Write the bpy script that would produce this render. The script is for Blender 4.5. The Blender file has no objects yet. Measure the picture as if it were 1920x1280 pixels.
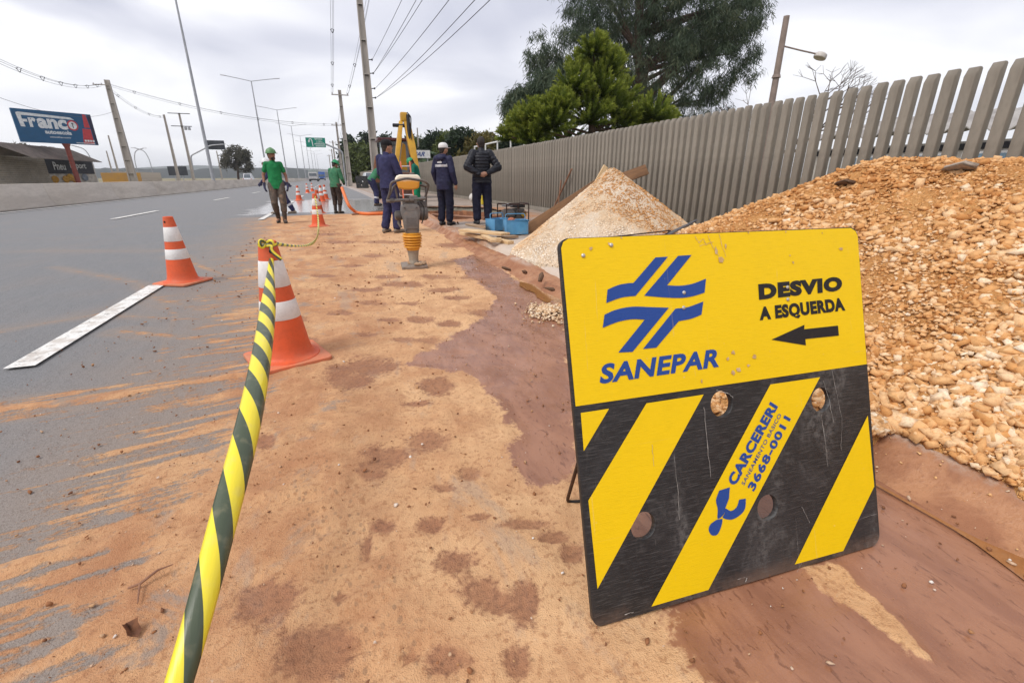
import bpy, bmesh, math, random
import numpy as np
from mathutils import Vector, Matrix, Euler
random.seed(7)
RNG = np.random.default_rng(11)
S = bpy.context.scene
COL = S.collection
R = math.radians
# ------------------------------------------------------------------ camera
F_PX, PITCH, YAW, CAM_H = 853.0, 0.34547, 0.34715, 1.08
cd = bpy.data.cameras.new('camera'); cam = bpy.data.objects.new('camera', cd); COL.objects.link(cam)
cd.sensor_width = 36.0; cd.lens = F_PX/1920*36; cd.clip_start = 0.05; cd.clip_end = 20000
cam.location = (0, 0, CAM_H); cam.rotation_euler = (math.pi/2-PITCH, 0, -YAW)
S.camera = cam
_F = np.array([math.sin(YAW)*math.cos(PITCH), math.cos(YAW)*math.cos(PITCH), -math.sin(PITCH)])
_R = np.array([math.cos(YAW), -math.sin(YAW), 0.]); _U = np.cross(_R, _F)
def ray(x, y): return _F+_R*(x-960)/F_PX+_U*(640-y)/F_PX
def onz(x, y, z=0.):            # survey: where a sight line meets the level z
    d = ray(x, y); return np.array([0, 0, CAM_H])+d*((z-CAM_H)/d[2])
def onY(x, y, Y): d = ray(x, y); return np.array([0, 0, CAM_H])+d*(Y/d[1])
def onX(x, y, X): d = ray(x, y); return np.array([0, 0, CAM_H])+d*(X/d[0])
# ------------------------------------------------------------------ sky, sun, exposure
SUN_EL, SUN_AZ = R(54), R(250)
w = bpy.data.worlds.new('World'); S.world = w; w.use_nodes = True
nt = w.node_tree; N = nt.nodes; Lk = nt.links; N.clear()
def wn(t, **k):
    n = N.new(t)
    for a, b in k.items(): setattr(n, a, b)
    return n
out = wn('ShaderNodeOutputWorld'); bg = wn('ShaderNodeBackground'); Lk.new(bg.outputs[0], out.inputs[0])
sky = wn('ShaderNodeTexSky', sky_type='NISHITA', sun_disc=False, sun_elevation=SUN_EL, sun_rotation=SUN_AZ)
sky.dust_density = 4.0
tc = wn('ShaderNodeTexCoord'); sp = wn('ShaderNodeSeparateXYZ'); Lk.new(tc.outputs['Generated'], sp.inputs[0])
zz = wn('ShaderNodeMath', operation='ADD'); zz.inputs[1].default_value = 0.22; Lk.new(sp.outputs[2], zz.inputs[0])
zm = wn('ShaderNodeMath', operation='MAXIMUM'); zm.inputs[1].default_value = 0.12; Lk.new(zz.outputs[0], zm.inputs[0])
dx = wn('ShaderNodeMath', operation='DIVIDE'); Lk.new(sp.outputs[0], dx.inputs[0]); Lk.new(zm.outputs[0], dx.inputs[1])
dy = wn('ShaderNodeMath', operation='DIVIDE'); Lk.new(sp.outputs[1], dy.inputs[0]); Lk.new(zm.outputs[0], dy.inputs[1])
cb = wn('ShaderNodeCombineXYZ'); Lk.new(dx.outputs[0], cb.inputs[0]); Lk.new(dy.outputs[0], cb.inputs[1])
no = wn('ShaderNodeTexNoise'); no.inputs['Scale'].default_value = 1.05; no.inputs['Detail'].default_value = 4; no.inputs['Roughness'].default_value = 0.42; no.inputs['Distortion'].default_value = 0.5
Lk.new(cb.outputs[0], no.inputs['Vector'])
rp = wn('ShaderNodeValToRGB'); e = rp.color_ramp.elements
e[0].position = 0.39; e[0].color = (0.45, 0.46, 0.535, 1); e[1].position = 0.57; e[1].color = (0.71, 0.71, 0.735, 1)
m_ = e.new(0.49); m_.color = (0.57, 0.575, 0.635, 1)
Lk.new(no.outputs[0], rp.inputs[0])
# the overcast thins towards the horizon
hz = wn('ShaderNodeMapRange', interpolation_type='SMOOTHSTEP'); hz.inputs[1].default_value = 0.0; hz.inputs[2].default_value = 0.26; hz.inputs[3].default_value = 0.75; hz.inputs[4].default_value = 0.0
Lk.new(sp.outputs[2], hz.inputs[0])
mh = wn('ShaderNodeMix', data_type='RGBA'); mh.inputs[7].default_value = (0.70, 0.705, 0.73, 1)
Lk.new(hz.outputs[0], mh.inputs[0]); Lk.new(rp.outputs[0], mh.inputs[6])
sc = wn('ShaderNodeVectorMath', operation='SCALE'); sc.inputs['Scale'].default_value = 0.1; Lk.new(sky.outputs[0], sc.inputs[0])
mx = wn('ShaderNodeMix', data_type='RGBA'); mx.inputs[0].default_value = 0.93
Lk.new(sc.outputs[0], mx.inputs[6]); Lk.new(mh.outputs[2], mx.inputs[7]); Lk.new(mx.outputs[2], bg.inputs[0])
bg.inputs[1].default_value = 1.0
sl = bpy.data.lights.new('sun', 'SUN'); sl.energy = 1.5; sl.angle = R(24); sl.color = (1.0, 0.96, 0.90)
sun = bpy.data.objects.new('sun', sl); COL.objects.link(sun)
sdir = Vector((math.sin(SUN_AZ)*math.cos(SUN_EL), math.cos(SUN_AZ)*math.cos(SUN_EL), math.sin(SUN_EL)))
sun.rotation_euler = sdir.to_track_quat('Z', 'Y').to_euler(); sun.location = (0, 0, 30)
S.view_settings.view_transform = 'Standard'; S.view_settings.look = 'None'
S.view_settings.exposure = 0.64; S.view_settings.gamma = 1; S.view_settings.use_curve_mapping = False
S.render.engine = 'CYCLES'; S.cycles.max_bounces = 5; S.cycles.diffuse_bounces = 3; S.cycles.glossy_bounces = 2; S.cycles.transparent_max_bounces = 6; S.cycles.use_denoising = True
S.render.resolution_x = 1024; S.render.resolution_y = 682
# ------------------------------------------------------------------ helpers: objects
def link(o, parent=None):
    COL.objects.link(o)
    if parent is not None: o.parent = parent
    return o
def tag(o, label=None, cat=None, group=None, kind=None):
    if label: o['label'] = label
    if cat: o['category'] = cat
    if group: o['group'] = group
    if kind: o['kind'] = kind
    return o
def empty(name, loc=(0, 0, 0), rz=0., label=None, cat=None, group=None):
    o = bpy.data.objects.new(name, None); COL.objects.link(o); o.location = loc; o.rotation_euler = (0, 0, rz)
    o.empty_display_size = 0.1
    return tag(o, label, cat, group)
def copy_tree(o, parent=None):
    c = o.copy(); COL.objects.link(c); c.parent = parent
    for ch in list(o.children): copy_tree(ch, c)
    return c
def fast_mesh(name, V, T, smooth=False, attrs=None):
    V = np.ascontiguousarray(V, dtype=np.float32); T = np.ascontiguousarray(T, dtype=np.int32); k = T.shape[1]
    me = bpy.data.meshes.new(name); me.vertices.add(len(V)); me.vertices.foreach_set('co', V.ravel())
    me.loops.add(T.size); me.loops.foreach_set('vertex_index', T.ravel())
    me.polygons.add(len(T)); me.polygons.foreach_set('loop_start', np.arange(0, T.size, k, dtype=np.int32))
    me.update(calc_edges=True)
    if smooth: me.polygons.foreach_set('use_smooth', np.ones(len(T), dtype=bool))
    for a, v in (attrs or {}).items():
        v = np.asarray(v, dtype=np.float32)
        if v.ndim == 1:
            at = me.attributes.new(a, 'FLOAT', 'POINT'); at.data.foreach_set('value', v)
        else:
            at = me.attributes.new(a, 'FLOAT_VECTOR', 'POINT'); at.data.foreach_set('vector', v.ravel())
    return me
def mobj(name, me, mat, parent=None, loc=None, rot=None):
    o = bpy.data.objects.new(name, me)
    if mat is not None and len(me.materials) == 0: me.materials.append(mat)
    link(o, parent)
    if loc is not None: o.location = loc
    if rot is not None: o.rotation_euler = rot
    return o
class MB:
    """collects shapes, builds ONE mesh object"""
    def __init__(s): s.v = []; s.f = []
    def add(s, vs, fs):
        b = len(s.v); s.v += [tuple(map(float, v)) for v in vs]; s.f += [tuple(b+i for i in f) for f in fs]; return s
    def box(s, c, d, rot=None, top=None):
        x, y, z = [a/2 for a in d]; t = top or (1, 1)
        vs = [Vector((i*x*(t[0] if k > 0 else 1), j*y*(t[1] if k > 0 else 1), k*z)) for k in (-1, 1) for j in (-1, 1) for i in (-1, 1)]
        if rot is not None:
            m = Euler(rot).to_matrix() if not isinstance(rot, Matrix) else rot
            vs = [m @ v for v in vs]
        vs = [v+Vector(c) for v in vs]
        return s.add(vs, [(0, 2, 3, 1), (4, 5, 7, 6), (0, 1, 5, 4), (2, 6, 7, 3), (0, 4, 6, 2), (1, 3, 7, 5)])
    def beam(s, a, b, wd, th, up=(0, 0, 1)):
        a, b = Vector(a), Vector(b); d = (b-a).normalized(); u = Vector(up)
        if abs(d.dot(u)) > .98: u = Vector((0, 1, 0))
        x = d.cross(u).normalized(); z = x.cross(d).normalized(); vs = []
        for p in (a, b):
            for j in (-1, 1):
                for i in (-1, 1): vs.append(p+x*i*wd/2+z*j*th/2)
        return s.add(vs, [(0, 2, 3, 1), (4, 5, 7, 6), (0, 1, 5, 4), (2, 6, 7, 3), (0, 4, 6, 2), (1, 3, 7, 5)])
    def tube(s, pts, r, n=10, caps=True):
        pts = [Vector(p) for p in pts]; m = len(pts); rr = r if isinstance(r, (list, tuple)) else [r]*m
        d0 = (pts[1]-pts[0]).normalized(); x = d0.orthogonal().normalized(); vs = []; fs = []
        for i, p in enumerate(pts):
            d = (pts[min(i+1, m-1)]-pts[max(i-1, 0)]).normalized()
            x = (x-d*x.dot(d)).normalized(); y = d.cross(x)
            for k in range(n):
                a = 2*math.pi*k/n; vs.append(p+(x*math.cos(a)+y*math.sin(a))*rr[i])
        for i in range(m-1):
            for k in range(n): fs.append((i*n+k, i*n+(k+1) % n, (i+1)*n+(k+1) % n, (i+1)*n+k))
        if caps: fs.append(tuple(range(n-1, -1, -1))); fs.append(tuple((m-1)*n+k for k in range(n)))
        return s.add(vs, fs)
    def lathe(s, prof, n=24, c=(0, 0, 0), axis='z', sq=0.):
        vs = []; fs = []; m = len(prof)
        for (r, z) in prof:
            for k in range(n):
                a = 2*math.pi*k/n; x, y = r*math.cos(a), r*math.sin(a)
                if sq:
                    q = max(abs(math.cos(a)), abs(math.sin(a))); f = (1-sq)+sq/q; x *= f; y *= f
                p = (x, y, z) if axis == 'z' else ((x, z, y) if axis == 'y' else (z, x, y))
                vs.append((p[0]+c[0], p[1]+c[1], p[2]+c[2]))
        for i in range(m-1):
            for k in range(n): fs.append((i*n+k, i*n+(k+1) % n, (i+1)*n+(k+1) % n, (i+1)*n+k))
        fs.append(tuple(range(n-1, -1, -1))); fs.append(tuple((m-1)*n+k for k in range(n)))
        return s.add(vs, fs)
    def ell(s, c, r, nu=16, nv=10, rot=None):
        vs = []; fs = []; m = Euler(rot).to_matrix() if rot is not None and not isinstance(rot, Matrix) else rot
        for j in range(nv+1):
            t = math.pi*j/nv
            for i in range(nu):
                a = 2*math.pi*i/nu; v = Vector((math.sin(t)*math.cos(a)*r[0], math.sin(t)*math.sin(a)*r[1], -math.cos(t)*r[2]))
                if m is not None: v = m @ v
                vs.append(v+Vector(c))
        for j in range(nv):
            for i in range(nu): fs.append((j*nu+i, j*nu+(i+1) % nu, (j+1)*nu+(i+1) % nu, (j+1)*nu+i))
        return s.add(vs, fs)
    def prism(s, poly, a, b, plane='xz'):
        """polygon (p,q) extruded from a to b along the third axis"""
        n = len(poly)
        def P(p, q, t): return {'xz': (p, t, q), 'xy': (p, q, t), 'yz': (t, p, q)}[plane]
        vs = [P(p, q, a) for p, q in poly]+[P(p, q, b) for p, q in poly]
        return s.add(vs, [tuple(range(n)), tuple(range(2*n-1, n-1, -1))]+[(i, i+n, (i+1) % n+n, (i+1) % n) for i in range(n)])
    def build(s, name, mat, parent=None, smooth=False, bevel=0., loc=None, rot=None, wobble=0., seg=2, angle=35):
        me = bpy.data.meshes.new(name); me.from_pydata(s.v, [], s.f)
        bm = bmesh.new(); bm.from_mesh(me); bmesh.ops.remove_doubles(bm, verts=bm.verts, dist=1e-5)
        bmesh.ops.recalc_face_normals(bm, faces=bm.faces)
        if bevel:
            ed = [e for e in bm.edges if len(e.link_faces) == 2 and e.calc_face_angle(0) > R(angle)]
            bmesh.ops.bevel(bm, geom=ed, offset=bevel, segments=seg, profile=0.6, affect='EDGES', clamp_overlap=True)
        if wobble:
            for v in bm.verts: v.co += Vector((random.uniform(-1, 1), random.uniform(-1, 1), random.uniform(-1, 1)))*wobble
        bm.to_mesh(me); bm.free()
        if smooth or bevel:
            for p in me.polygons: p.use_smooth = True
            try: me.set_sharp_from_angle(angle=R(40 if smooth else 50))
            except Exception: pass
        return mobj(name, me, mat, parent, loc, rot)
def arc(c, r, a0, a1, n=8, plane='xz'):
    out = []
    for i in range(n+1):
        a = a0+(a1-a0)*i/n; p, q = r*math.cos(a), r*math.sin(a)
        out.append({'xz': (c[0]+p, c[1], c[2]+q), 'yz': (c[0], c[1]+p, c[2]+q), 'xy': (c[0]+p, c[1]+q, c[2])}[plane])
    return out
def round_path(pts, r=.04, n=5):
    """polyline with rounded corners"""
    P = [Vector(p) for p in pts]; o = [P[0]]
    for i in range(1, len(P)-1):
        a = (P[i-1]-P[i]); b = (P[i+1]-P[i]); k = min(r, a.length*.45, b.length*.45)
        p0 = P[i]+a.normalized()*k; p1 = P[i]+b.normalized()*k
        for j in range(n+1):
            t = j/n; o.append(p0*(1-t)**2+P[i]*2*t*(1-t)+p1*t*t)
    o.append(P[-1]); return o
# ------------------------------------------------------------------ helpers: numpy noise
def _hash(i, j, seed):
    h = (i.astype(np.int64)*374761393+j.astype(np.int64)*668265263+seed*1442695041) & 0x7fffffff
    h = ((h ^ (h >> 13))*1274126177) & 0x7fffffff
    return ((h ^ (h >> 16)) & 0xffff)/65535.0
def vnoise(x, y, seed=0):
    x = np.asarray(x, float); y = np.asarray(y, float); i = np.floor(x); j = np.floor(y); u = x-i; v = y-j
    u = u*u*(3-2*u); v = v*v*(3-2*v)
    return (_hash(i, j, seed)*(1-u)+_hash(i+1, j, seed)*u)*(1-v)+(_hash(i, j+1, seed)*(1-u)+_hash(i+1, j+1, seed)*u)*v
def fbm(x, y, o=4, seed=0, g=.5):
    s = 0; a = 1; t = 0
    for k in range(o): s = s+a*vnoise(np.asarray(x)*2**k, np.asarray(y)*2**k, seed+k*17); t += a; a *= g
    return s/t
def sst(a, b, x): t = np.clip((x-a)/(b-a), 0, 1); return t*t*(3-2*t)
# the kerb side of the road tapers gently to the left in the distance (a lane drop)
def bend(Y):
    Y = np.asarray(Y, float); s = 8.0; q = 0.045*s*np.log1p(np.exp(np.clip((Y-36)/s, -30, 60)))
    return -3.4*(1-np.exp(-q/3.4))
def bd(Y): return float(bend(Y))
# ------------------------------------------------------------------ helpers: materials
class NT:
    def __init__(s, name):
        s.m = bpy.data.materials.new(name); s.m.use_nodes = True; s.t = s.m.node_tree; s.t.nodes.clear()
        s.o = s.n('ShaderNodeOutputMaterial'); s.p = s.n('ShaderNodeBsdfPrincipled'); s.t.links.new(s.p.outputs[0], s.o.inputs[0])
        s._c = None
    def n(s, t, **k):
        x = s.t.nodes.new(t)
        for a, b in k.items(): setattr(x, a, b)
        return x
    def l(s, a, b): s.t.links.new(a, b)
    def set(s, sock, v):
        if hasattr(v, 'is_linked') or isinstance(v, bpy.types.NodeSocket): s.l(v, sock)
        elif isinstance(v, (tuple, list)): sock.default_value = tuple(v)+((1,) if len(v) == 3 and sock.type == 'RGBA' else ())
        else: sock.default_value = v
    def coord(s, kind='Object'):
        if s._c is None: s._c = s.n('ShaderNodeTexCoord')
        return s._c.outputs[kind]
    def pos(s): return s.n('ShaderNodeNewGeometry').outputs['Position']
    def map(s, v, scale=(1, 1, 1), rot=(0, 0, 0), loc=(0, 0, 0)):
        x = s.n('ShaderNodeMapping'); s.l(v, x.inputs[0]); x.inputs['Scale'].default_value = scale; x.inputs['Rotation'].default_value = rot; x.inputs['Location'].default_value = loc
        return x.outputs[0]
    def noise(s, v, scale, detail=4, rough=.55, dist=0.):
        x = s.n('ShaderNodeTexNoise'); s.l(v, x.inputs['Vector']); x.inputs['Scale'].default_value = scale; x.inputs['Detail'].default_value = detail; x.inputs['Roughness'].default_value = rough; x.inputs['Distortion'].default_value = dist
        return x.outputs[0]
    def vor(s, v, scale, out='Distance', feature='F1'):
        x = s.n('ShaderNodeTexVoronoi', feature=feature); s.l(v, x.inputs['Vector']); x.inputs['Scale'].default_value = scale
        return x.outputs[out]
    def math(s, op, a, b=0., c=None, clamp=False):
        x = s.n('ShaderNodeMath', operation=op, use_clamp=clamp); s.set(x.inputs[0], a); s.set(x.inputs[1], b)
        if c is not None: s.set(x.inputs[2], c)
        return x.outputs[0]
    def step(s, v, a, b, lo=0., hi=1.):
        x = s.n('ShaderNodeMapRange', interpolation_type='SMOOTHSTEP'); s.set(x.inputs[0], v)
        for i, k in enumerate((a, b, lo, hi)): s.set(x.inputs[i+1], k)
        return x.outputs[0]
    def mix(s, f, a, b, blend='MIX'):
        x = s.n('ShaderNodeMix', data_type='RGBA', blend_type=blend); s.set(x.inputs[0], f); s.set(x.inputs[6], a); s.set(x.inputs[7], b)
        return x.outputs[2]
    def ramp(s, f, stops):
        x = s.n('ShaderNodeValToRGB'); s.l(f, x.inputs[0]); e = x.color_ramp.elements
        while len(e) < len(stops): e.new(.5)
        for i, (p, c) in enumerate(stops): e[i].position = p; e[i].color = tuple(c)+(1,)
        return x.outputs[0]
    def attr(s, name, out='Fac'): x = s.n('ShaderNodeAttribute'); x.attribute_name = name; return x.outputs[out]
    def sep(s, v): x = s.n('ShaderNodeSeparateXYZ'); s.l(v, x.inputs[0]); return x.outputs
    def bump(s, h, strength=.3, dist=.01, chain=None):
        x = s.n('ShaderNodeBump'); s.l(h, x.inputs['Height']); x.inputs['Strength'].default_value = strength; x.inputs['Distance'].default_value = dist
        if chain is not None: s.l(chain, x.inputs['Normal'])
        return x.outputs[0]
    def fin(s, col=None, rough=None, metal=None, normal=None, spec=None, **k):
        for nm, v in (('Base Color', col), ('Roughness', rough), ('Metallic', metal), ('Normal', normal), ('Specular IOR Level', spec)):
            if v is not None: s.set(s.p.inputs[nm], v)
        for a, b in k.items(): s.set(s.p.inputs[a.replace('_', ' ')], b)
        return s.m
MATS = {}
def mat(name, c1, c2=None, scale=6., rough=.7, metal=0., bump=.0, bscale=None, dirt=0., dirtc=(.36, .2, .1), spec=.4, stretch=(1, 1, 1), rand=0.):
    """generic painted / worn surface: two tones by noise, optional grime and relief"""
    if name in MATS: return MATS[name]
    t = NT(name); v = t.map(t.coord(), stretch); c2 = c2 or tuple(x*.78 for x in c1)
    f = t.step(t.noise(v, scale, 5, .6), .36, .64); c = t.mix(f, c1, c2)
    f2 = t.noise(v, scale*9, 3, .6); c = t.mix(t.math('MULTIPLY', t.step(f2, .45, .75), .22), c, tuple(x*.6 for x in c2))
    if rand:
        oi = t.n('ShaderNodeObjectInfo'); hs = t.n('ShaderNodeHueSaturation'); t.l(t.math('MULTIPLY_ADD', oi.outputs['Random'], rand, 1-rand/2), hs.inputs['Value']); t.l(c, hs.inputs['Color']); c = hs.outputs[0]
    if dirt: c = t.mix(t.math('MULTIPLY', t.step(t.noise(v, scale*.7, 6, .65, .4), .5, .72), dirt), c, dirtc)
    nr = None
    if bump: nr = t.bump(t.noise(v, bscale or scale*8, 5, .6), bump, .01)
    r = t.math('MULTIPLY_ADD', f2, .25, rough-.12)
    MATS[name] = t.fin(c, r, metal, nr, spec); return t.m
# ================================================================== the ground
# survey of what lies on the road: (pixel x, y, pixel half width, half height) of damp spots, turned into ground ellipses
def ell_g(x, y, rx, ry):
    c = onz(x, y); a = onz(x+rx, y)-c; b = onz(x, y-ry)-c
    return c[:2], a[:2], b[:2]
def ell_field(X, Y, spots):
    f = np.full(X.shape, -1.0)
    for s in spots:
        c, a, b = ell_g(*s); M = np.linalg.inv(np.array([a, b]).T)
        dX, dY = X-c[0], Y-c[1]; u = M[0, 0]*dX+M[0, 1]*dY; v = M[1, 0]*dX+M[1, 1]*dY
        f = np.maximum(f, 1-np.sqrt(u*u+v*v))
    return f
def poly_sd(X, Y, pts):
    """signed distance to polygon, positive inside"""
    P = np.array(pts); d = np.full(X.shape, 1e9); ins = np.zeros(X.shape, bool); n = len(P)
    for i in range(n):
        a, b = P[i], P[(i+1) % n]; e = b-a; wX, wY = X-a[0], Y-a[1]
        t = np.clip((wX*e[0]+wY*e[1])/(e@e+1e-12), 0, 1); d = np.minimum(d, (wX-e[0]*t)**2+(wY-e[1]*t)**2)
        if abs(b[1]-a[1]) > 1e-9:
            c = ((a[1] > Y) != (b[1] > Y)) & (X < (b[0]-a[0])*(Y-a[1])/(b[1]-a[1])+a[0]); ins ^= c
    return np.where(ins, 1, -1)*np.sqrt(d)
def line_d(X, Y, pts):
    P = np.array(pts); d = np.full(X.shape, 1e9)
    for a, b in zip(P[:-1], P[1:]):
        e = b-a; wX, wY = X-a[0], Y-a[1]; t = np.clip((wX*e[0]+wY*e[1])/(e@e+1e-12), 0, 1)
        d = np.minimum(d, (wX-e[0]*t)**2+(wY-e[1]*t)**2)
    return np.sqrt(d)
def gp(*pts): return [tuple(onz(x, y)[:2]) for x, y in pts]
xs = np.concatenate([np.linspace(-10.6, -4.2, 33)[:-1], np.linspace(-4.2, -2.2, 61)[:-1], np.linspace(-2.2, 1.93, 196)])
ys = np.concatenate([np.linspace(-6, 0.2, 21)[:-1], np.linspace(.2, 4.6, 221)[:-1], np.geomspace(4.6, 16, 190)[:-1], np.geomspace(16, 60, 70)[:-1], np.geomspace(60, 1500, 30)])
GX, GY = np.meshgrid(xs, ys); nx, ny = len(xs), len(ys)
# wet mud along the kerb and in front of the sign
mud = gp((905, 470), (960, 520), (1040, 560), (1075, 640), (1090, 820), (1100, 900), (1040, 925), (985, 915), (955, 880), (965, 820), (935, 770), (900, 720), (870, 700), (800, 695), (755, 690), (800, 660), (850, 630), (900, 600), (930, 560), (880, 520), (850, 490))
mud2 = [(.62, .9), (.75, .52), (.55, .2), (.2, -.5), (.2, -3), (1.95, -3), (1.95, 3.6), (1.5, 2.6), (1.2, 1.9), (.95, 1.45), (.72, 1.2)]
mud3 = gp((1210, 1160), (1250, 1130), (1430, 1085), (1510, 1075), (1560, 1120), (1600, 1180), (1640, 1240), (1650, 1330), (1360, 1330), (1280, 1240))
wet = np.full(GX.shape, -1.)
for p, k in ((mud, 1.), (mud2, 1.), (mud3, 1.)): wet = np.maximum(wet, np.clip(poly_sd(GX, GY, p)*k/.22, -1, 1))
# dry tongue of sand that runs out from under the sign
dry = gp((1500, 1060), (1575, 1065), (1625, 1110), (1690, 1170), (1740, 1240), (1700, 1225), (1620, 1160), (1545, 1110))
wet = np.minimum(wet, -np.clip(poly_sd(GX, GY, dry)/.06, -1, 1))
spots = [(690, 690, 85, 22), (655, 715, 60, 24), (822, 725, 48, 20), (780, 760, 40, 9), (800, 830, 55, 26), (725, 860, 55, 30), (700, 885, 40, 20), (880, 890, 32, 18), (835, 915, 36, 14),
         (500, 830, 30, 20), (505, 1130, 85, 60), (600, 1225, 95, 75), (860, 1050, 62, 34), (900, 1110, 62, 40), (930, 1130, 50, 34), (720, 990, 40, 16), (690, 1025, 20, 34), (810, 985, 40, 20),
         (985, 985, 70, 12), (1040, 1010, 40, 14), (1075, 1040, 34, 26), (985, 1130, 40, 50), (970, 1240, 36, 46), (840, 1240, 60, 34), (770, 1230, 26, 30), (640, 1120, 22, 18), (1150, 1150, 30, 14),
         (905, 970, 34, 9), (790, 600, 40, 9), (845, 610, 34, 8), (700, 570, 36, 7), (860, 560, 34, 8), (905, 590, 40, 9), (690, 630, 26, 7), (760, 640, 34, 8), (640, 690, 36, 10), (950, 690, 60, 26), (580, 640, 30, 8), (730, 520, 40, 5), (820, 520, 46, 6), (860, 490, 40, 5), (880, 450, 34, 5), (700, 480, 30, 4), (640, 455, 40, 4), (760, 535, 60, 7), (690, 545, 50, 6), (830, 545, 40, 7), (900, 520, 50, 9), (610, 520, 30, 5), (640, 590, 34, 6), (730, 600, 30, 6), (860, 665, 50, 10), (720, 455, 50, 4), (850, 460, 44, 6), (610, 440, 34, 3), (770, 570, 30, 5), (660, 500, 40, 4), (560, 600, 30, 6), (800, 640, 36, 8)]
spot = ell_field(GX, GY, spots)
# sand: a tongue over the shoulder that thins out towards the lanes
edge = np.interp(GY, [-6, .5, 1.5, 2.5, 3.5, 5, 7, 10, 14, 18, 24], [-1.6, -1.35, -1.2, -1.0, -1.05, -1.3, -1.5, -1.85, -2.3, -2.6, -2.4])
sand = np.where(GX < edge+.55, (GX-edge-.25)/1.1, (GX-edge-.25)/.9)
sand = np.clip(sand, -1, 1.5); sand -= 2.6*sst(15.2, 16.6, GY+.4*vnoise(GX*1.5, GY*1.5, 5))
# orange dirt dragged over the asphalt by turning tyres
streaks = [(gp((-500, 860), (0, 768), (240, 738), (480, 700)), .20, .85), (gp((-500, 1240), (0, 1070), (250, 1010), (380, 950)), .17, .9), (gp((-400, 1400), (0, 1150), (200, 1090), (420, 1010)), .10, .85),
           (gp((-300, 1010), (0, 905), (160, 860)), .07, .45), (gp((-200, 640), (90, 600), (300, 560)), .12, .25), (gp((300, 560), (420, 590), (560, 560)), .25, .55), (gp((-400, 1560), (0, 1290), (300, 1130)), .16, .9),
           (gp((60, 470), (300, 470), (480, 440)), .25, .3), (gp((330, 480), (430, 520), (500, 500)), .2, .6), (gp((100, 500), (260, 530), (330, 590), (300, 680)), .10, .5), (gp((0, 620), (180, 590), (420, 600)), .10, .55), (gp((230, 620), (420, 640), (520, 610)), .16, .65)]
sf = np.zeros(GX.shape)
for pts, wd, am in streaks:
    d = line_d(GX, GY, pts); g = am*np.exp(-(d/wd)**2)
    comb = .55+.45*np.sin(d/wd*9+3*fbm(GX*2, GY*2, 2, 9)); sf = np.maximum(sf, g*(.6+.4*comb))
sand = np.maximum(sand, -1+1.75*sf)
sand = np.maximum(np.clip(sand, -1, 1.6), np.where(GY < 12, np.clip(wet, -1, .9), -1)-.05)
flood = np.clip(np.minimum(np.minimum((GY-15.6-1.2*fbm(GX*.8, GY*.4, 2, 3))/1.5, (27-GY)/4), np.minimum((GX+2.6+.02*GY)/.8, 9)), -1, 1)
# relief: ruts, foot prints and crumbs in the sand, smooth wet mud, flat asphalt
sm = sst(-.1, .6, sand); wm = sst(0, .4, wet); nearf = 1-sst(10, 15, GY)
rel = (fbm(GX*3, GY*3, 4, 1)-.5)*.030+(fbm(GX*14, GY*14, 3, 2)-.5)*.016+(fbm(GX*38, GY*38, 2, 4)-.5)*.006
crumb = sst(.58, .8, fbm(GX*2.2, GY*2.2, 3, 8))*(fbm(GX*24, GY*24, 2, 6)-.3)*.016
rel = (rel+crumb)*sm*(1-.72*wm)-.010*sst(.1, .8, spot)*sm-.006*wm
fx = line_d(GX, GY, gp((560, 900), (640, 1080), (690, 1280))); rel += sm*.008*np.exp(-(fx/.05)**2)*np.sin(GY*70)
fx = line_d(GX, GY, gp((700, 1050), (760, 1200), (800, 1330))); rel += sm*.008*np.exp(-(fx/.045)**2)*np.sin(GY*75)
gut = np.exp(-((GX-1.86)/.10)**2)*(GY < 9)
rel = rel*nearf-.012*gut*nearf
rel += sm*.012*nearf
rel += wm*nearf*.010*(fbm(GX*7+GY*4, GY*9-GX*5, 3, 14)-.5)*sst(.40, .6, fbm(GX*1.4, GY*1.4, 2, 15))
V = np.stack([GX+bend(GY)*sst(-6, 1.9, GX), GY, rel], -1).reshape(-1, 3)
idx = np.arange(nx*ny).reshape(ny, nx)
Q = np.stack([idx[:-1, :-1], idx[:-1, 1:], idx[1:, 1:], idx[1:, :-1]], -1).reshape(-1, 4)
tread = np.zeros(GX.shape)
for pts in (gp((545, 880), (620, 1040), (690, 1280)), gp((600, 860), (740, 1130), (790, 1290))):
    tread = np.maximum(tread, np.exp(-(line_d(GX, GY, pts)/.06)**2))
road_me = fast_mesh('road', V, Q, True, dict(sand=sand.ravel(), wet=wet.ravel(), spot=spot.ravel(), flood=flood.ravel(), tread=tread.ravel()))

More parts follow.
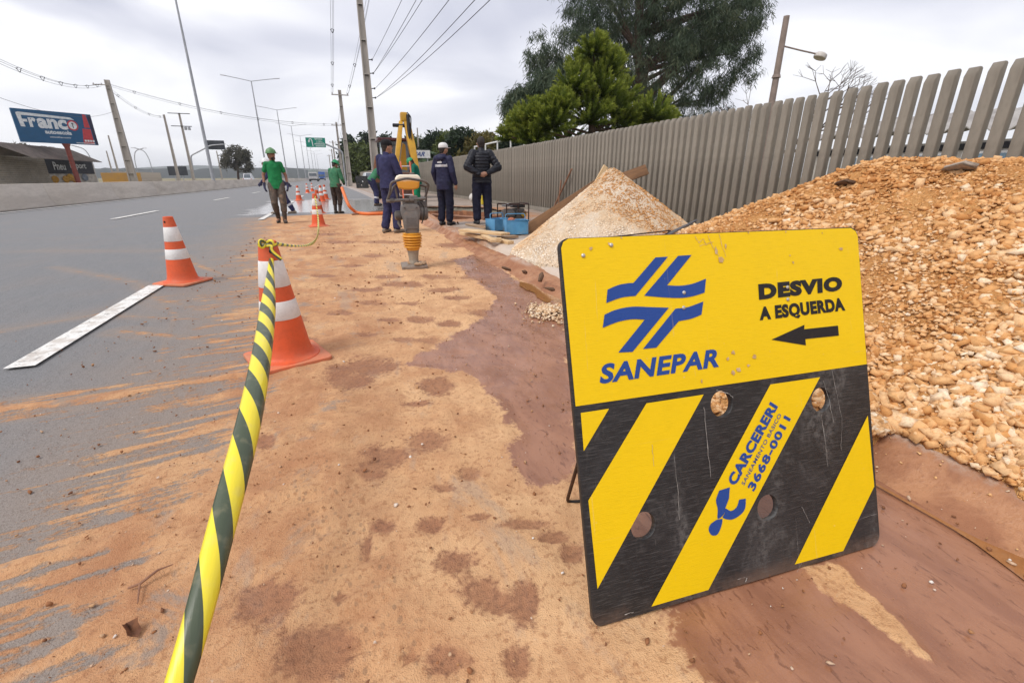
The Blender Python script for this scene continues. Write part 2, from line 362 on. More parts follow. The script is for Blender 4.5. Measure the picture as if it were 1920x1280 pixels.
def road_material():
    t = NT('road_surface'); P = t.pos()
    big = t.noise(P, 1.3, 4, .6); mid = t.noise(P, 7, 6, .62, .3); fine = t.noise(P, 55, 4, .65); grit = t.noise(P, 260, 2, .6); agg = t.vor(P, 130)
    st = t.noise(t.map(P, (6, .7, 1), (0, 0, .12)), 3, 5, .6)
    # asphalt
    asp = t.mix(t.step(agg, .1, .65), (.095, .096, .102), (.20, .20, .205))
    asp = t.mix(t.step(grit, .58, .72), asp, (.30, .30, .29))
    asp = t.mix(t.math('MULTIPLY', t.step(st, .35, .7), .45), asp, (.215, .214, .216))
    film = t.math('MULTIPLY', t.step(t.math('ADD', t.attr('sand'), t.math('MULTIPLY', big, 1.1)), -.6, .6), .34)
    asp = t.mix(film, asp, (.40, .255, .15))
    # sand mask with a ragged edge
    sraw = t.math('ADD', t.attr('sand'), t.math('MULTIPLY_ADD', mid, 1.5, -.75)); sraw = t.math('ADD', sraw, t.math('MULTIPLY_ADD', fine, .9, -.45))
    sraw = t.math('ADD', sraw, t.math('MULTIPLY_ADD', big, .9, -.45))
    drag = t.noise(t.map(t.map(P, (1, 1, 1), (0, 0, -.15)), (.8, 13, 1)), 1.6, 6, .62, .2)
    dragm = t.step(t.attr('sand'), .9, .0); sraw = t.math('ADD', sraw, t.math('MULTIPLY', dragm, t.math('MULTIPLY_ADD', drag, 2.6, -1.3)))
    sm = t.step(sraw, -.12, .24)
    sandc = t.mix(t.step(mid, .3, .7), (.60, .335, .165), (.47, .235, .112))
    sandc = t.mix(t.math('MULTIPLY', t.step(big, .42, .7), .55), sandc, (.68, .43, .225))
    xx = t.sep(P)[0]; tan = t.math('MULTIPLY', t.step(t.math('ADD', xx, t.math('MULTIPLY_ADD', big, 1.4, -.7)), .0, .55), .75); sandc = t.mix(tan, sandc, t.mix(t.step(mid, .35, .7), (.70, .43, .225), (.62, .36, .18)))
    rd = t.math('MULTIPLY', t.step(t.noise(P, 2.3, 5, .65, .6), .46, .68), t.math('SUBTRACT', 1., t.math('MULTIPLY', tan, .8))); sandc = t.mix(t.math('MULTIPLY', rd, .6), sandc, (.40, .175, .08))
    sandc = t.mix(t.math('MULTIPLY', t.step(fine, .50, .66), .6), sandc, (.33, .145, .062))
    sw = t.noise(t.map(P, (2.2, .9, 1)), 1.4, 6, .68, .5); sandc = t.mix(t.math('MULTIPLY', t.step(sw, .50, .64), .5), sandc, (.36, .16, .075)); sandc = t.mix(t.math('MULTIPLY', t.step(sw, .44, .34), .4), sandc, (.36, .29, .23))
    sandc = t.mix(t.math('MULTIPLY', t.step(grit, .62, .74), .6), sandc, (.66, .50, .33))
    # thin places where the grey asphalt grins through
    thin = t.math('MULTIPLY', t.step(t.noise(P, 3.1, 6, .7, .5), .56, .66), t.step(t.attr('sand'), 1.35, .5))
    sandc = t.mix(t.math('MULTIPLY', thin, .75), sandc, (.27, .225, .19))
    tr = t.math('MULTIPLY', t.attr('tread'), t.step(t.vor(t.map(P, (1, .6, 1)), 45), .30, .20)); sandc = t.mix(t.math('MULTIPLY', tr, .55), sandc, (.22, .13, .075))
    c = t.mix(sm, asp, sandc)
    # damp spots and wet mud
    sp_ = t.math('ADD', t.attr('spot'), t.math('ADD', t.math('MULTIPLY_ADD', mid, 1.3, -.65), t.math('MULTIPLY_ADD', fine, .7, -.35)))
    spm = t.math('MULTIPLY', t.step(sp_, .05, .5), t.step(big, .25, .6, .45, .85))
    damp = t.mix(t.step(fine, .4, .7), (.31, .125, .058), (.19, .078, .04))
    c = t.mix(spm, c, damp)
    wf = t.math('ADD', t.attr('wet'), t.math('ADD', t.math('MULTIPLY_ADD', mid, 1.1, -.55), t.math('MULTIPLY_ADD', fine, .35, -.17)))
    wm = t.step(wf, -.03, .14)
    mudc = t.mix(t.step(t.noise(t.map(P, (1.6, .6, 1), (0, 0, -.5)), 5, 6, .65, .8), .38, .66), (.335, .158, .090), (.255, .113, .064))
    mudc = t.mix(t.math('MULTIPLY', t.step(t.noise(t.map(P, (2.5, .7, 1), (0, 0, -.6)), 14, 5, .7, 1.6), .565, .64), .75), mudc, (.16, .066, .036))
    mudc = t.mix(t.math('MULTIPLY', t.step(grit, .66, .78), .5), mudc, (.42, .26, .17))
    c = t.mix(wm, c, mudc)
    fl = t.step(t.math('ADD', t.attr('flood'), t.math('MULTIPLY_ADD', t.noise(t.map(P, (.5, 1.2, 1)), 2.2, 4), 2.2, -1.1)), -.1, .35)
    c = t.mix(t.math('MULTIPLY', fl, .85), c, (.30, .28, .265))  # pale grey sky sheen of the standing water, put into the base colour
    # dry roughness, then water
    r = t.math('MULTIPLY_ADD', sm, .12, .74); wr = t.step(t.noise(t.map(P, (1.4, .8, 1)), 3.2, 5, .6, .4), .36, .68, .11, .40)
    mixf = lambda f, a, b: t.math('ADD', t.math('MULTIPLY', a, t.math('SUBTRACT', 1., f)), t.math('MULTIPLY', b, f))
    r = mixf(spm, r, .55); r = mixf(wm, r, wr); r = mixf(fl, r, .15)
    h = t.math('ADD', t.math('MULTIPLY', fine, .6), t.math('MULTIPLY', grit, .5)); h = t.math('ADD', h, t.math('MULTIPLY', mid, t.math('MULTIPLY_ADD', sm, .9, .1)))
    hs = t.math('MULTIPLY', t.math('SUBTRACT', 1., t.math('MULTIPLY', wm, .82)), t.math('SUBTRACT', 1., t.math('MULTIPLY', fl, .95)))
    b = t.n('ShaderNodeBump'); t.l(h, b.inputs['Height']); b.inputs['Distance'].default_value = .014; t.l(t.math('MULTIPLY', hs, .75), b.inputs['Strength'])
    return t.fin(c, r, 0., b.outputs[0], .45)
road = tag(mobj('road', road_me, road_material()), kind='structure')
ASPH = mat('asphalt_far', (.15, .15, .155), (.19, .19, .19), 1.2, .8, bump=.2, bscale=90, stretch=(2, .3, 1))
def strip(name, x0, x1, z, m, y0=-40., y1=1500., n=60, kind='structure', th=0., parent=None, bendy=True):
    Y = np.concatenate([np.linspace(y0, 140, n), np.geomspace(150, y1, 14)]) if y1 > 200 else np.linspace(y0, y1, n)
    B_ = 0*Y
    v = np.concatenate([np.stack([x0+B_, Y, 0*Y+z], -1), np.stack([x1+B_, Y, 0*Y+z], -1)]); k = len(Y); i = np.arange(k-1)
    q = np.stack([i, i+k, i+k+1, i+1], -1)
    return tag(mobj(name, fast_mesh(name, v, q), m, parent), kind=kind)
strip('road_opposite', -24, -11.75, 0.0, ASPH)
EARTH = mat('earth_far', (.16, .15, .07), (.24, .19, .11), .25, .9)
g = 9000.; gm = bpy.data.meshes.new('ground'); gm.from_pydata([(-g, -60, -.06), (g, -60, -.06), (g, g, -.06), (-g, g, -.06)], [], [(0, 1, 2, 3)])
tag(mobj('ground', gm, EARTH), kind='structure')
# painted markings, 4 mm above the road
def paint_mat():
    t = NT('road_paint'); P = t.pos(); n1 = t.noise(P, 9, 5, .65); n2 = t.noise(P, 90, 3, .6)
    c = t.mix(t.step(n2, .5, .7), (.72, .71, .68), (.58, .56, .52)); c = t.mix(t.math('MULTIPLY', t.step(n1, .46, .64), .6), c, (.40, .33, .27)); c = t.mix(t.math('MULTIPLY', t.step(t.noise(P, 30, 5, .7), .56, .62), .7), c, (.22, .21, .20))
    return t.fin(c, .7, 0., t.bump(n2, .3, .004))
PAINT = paint_mat()
def marking(x0, x1, y0, y1, n=2, skew=0.):
    Y = np.linspace(y0, y1, n); v = []; f = []
    for y in Y:
        b = bd(y)*float(sst(-6, 1.9, x0)); v += [(x0+b+skew*(y-y0), y, .016), (x1+b+skew*(y-y0), y, .016)]
    for i in range(n-1): f.append((2*i, 2*i+1, 2*i+3, 2*i+2))
    me = bpy.data.meshes.new('lane_marking'); me.from_pydata(v, [], f)
    return tag(mobj('lane_marking', me, PAINT), kind='structure')
marking(-1.99, -1.84, 3.36, 5.72)
for y in (14.2, 21.2, 29., 37, 45, 53, 61, 69, 77, 85): marking(-2.13, -1.99, y, y+3.6, 4)
for y in (-4.5, 3.6, 15.8, 27.4, 39, 50.6, 62, 74, 86, 98, 110): marking(-5.98, -5.83, y, y+3.5, 4)
marking(-10.28, -10.14, -5, 160, 60)
# ================================================================== kerb, pavement, trench
TR = [(2.18, 11.4), (2.6, 11.05), (3.3, 11.25), (3.9, 11.0), (4.5, 11.7), (4.72, 12.8), (4.6, 14.2), (4.66, 15.3), (4.0, 16.2), (3.2, 16.45), (2.5, 16.3), (2.2, 15.4), (2.3, 13.6)]
# earth sheet is laid round the trench
o_ = bpy.data.objects['ground']; me = o_.data; me.clear_geometry()
x0, x1, y0, y1 = 2.05, 4.9, 10.8, 16.7
vs = [(-g, -60), (x0, -60), (x1, -60), (g, -60), (-g, y0), (x0, y0), (x1, y0), (g, y0), (-g, y1), (x0, y1), (x1, y1), (g, y1), (-g, g), (x0, g), (x1, g), (g, g)]
me.from_pydata([(a, b, -.06) for a, b in vs], [], [(i+j*4, i+1+j*4, i+5+j*4, i+4+j*4) for j in range(3) for i in range(3) if (i, j) != (1, 1)])
def kerb_mat():
    t = NT('muddy_kerb'); P = t.pos(); a = t.noise(P, 4, 5, .6, .4); b = t.noise(P, 40, 4, .65); z = t.sep(P)[2]; y = t.sep(P)[1]
    c = t.mix(t.step(a, .38, .62), (.40, .19, .09), (.29, .125, .062)); c = t.mix(t.math('MULTIPLY', t.step(b, .5, .7), .45), c, (.22, .092, .045))
    dust = t.math('MULTIPLY', t.step(z, .085, .125), t.step(t.math('ADD', a, t.math('MULTIPLY', b, .5)), .66, .9)); c = t.mix(t.math('MULTIPLY', dust, .8), c, (.55, .46, .38))
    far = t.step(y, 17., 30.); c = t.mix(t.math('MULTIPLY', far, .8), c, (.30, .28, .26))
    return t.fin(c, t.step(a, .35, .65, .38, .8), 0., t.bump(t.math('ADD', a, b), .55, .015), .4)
ky = np.concatenate([np.linspace(-5, .2, 30)[:-1], np.linspace(.2, 9, 300)[:-1], np.geomspace(9, 40, 120)[:-1], np.geomspace(40, 300, 30)])
prof = [(1.76, -.025), (1.82, .006), (1.875, .028), (1.915, .058), (1.95, .092), (1.99, .115), (2.05, .122), (2.12, .115), (2.24, .085)]
kv = []
for y in ky:
    for k, (px, pz) in enumerate(prof):
        n1 = float(fbm(y*1.3, k*.35, 3, 21))-.5; n2 = float(fbm(y*9, k*1.1, 2, 22))-.5
        amp = 1.0 if y < 14 else .2
        brk = .07*float(sst(.62, .8, vnoise(y*1.1, 3.3, 9)))*(1 if 3.2 < y < 9.5 else 0)
        kv.append((px+(n1*.05+n2*.012)*amp+bd(y)*(y > 20), y, pz+(n1*.03+n2*.02)*amp*(pz > 0)-brk*(1 if pz > .08 else 0)))
K = len(prof); M_ = len(ky); kf = [(i*K+j, (i+1)*K+j, (i+1)*K+j+1, i*K+j+1) for i in range(M_-1) for j in range(K-1)]
me = bpy.data.meshes.new('kerb'); me.from_pydata(kv, [], kf)
for p in me.polygons: p.use_smooth = True
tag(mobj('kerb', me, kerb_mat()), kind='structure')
# pavement
px_ = np.linspace(2.07, 6.4, 72); py_ = np.concatenate([np.linspace(-5, 0, 12)[:-1], np.linspace(0, 18, 240)[:-1], np.geomspace(18, 60, 50)[:-1], np.geomspace(60, 300, 16)])
PX, PY = np.meshgrid(px_, py_); sdT = poly_sd(PX, PY, TR)
soil = np.clip(1.0+sdT/1.1, 0, 1)+.5*np.exp(-((PX-2.1)/.35)**2)
chalk = np.exp(-(np.maximum(0, np.hypot(PX-3.3, PY-5.5)-1.45)/.55)**2)+np.exp(-(np.maximum(0, np.hypot(PX-3.4, (PY-1.4)*.6)-1.4)/.5)**2)
PZ = .118+(fbm(PX*2, PY*2, 3, 31)-.5)*.03+(fbm(PX*12, PY*12, 2, 32)-.5)*.012*(PY < 18)+.05*np.clip(1+sdT/.5, 0, 1)*(fbm(PX*4, PY*4, 3, 33)-.2)
PZ = PZ-.055*np.exp(-((PX-2.07)/.07)**2)
PZ[:, 0] = -.03
keep = sdT < .0
pid = np.arange(PX.size).reshape(PX.shape); q = np.stack([pid[:-1, :-1], pid[:-1, 1:], pid[1:, 1:], pid[1:, :-1]], -1).reshape(-1, 4)
q = q[keep.ravel()[q].any(1)]
# snap the rim inwards a touch so the slab overhangs the trench
V = np.stack([PX+bend(PY)*(PY > 20), PY, PZ], -1).reshape(-1, 3)
def walk_mat():
    t = NT('pavement_surface'); P = t.pos(); a = t.noise(P, 2.2, 5, .6, .3); b = t.noise(P, 26, 5, .65); gt = t.noise(P, 160, 2)
    c = t.mix(t.step(a, .36, .62), (.33, .265, .215), (.25, .19, .15))
    br = t.n('ShaderNodeTexBrick'); t.l(t.map(P, (1, 1, 1)), br.inputs['Vector']); br.inputs['Scale'].default_value = 1.0; br.inputs['Mortar Size'].default_value = .012; br.inputs['Brick Width'].default_value = 2.; br.inputs['Row Height'].default_value = 1.6
    c = t.mix(t.math('MULTIPLY', br.outputs['Fac'], .5), c, (.14, .10, .08))
    so = t.step(t.math('ADD', t.attr('soil'), t.math('MULTIPLY_ADD', a, 1.2, -.6)), .3, .75); c = t.mix(so, c, t.mix(t.step(b, .35, .65), (.40, .215, .11), (.29, .125, .06)))
    ch = t.step(t.math('ADD', t.attr('chalk'), t.math('ADD', t.math('MULTIPLY_ADD', a, 1.3, -.65), t.math('MULTIPLY_ADD', b, .8, -.4))), .32, .8); c = t.mix(t.math('MULTIPLY', ch, .72), c, (.60, .50, .41))
    c = t.mix(t.math('MULTIPLY', t.step(gt, .6, .72), .4), c, (.60, .48, .36))
    return t.fin(c, t.step(a, .4, .65, .62, .9), 0., t.bump(t.math('ADD', a, b), .5, .02))
WALK = walk_mat()
tag(mobj('pavement', fast_mesh('pavement', V, q, True, dict(soil=soil.ravel(), chalk=chalk.ravel())), WALK), kind='structure')
# the dug trench: concrete slab edge over red earth walls
tv = []; tf = []; ring = []
TRd = []
for i in range(len(TR)):
    a, b = np.array(TR[i]), np.array(TR[(i+1) % len(TR)]); k = max(2, int(np.hypot(*(b-a))/.15))
    for j in range(k): TRd.append(a+(b-a)*j/k)
cx, cy = np.mean(TR, 0); nR = len(TRd)
for lv, (z, ins) in enumerate([(.10, -.05), (.045, .02), (-.03, .07), (-.3, .12), (-.8, .25)]):
    for k, p in enumerate(TRd):
        d = np.array([cx, cy])-p; d = d/np.hypot(*d); jj = (random.random()-.5)*.05*(lv > 0); pp = p+d*(ins+jj); tv.append((pp[0], pp[1], z+(random.random()-.5)*.03*(lv in (1, 2))))
for lv in range(4):
    for k in range(nR): tf.append((lv*nR+k, lv*nR+(k+1) % nR, (lv+1)*nR+(k+1) % nR, (lv+1)*nR+k))
tf.append(tuple(4*nR+k for k in range(nR)))
def trench_mat():
    t = NT('trench_walls'); P = t.pos(); z = t.sep(P)[2]; a = t.noise(P, 5, 5, .65); b = t.noise(P, 40, 4, .6)
    c = t.mix(t.step(a, .35, .65), (.36, .16, .075), (.20, .085, .045)); c = t.mix(t.step(t.math('ADD', z, t.math('MULTIPLY', a, .12)), .03, .07), c, (.21, .195, .15))
    return t.fin(c, .9, 0., t.bump(t.math('ADD', a, b), .8, .03))
me = bpy.data.meshes.new('trench'); me.from_pydata(tv, [], tf); tag(mobj('trench', me, trench_mat()), kind='structure')
# ================================================================== concrete slat fence
CONC = mat('fence_concrete', (.245, .218, .18), (.195, .172, .142), 3.0, .88, bump=.35, bscale=60, stretch=(1, 1, .35), rand=.12)
fence = empty('slat_fence', (5.75, 0, .12), 0, 'long grey concrete slat fence running along the pavement behind the gravel piles', 'fence')
def slat_mesh():
    b = MB(); w_, d_, h_ = .046, .044, 1.94
    b.prism([(-d_, 0), (d_, 0), (d_, h_-.012), (d_*.55, h_), (-d_*.15, h_), (-d_, h_-.075)], -w_, w_, 'xz')
    o = b.build('slat', CONC, None, bevel=.0045, seg=1); me = o.data; bpy.data.objects.remove(o); return me
sm_ = slat_mesh()
k = 0; y = -3.05
while y < 45:
    o = mobj('slat', sm_, CONC, fence, (random.uniform(-.006, .006)+bd(y)*(y > 20), y, random.uniform(-.006, .006)), (random.uniform(-.004, .004), random.uniform(-.004, .004), random.uniform(-.012, .012)))
    y += .1665 if y < 26 else .22; k += 1
b = MB()
for a0 in np.arange(-3.2, 45, 2.4): b.beam((bd(a0)*(a0 > 20), a0+.004, .045), (bd(a0+2.4)*(a0+2.4 > 20), a0+2.396, .045), .15, .15)
b.build('plinth', CONC, fence, bevel=.006)
# far continuation of the fence, too far to tell the slats apart
b = MB()
pts = [(5.75+bd(Y), Y) for Y in (45.2, 60, 80, 100, 130)]
for (xa, ya), (xb, yb) in zip(pts[:-1], pts[1:]): b.beam((xa, ya, 1.05), (xb, yb, 1.05), .1, 1.9)
tag(b.build('concrete_wall', CONC), 'far plain stretch of grey concrete fence beyond the parked white car', 'wall')
# ================================================================== gravel piles
def pile1(x, y):
    dx_, dy_ = x-3.5, y-5.7; th = np.arctan2(dy_, dx_); d = np.hypot(dx_, dy_); Rr = 1.56-.27*np.clip(np.cos(th-R(160)), 0, 1)+.16*np.clip(np.cos(th-R(240)), 0, 1)
    Rr = Rr*(1+.09*(fbm(np.cos(th)*2+5, np.sin(th)*2+5, 3, 44)-.5)); s = np.clip(1.045-np.sqrt((d/Rr)**2+.0022), 0, 2)
    return 1.075*s**1.1*(1+.07*(fbm(x*2.2, y*2.2, 3, 41)-.5))+.12*(s > 0)
def pile2(x, y):
    ax, ay, bx, by = 3.72, -1.2, 3.98, 2.52; ex, ey = bx-ax, by-ay
    t = np.clip(((x-ax)*ex+(y-ay)*ey)/(ex*ex+ey*ey), 0, 1); qx, qy = x-(ax+ex*t), y-(ay+ey*t); d = np.hypot(qx, qy); th = np.arctan2(qy, qx)
    Rr = 1.78+.60*np.clip(np.sin(th), 0, 1)**1.5+.25*np.clip(np.cos(th), 0, 1); Rr = Rr*(1+.06*(fbm(y*1.2, 2., 3, 45)-.5))
    s = np.clip(1.05-np.sqrt((d/Rr)**2+.004), 0, 2)
    h_ = (1.055+.05*np.clip((y-1.2)/1.2, 0, 1))*s**.95*(1+.06*(fbm(x*1.8, y*1.8, 3, 43)-.5))+.12*(s > 0)
    q_ = 1-((x-1.95)/.66)**2-((y-1.78)/.80)**2; return np.maximum(h_, np.where(q_ > 0, .12+.22*np.clip(q_, 0, 1), 0))      # a tongue rolled over the kerb
ICO = None
def ico():
    p = (1+5**.5)/2
    v = np.array([(-1, p, 0), (1, p, 0), (-1, -p, 0), (1, -p, 0), (0, -1, p), (0, 1, p), (0, -1, -p), (0, 1, -p), (p, 0, -1), (p, 0, 1), (-p, 0, -1), (-p, 0, 1)], float)/math.hypot(1, p)
    f = np.array([(0, 11, 5), (0, 5, 1), (0, 1, 7), (0, 7, 10), (0, 10, 11), (1, 5, 9), (5, 11, 4), (11, 10, 2), (10, 7, 6), (7, 1, 8), (3, 9, 4), (3, 4, 2), (3, 2, 6), (3, 6, 8), (3, 8, 9), (4, 9, 5), (2, 4, 11), (6, 2, 10), (8, 6, 7), (9, 8, 1)])
    return v, f
IV, IF = ico()
def rock():
    v = IV*(1+RNG.uniform(-.25, .3, (12, 1)))*np.array([RNG.uniform(.9, 1.45), RNG.uniform(.7, 1.05), RNG.uniform(.42, .75)])
    for _ in range(4):          # cleave flat faces
        n_ = RNG.normal(size=3); n_ /= np.linalg.norm(n_); d_ = v@n_; c_ = .55*d_.max(); v = v-np.outer(np.clip(d_-c_, 0, None), n_)
    return v
STONES = [rock() for _ in range(16)]
def rotm(n):
    q_ = RNG.normal(size=(n, 4)); q_ /= np.linalg.norm(q_, axis=1)[:, None]; a, b, c, d = q_.T
    return np.stack([1-2*(c*c+d*d), 2*(b*c-a*d), 2*(b*d+a*c), 2*(b*c+a*d), 1-2*(b*b+d*d), 2*(c*d-a*b), 2*(b*d-a*c), 2*(c*d+a*b), 1-2*(b*b+c*c)], -1).reshape(n, 3, 3)
CUBE_V = np.array([(i, j, k_) for k_ in (-1, 1) for j in (-1, 1) for i in (-1, 1)], float)*.68
CUBE_F = np.array([(0, 2, 3), (0, 3, 1), (4, 5, 7), (4, 7, 6), (0, 1, 5), (0, 5, 4), (2, 6, 7), (2, 7, 3), (0, 4, 6), (0, 6, 2), (1, 3, 7), (1, 7, 5)])
CHIPS = [(CUBE_V+RNG.uniform(-.34, .34, (8, 3)))*np.array([RNG.uniform(.9, 1.5), RNG.uniform(.7, 1.1), RNG.uniform(.4, .8)]) for _ in range(20)]
def chips(P, size, flat=.75):
    n = len(P); Rm = rotm(n); base = np.array(CHIPS)[RNG.integers(0, len(CHIPS), n)]; v = np.einsum('nij,nkj->nki', Rm, base)*size[:, None, None]; v[:, :, 2] *= flat; v += P[:, None, :]
    return v.reshape(-1, 3), (CUBE_F[None]+np.arange(n)[:, None, None]*8).reshape(-1, 3)
def scatter(P, size, flat=.7):
    n = len(P); Rm = rotm(n); k = RNG.integers(0, len(STONES), n); base = np.array(STONES)[k]
    v = np.einsum('nij,nkj->nki', Rm, base)*size[:, None, None]; v[:, :, 2] *= flat
    v += P[:, None, :]; f = (IF[None]+np.arange(n)[:, None, None]*12).reshape(-1, 3)
    return v.reshape(-1, 3), f
def gravel_mat(name, per_object=False, stops=None):
    t = NT(name); P = t.pos()
    tint = t.n('ShaderNodeObjectInfo').outputs['Random'] if per_object else t.attr('tint')
    c = t.ramp(tint, stops or [(0, (.46, .195, .06)), (.3, (.60, .30, .11)), (.6, (.71, .42, .195)), (.88, (.78, .55, .33)), (1, (.83, .68, .50))])
    n_ = t.noise(P, 90, 4, .65); c = t.mix(t.math('MULTIPLY', t.step(n_, .45, .7), .4), c, (.36, .155, .05))
    return t.fin(c, .92, 0., t.bump(n_, .35, .004), .25)
def heap_mat(name, c1, c2, c3, s=14):
    t = NT(name); P = t.pos(); a = t.noise(P, 2.6, 4, .6, .4); b = t.vor(P, s*5); b2 = t.vor(P, s*11); n_ = t.noise(P, 60, 4, .6)
    c = t.mix(t.step(a, .4, .62), c1, c2); c = t.mix(t.math('MULTIPLY', t.step(n_, .5, .68), .6), c, c3)
    h = t.math('ADD', t.math('MULTIPLY', b, -1.), t.math('MULTIPLY', b2, -.6))
    return t.fin(c, .95, 0., t.bump(h, .9, .02), .2)
def make_heap(name, fn, x0, x1, y0, y1, step_, matl, label):
    X, Y = np.meshgrid(np.arange(x0, x1, step_), np.arange(y0, y1, step_)); Z = fn(X, Y)
    on = Z > .12; Z = np.where(on, Z+(fbm(X*13, Y*13, 3, 47)-.5)*.035, np.where(X < 2.0, -.02, .06))
    i_ = np.arange(X.size).reshape(X.shape); q = np.stack([i_[:-1, :-1], i_[:-1, 1:], i_[1:, 1:], i_[1:, :-1]], -1).reshape(-1, 4)
    q = q[on.ravel()[q].any(1)]; us = np.unique(q); mp = np.full(X.size, -1); mp[us] = np.arange(len(us))
    V = np.stack([X, Y, Z], -1).reshape(-1, 3)[us]; o = empty(name, (0, 0, 0), 0, label, 'gravel pile')
    mobj('heap', fast_mesh('heap', V, mp[q], True), matl, o)
    return o
heap1 = make_heap('gravel_pile', pile1, 1.5, 5.7, 3.7, 7.8, .03, heap_mat('pale_fines', (.86, .72, .56), (.80, .60, .40), (.72, .45, .22), 16), 'pale cone shaped pile of crushed stone between the blue toolbox and the sign')
heap2 = make_heap('gravel_pile', pile2, 1.1, 6.6, -3.4, 5.2, .03, heap_mat('orange_fines', (.60, .30, .105), (.52, .235, .075), (.66, .40, .18), 12), 'large orange gravel pile right behind the yellow detour sign')
def sample_heap(fn, n, x0, x1, y0, y1, power=1.5):
    X = RNG.uniform(x0, x1, n*8); Y = RNG.uniform(y0, y1, n*8); Z = fn(X, Y); d = np.sqrt(X**2+Y**2+(Z-1.08)**2)
    keep_ = (Z > .125) & (RNG.random(n*8) < np.clip((1.7/d)**power, 0, 1)) & (X < 5.62); P = np.stack([X, Y, Z], -1)[keep_][:n]
    return P
# pile 2: coarse stone rolled to the foot, finer above
P = sample_heap(pile2, 72000, 1.1, 5.6, -2.2, 5.0, 1.4)
low = 1-np.clip((P[:, 2]-.12)/1.0, 0, 1); sz = np.exp(RNG.normal(np.log(.0082), .42, len(P)))*(1+.75*low)
sz = np.clip(sz, .0045, .034)
big_patch = fbm(P[:, 0]*1.6, P[:, 1]*1.6, 3, 51); sz *= .7+.75*sst(.4, .62, big_patch)
P[:, 2] += sz*.2; v, f = chips(P, sz)
tint = np.clip(RNG.beta(2.2, 2.0, len(P))+.25*(low-.5)+.5*(fbm(P[:, 0]*3, P[:, 1]*3, 3, 52)-.5), 0, 1)
tag(mobj('loose_gravel', fast_mesh('loose_gravel', v, f, False, dict(tint=np.repeat(tint, 8))), gravel_mat('orange_gravel'), heap2), kind='stuff')
# stray chips along the foot of the pile, over pavement edge and kerb
nF = 1500; Yf = RNG.uniform(-1.2, 3.2, nF); Xf = 2.18-np.abs(RNG.normal(size=nF))*.13; zf = np.interp(Xf, [1.76, 1.82, 1.875, 1.915, 1.95, 1.99, 2.05, 2.2], [.012, .012, .03, .06, .093, .116, .123, .118]); szf = np.clip(np.exp(RNG.normal(np.log(.0038), .5, nF)), .0016, .012); v, f = chips(np.stack([Xf, Yf, zf+szf*.3], -1), szf)
tag(mobj('stray_chips', fast_mesh('stray_chips', v, f, False, dict(tint=np.repeat(.35+.65*RNG.random(nF), 8))), gravel_mat('stray_gravel'), heap2), kind='stuff')
# the largest stones one by one
GST = gravel_mat('orange_stone', True)
meshes = [fast_mesh('stone', s_*np.array([1, 1, .8]), CUBE_F) if k_ < 9 else fast_mesh('stone', STONES[k_]*np.array([1, 1, .75]), IF) for k_, s_ in enumerate(CHIPS[:14])]
for m_ in meshes: m_.materials.append(GST)
Pb = sample_heap(pile2, 900, 1.3, 4.4, -.6, 3.4, 2.2); score = (1-np.clip((Pb[:, 2]-.12)/1.0, 0, 1))+.9*RNG.random(len(Pb)); Pb = Pb[np.argsort(-score)][:300]
for p_ in Pb:
    s_ = float(np.clip(np.exp(RNG.normal(np.log(.0195), .25)), .013, .034))
    o = mobj('stone', random.choice(meshes), None, heap2, (p_[0], p_[1], p_[2]+s_*.22), tuple(RNG.uniform(0, 6.28, 3))); o.scale = (s_, s_, s_)
for (x, y, s_, m__) in ((1585, 345, .085, 'earth_clod'), (1800, 316, .10, 'grey_stone')):
    d = ray(x, y); tt = np.linspace(1, 8, 2000); Q_ = np.array([0, 0, 1.08])+d*tt[:, None]; hit = np.argmax(Q_[:, 2] < pile2(Q_[:, 0], Q_[:, 1])+.01)
    if Q_[hit, 2] < .3: hit = np.argmin(np.abs(Q_[:, 2]-pile2(Q_[:, 0], Q_[:, 1])))
    me_ = meshes[3].copy(); me_.materials.clear()
    o = mobj(m__, me_, mat('clod_soil', (.20, .11, .065), (.13, .08, .05), 20, .95, bump=.6) if m__ == 'earth_clod' else mat('grey_slab', (.40, .33, .27), (.30, .24, .19), 8, .9), heap2, tuple(Q_[hit]), (.3, .2, 1.0)); o.scale = (s_*1.5, s_, s_*.5)
# pile 1: fine crushed stone
P = sample_heap(pile1, 30000, 1.5, 5.6, 3.7, 7.8, .5); sz = np.clip(np.exp(RNG.normal(np.log(.0068), .38, len(P))), .0042, .018)
P[:, 2] += sz*.12; v, f = chips(P, sz)
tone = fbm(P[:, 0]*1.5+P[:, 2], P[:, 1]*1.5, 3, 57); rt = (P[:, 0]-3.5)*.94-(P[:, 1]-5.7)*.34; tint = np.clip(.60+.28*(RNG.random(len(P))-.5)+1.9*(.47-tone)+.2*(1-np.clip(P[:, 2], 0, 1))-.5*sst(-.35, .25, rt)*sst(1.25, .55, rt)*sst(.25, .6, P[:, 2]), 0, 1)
tag(mobj('loose_gravel', fast_mesh('loose_gravel', v, f, False, dict(tint=np.repeat(tint, 8))), gravel_mat('pale_gravel', False, [(0, (.62, .32, .12)), (.3, (.76, .48, .25)), (.6, (.86, .69, .50)), (1, (.90, .80, .67))]), heap1), kind='stuff')
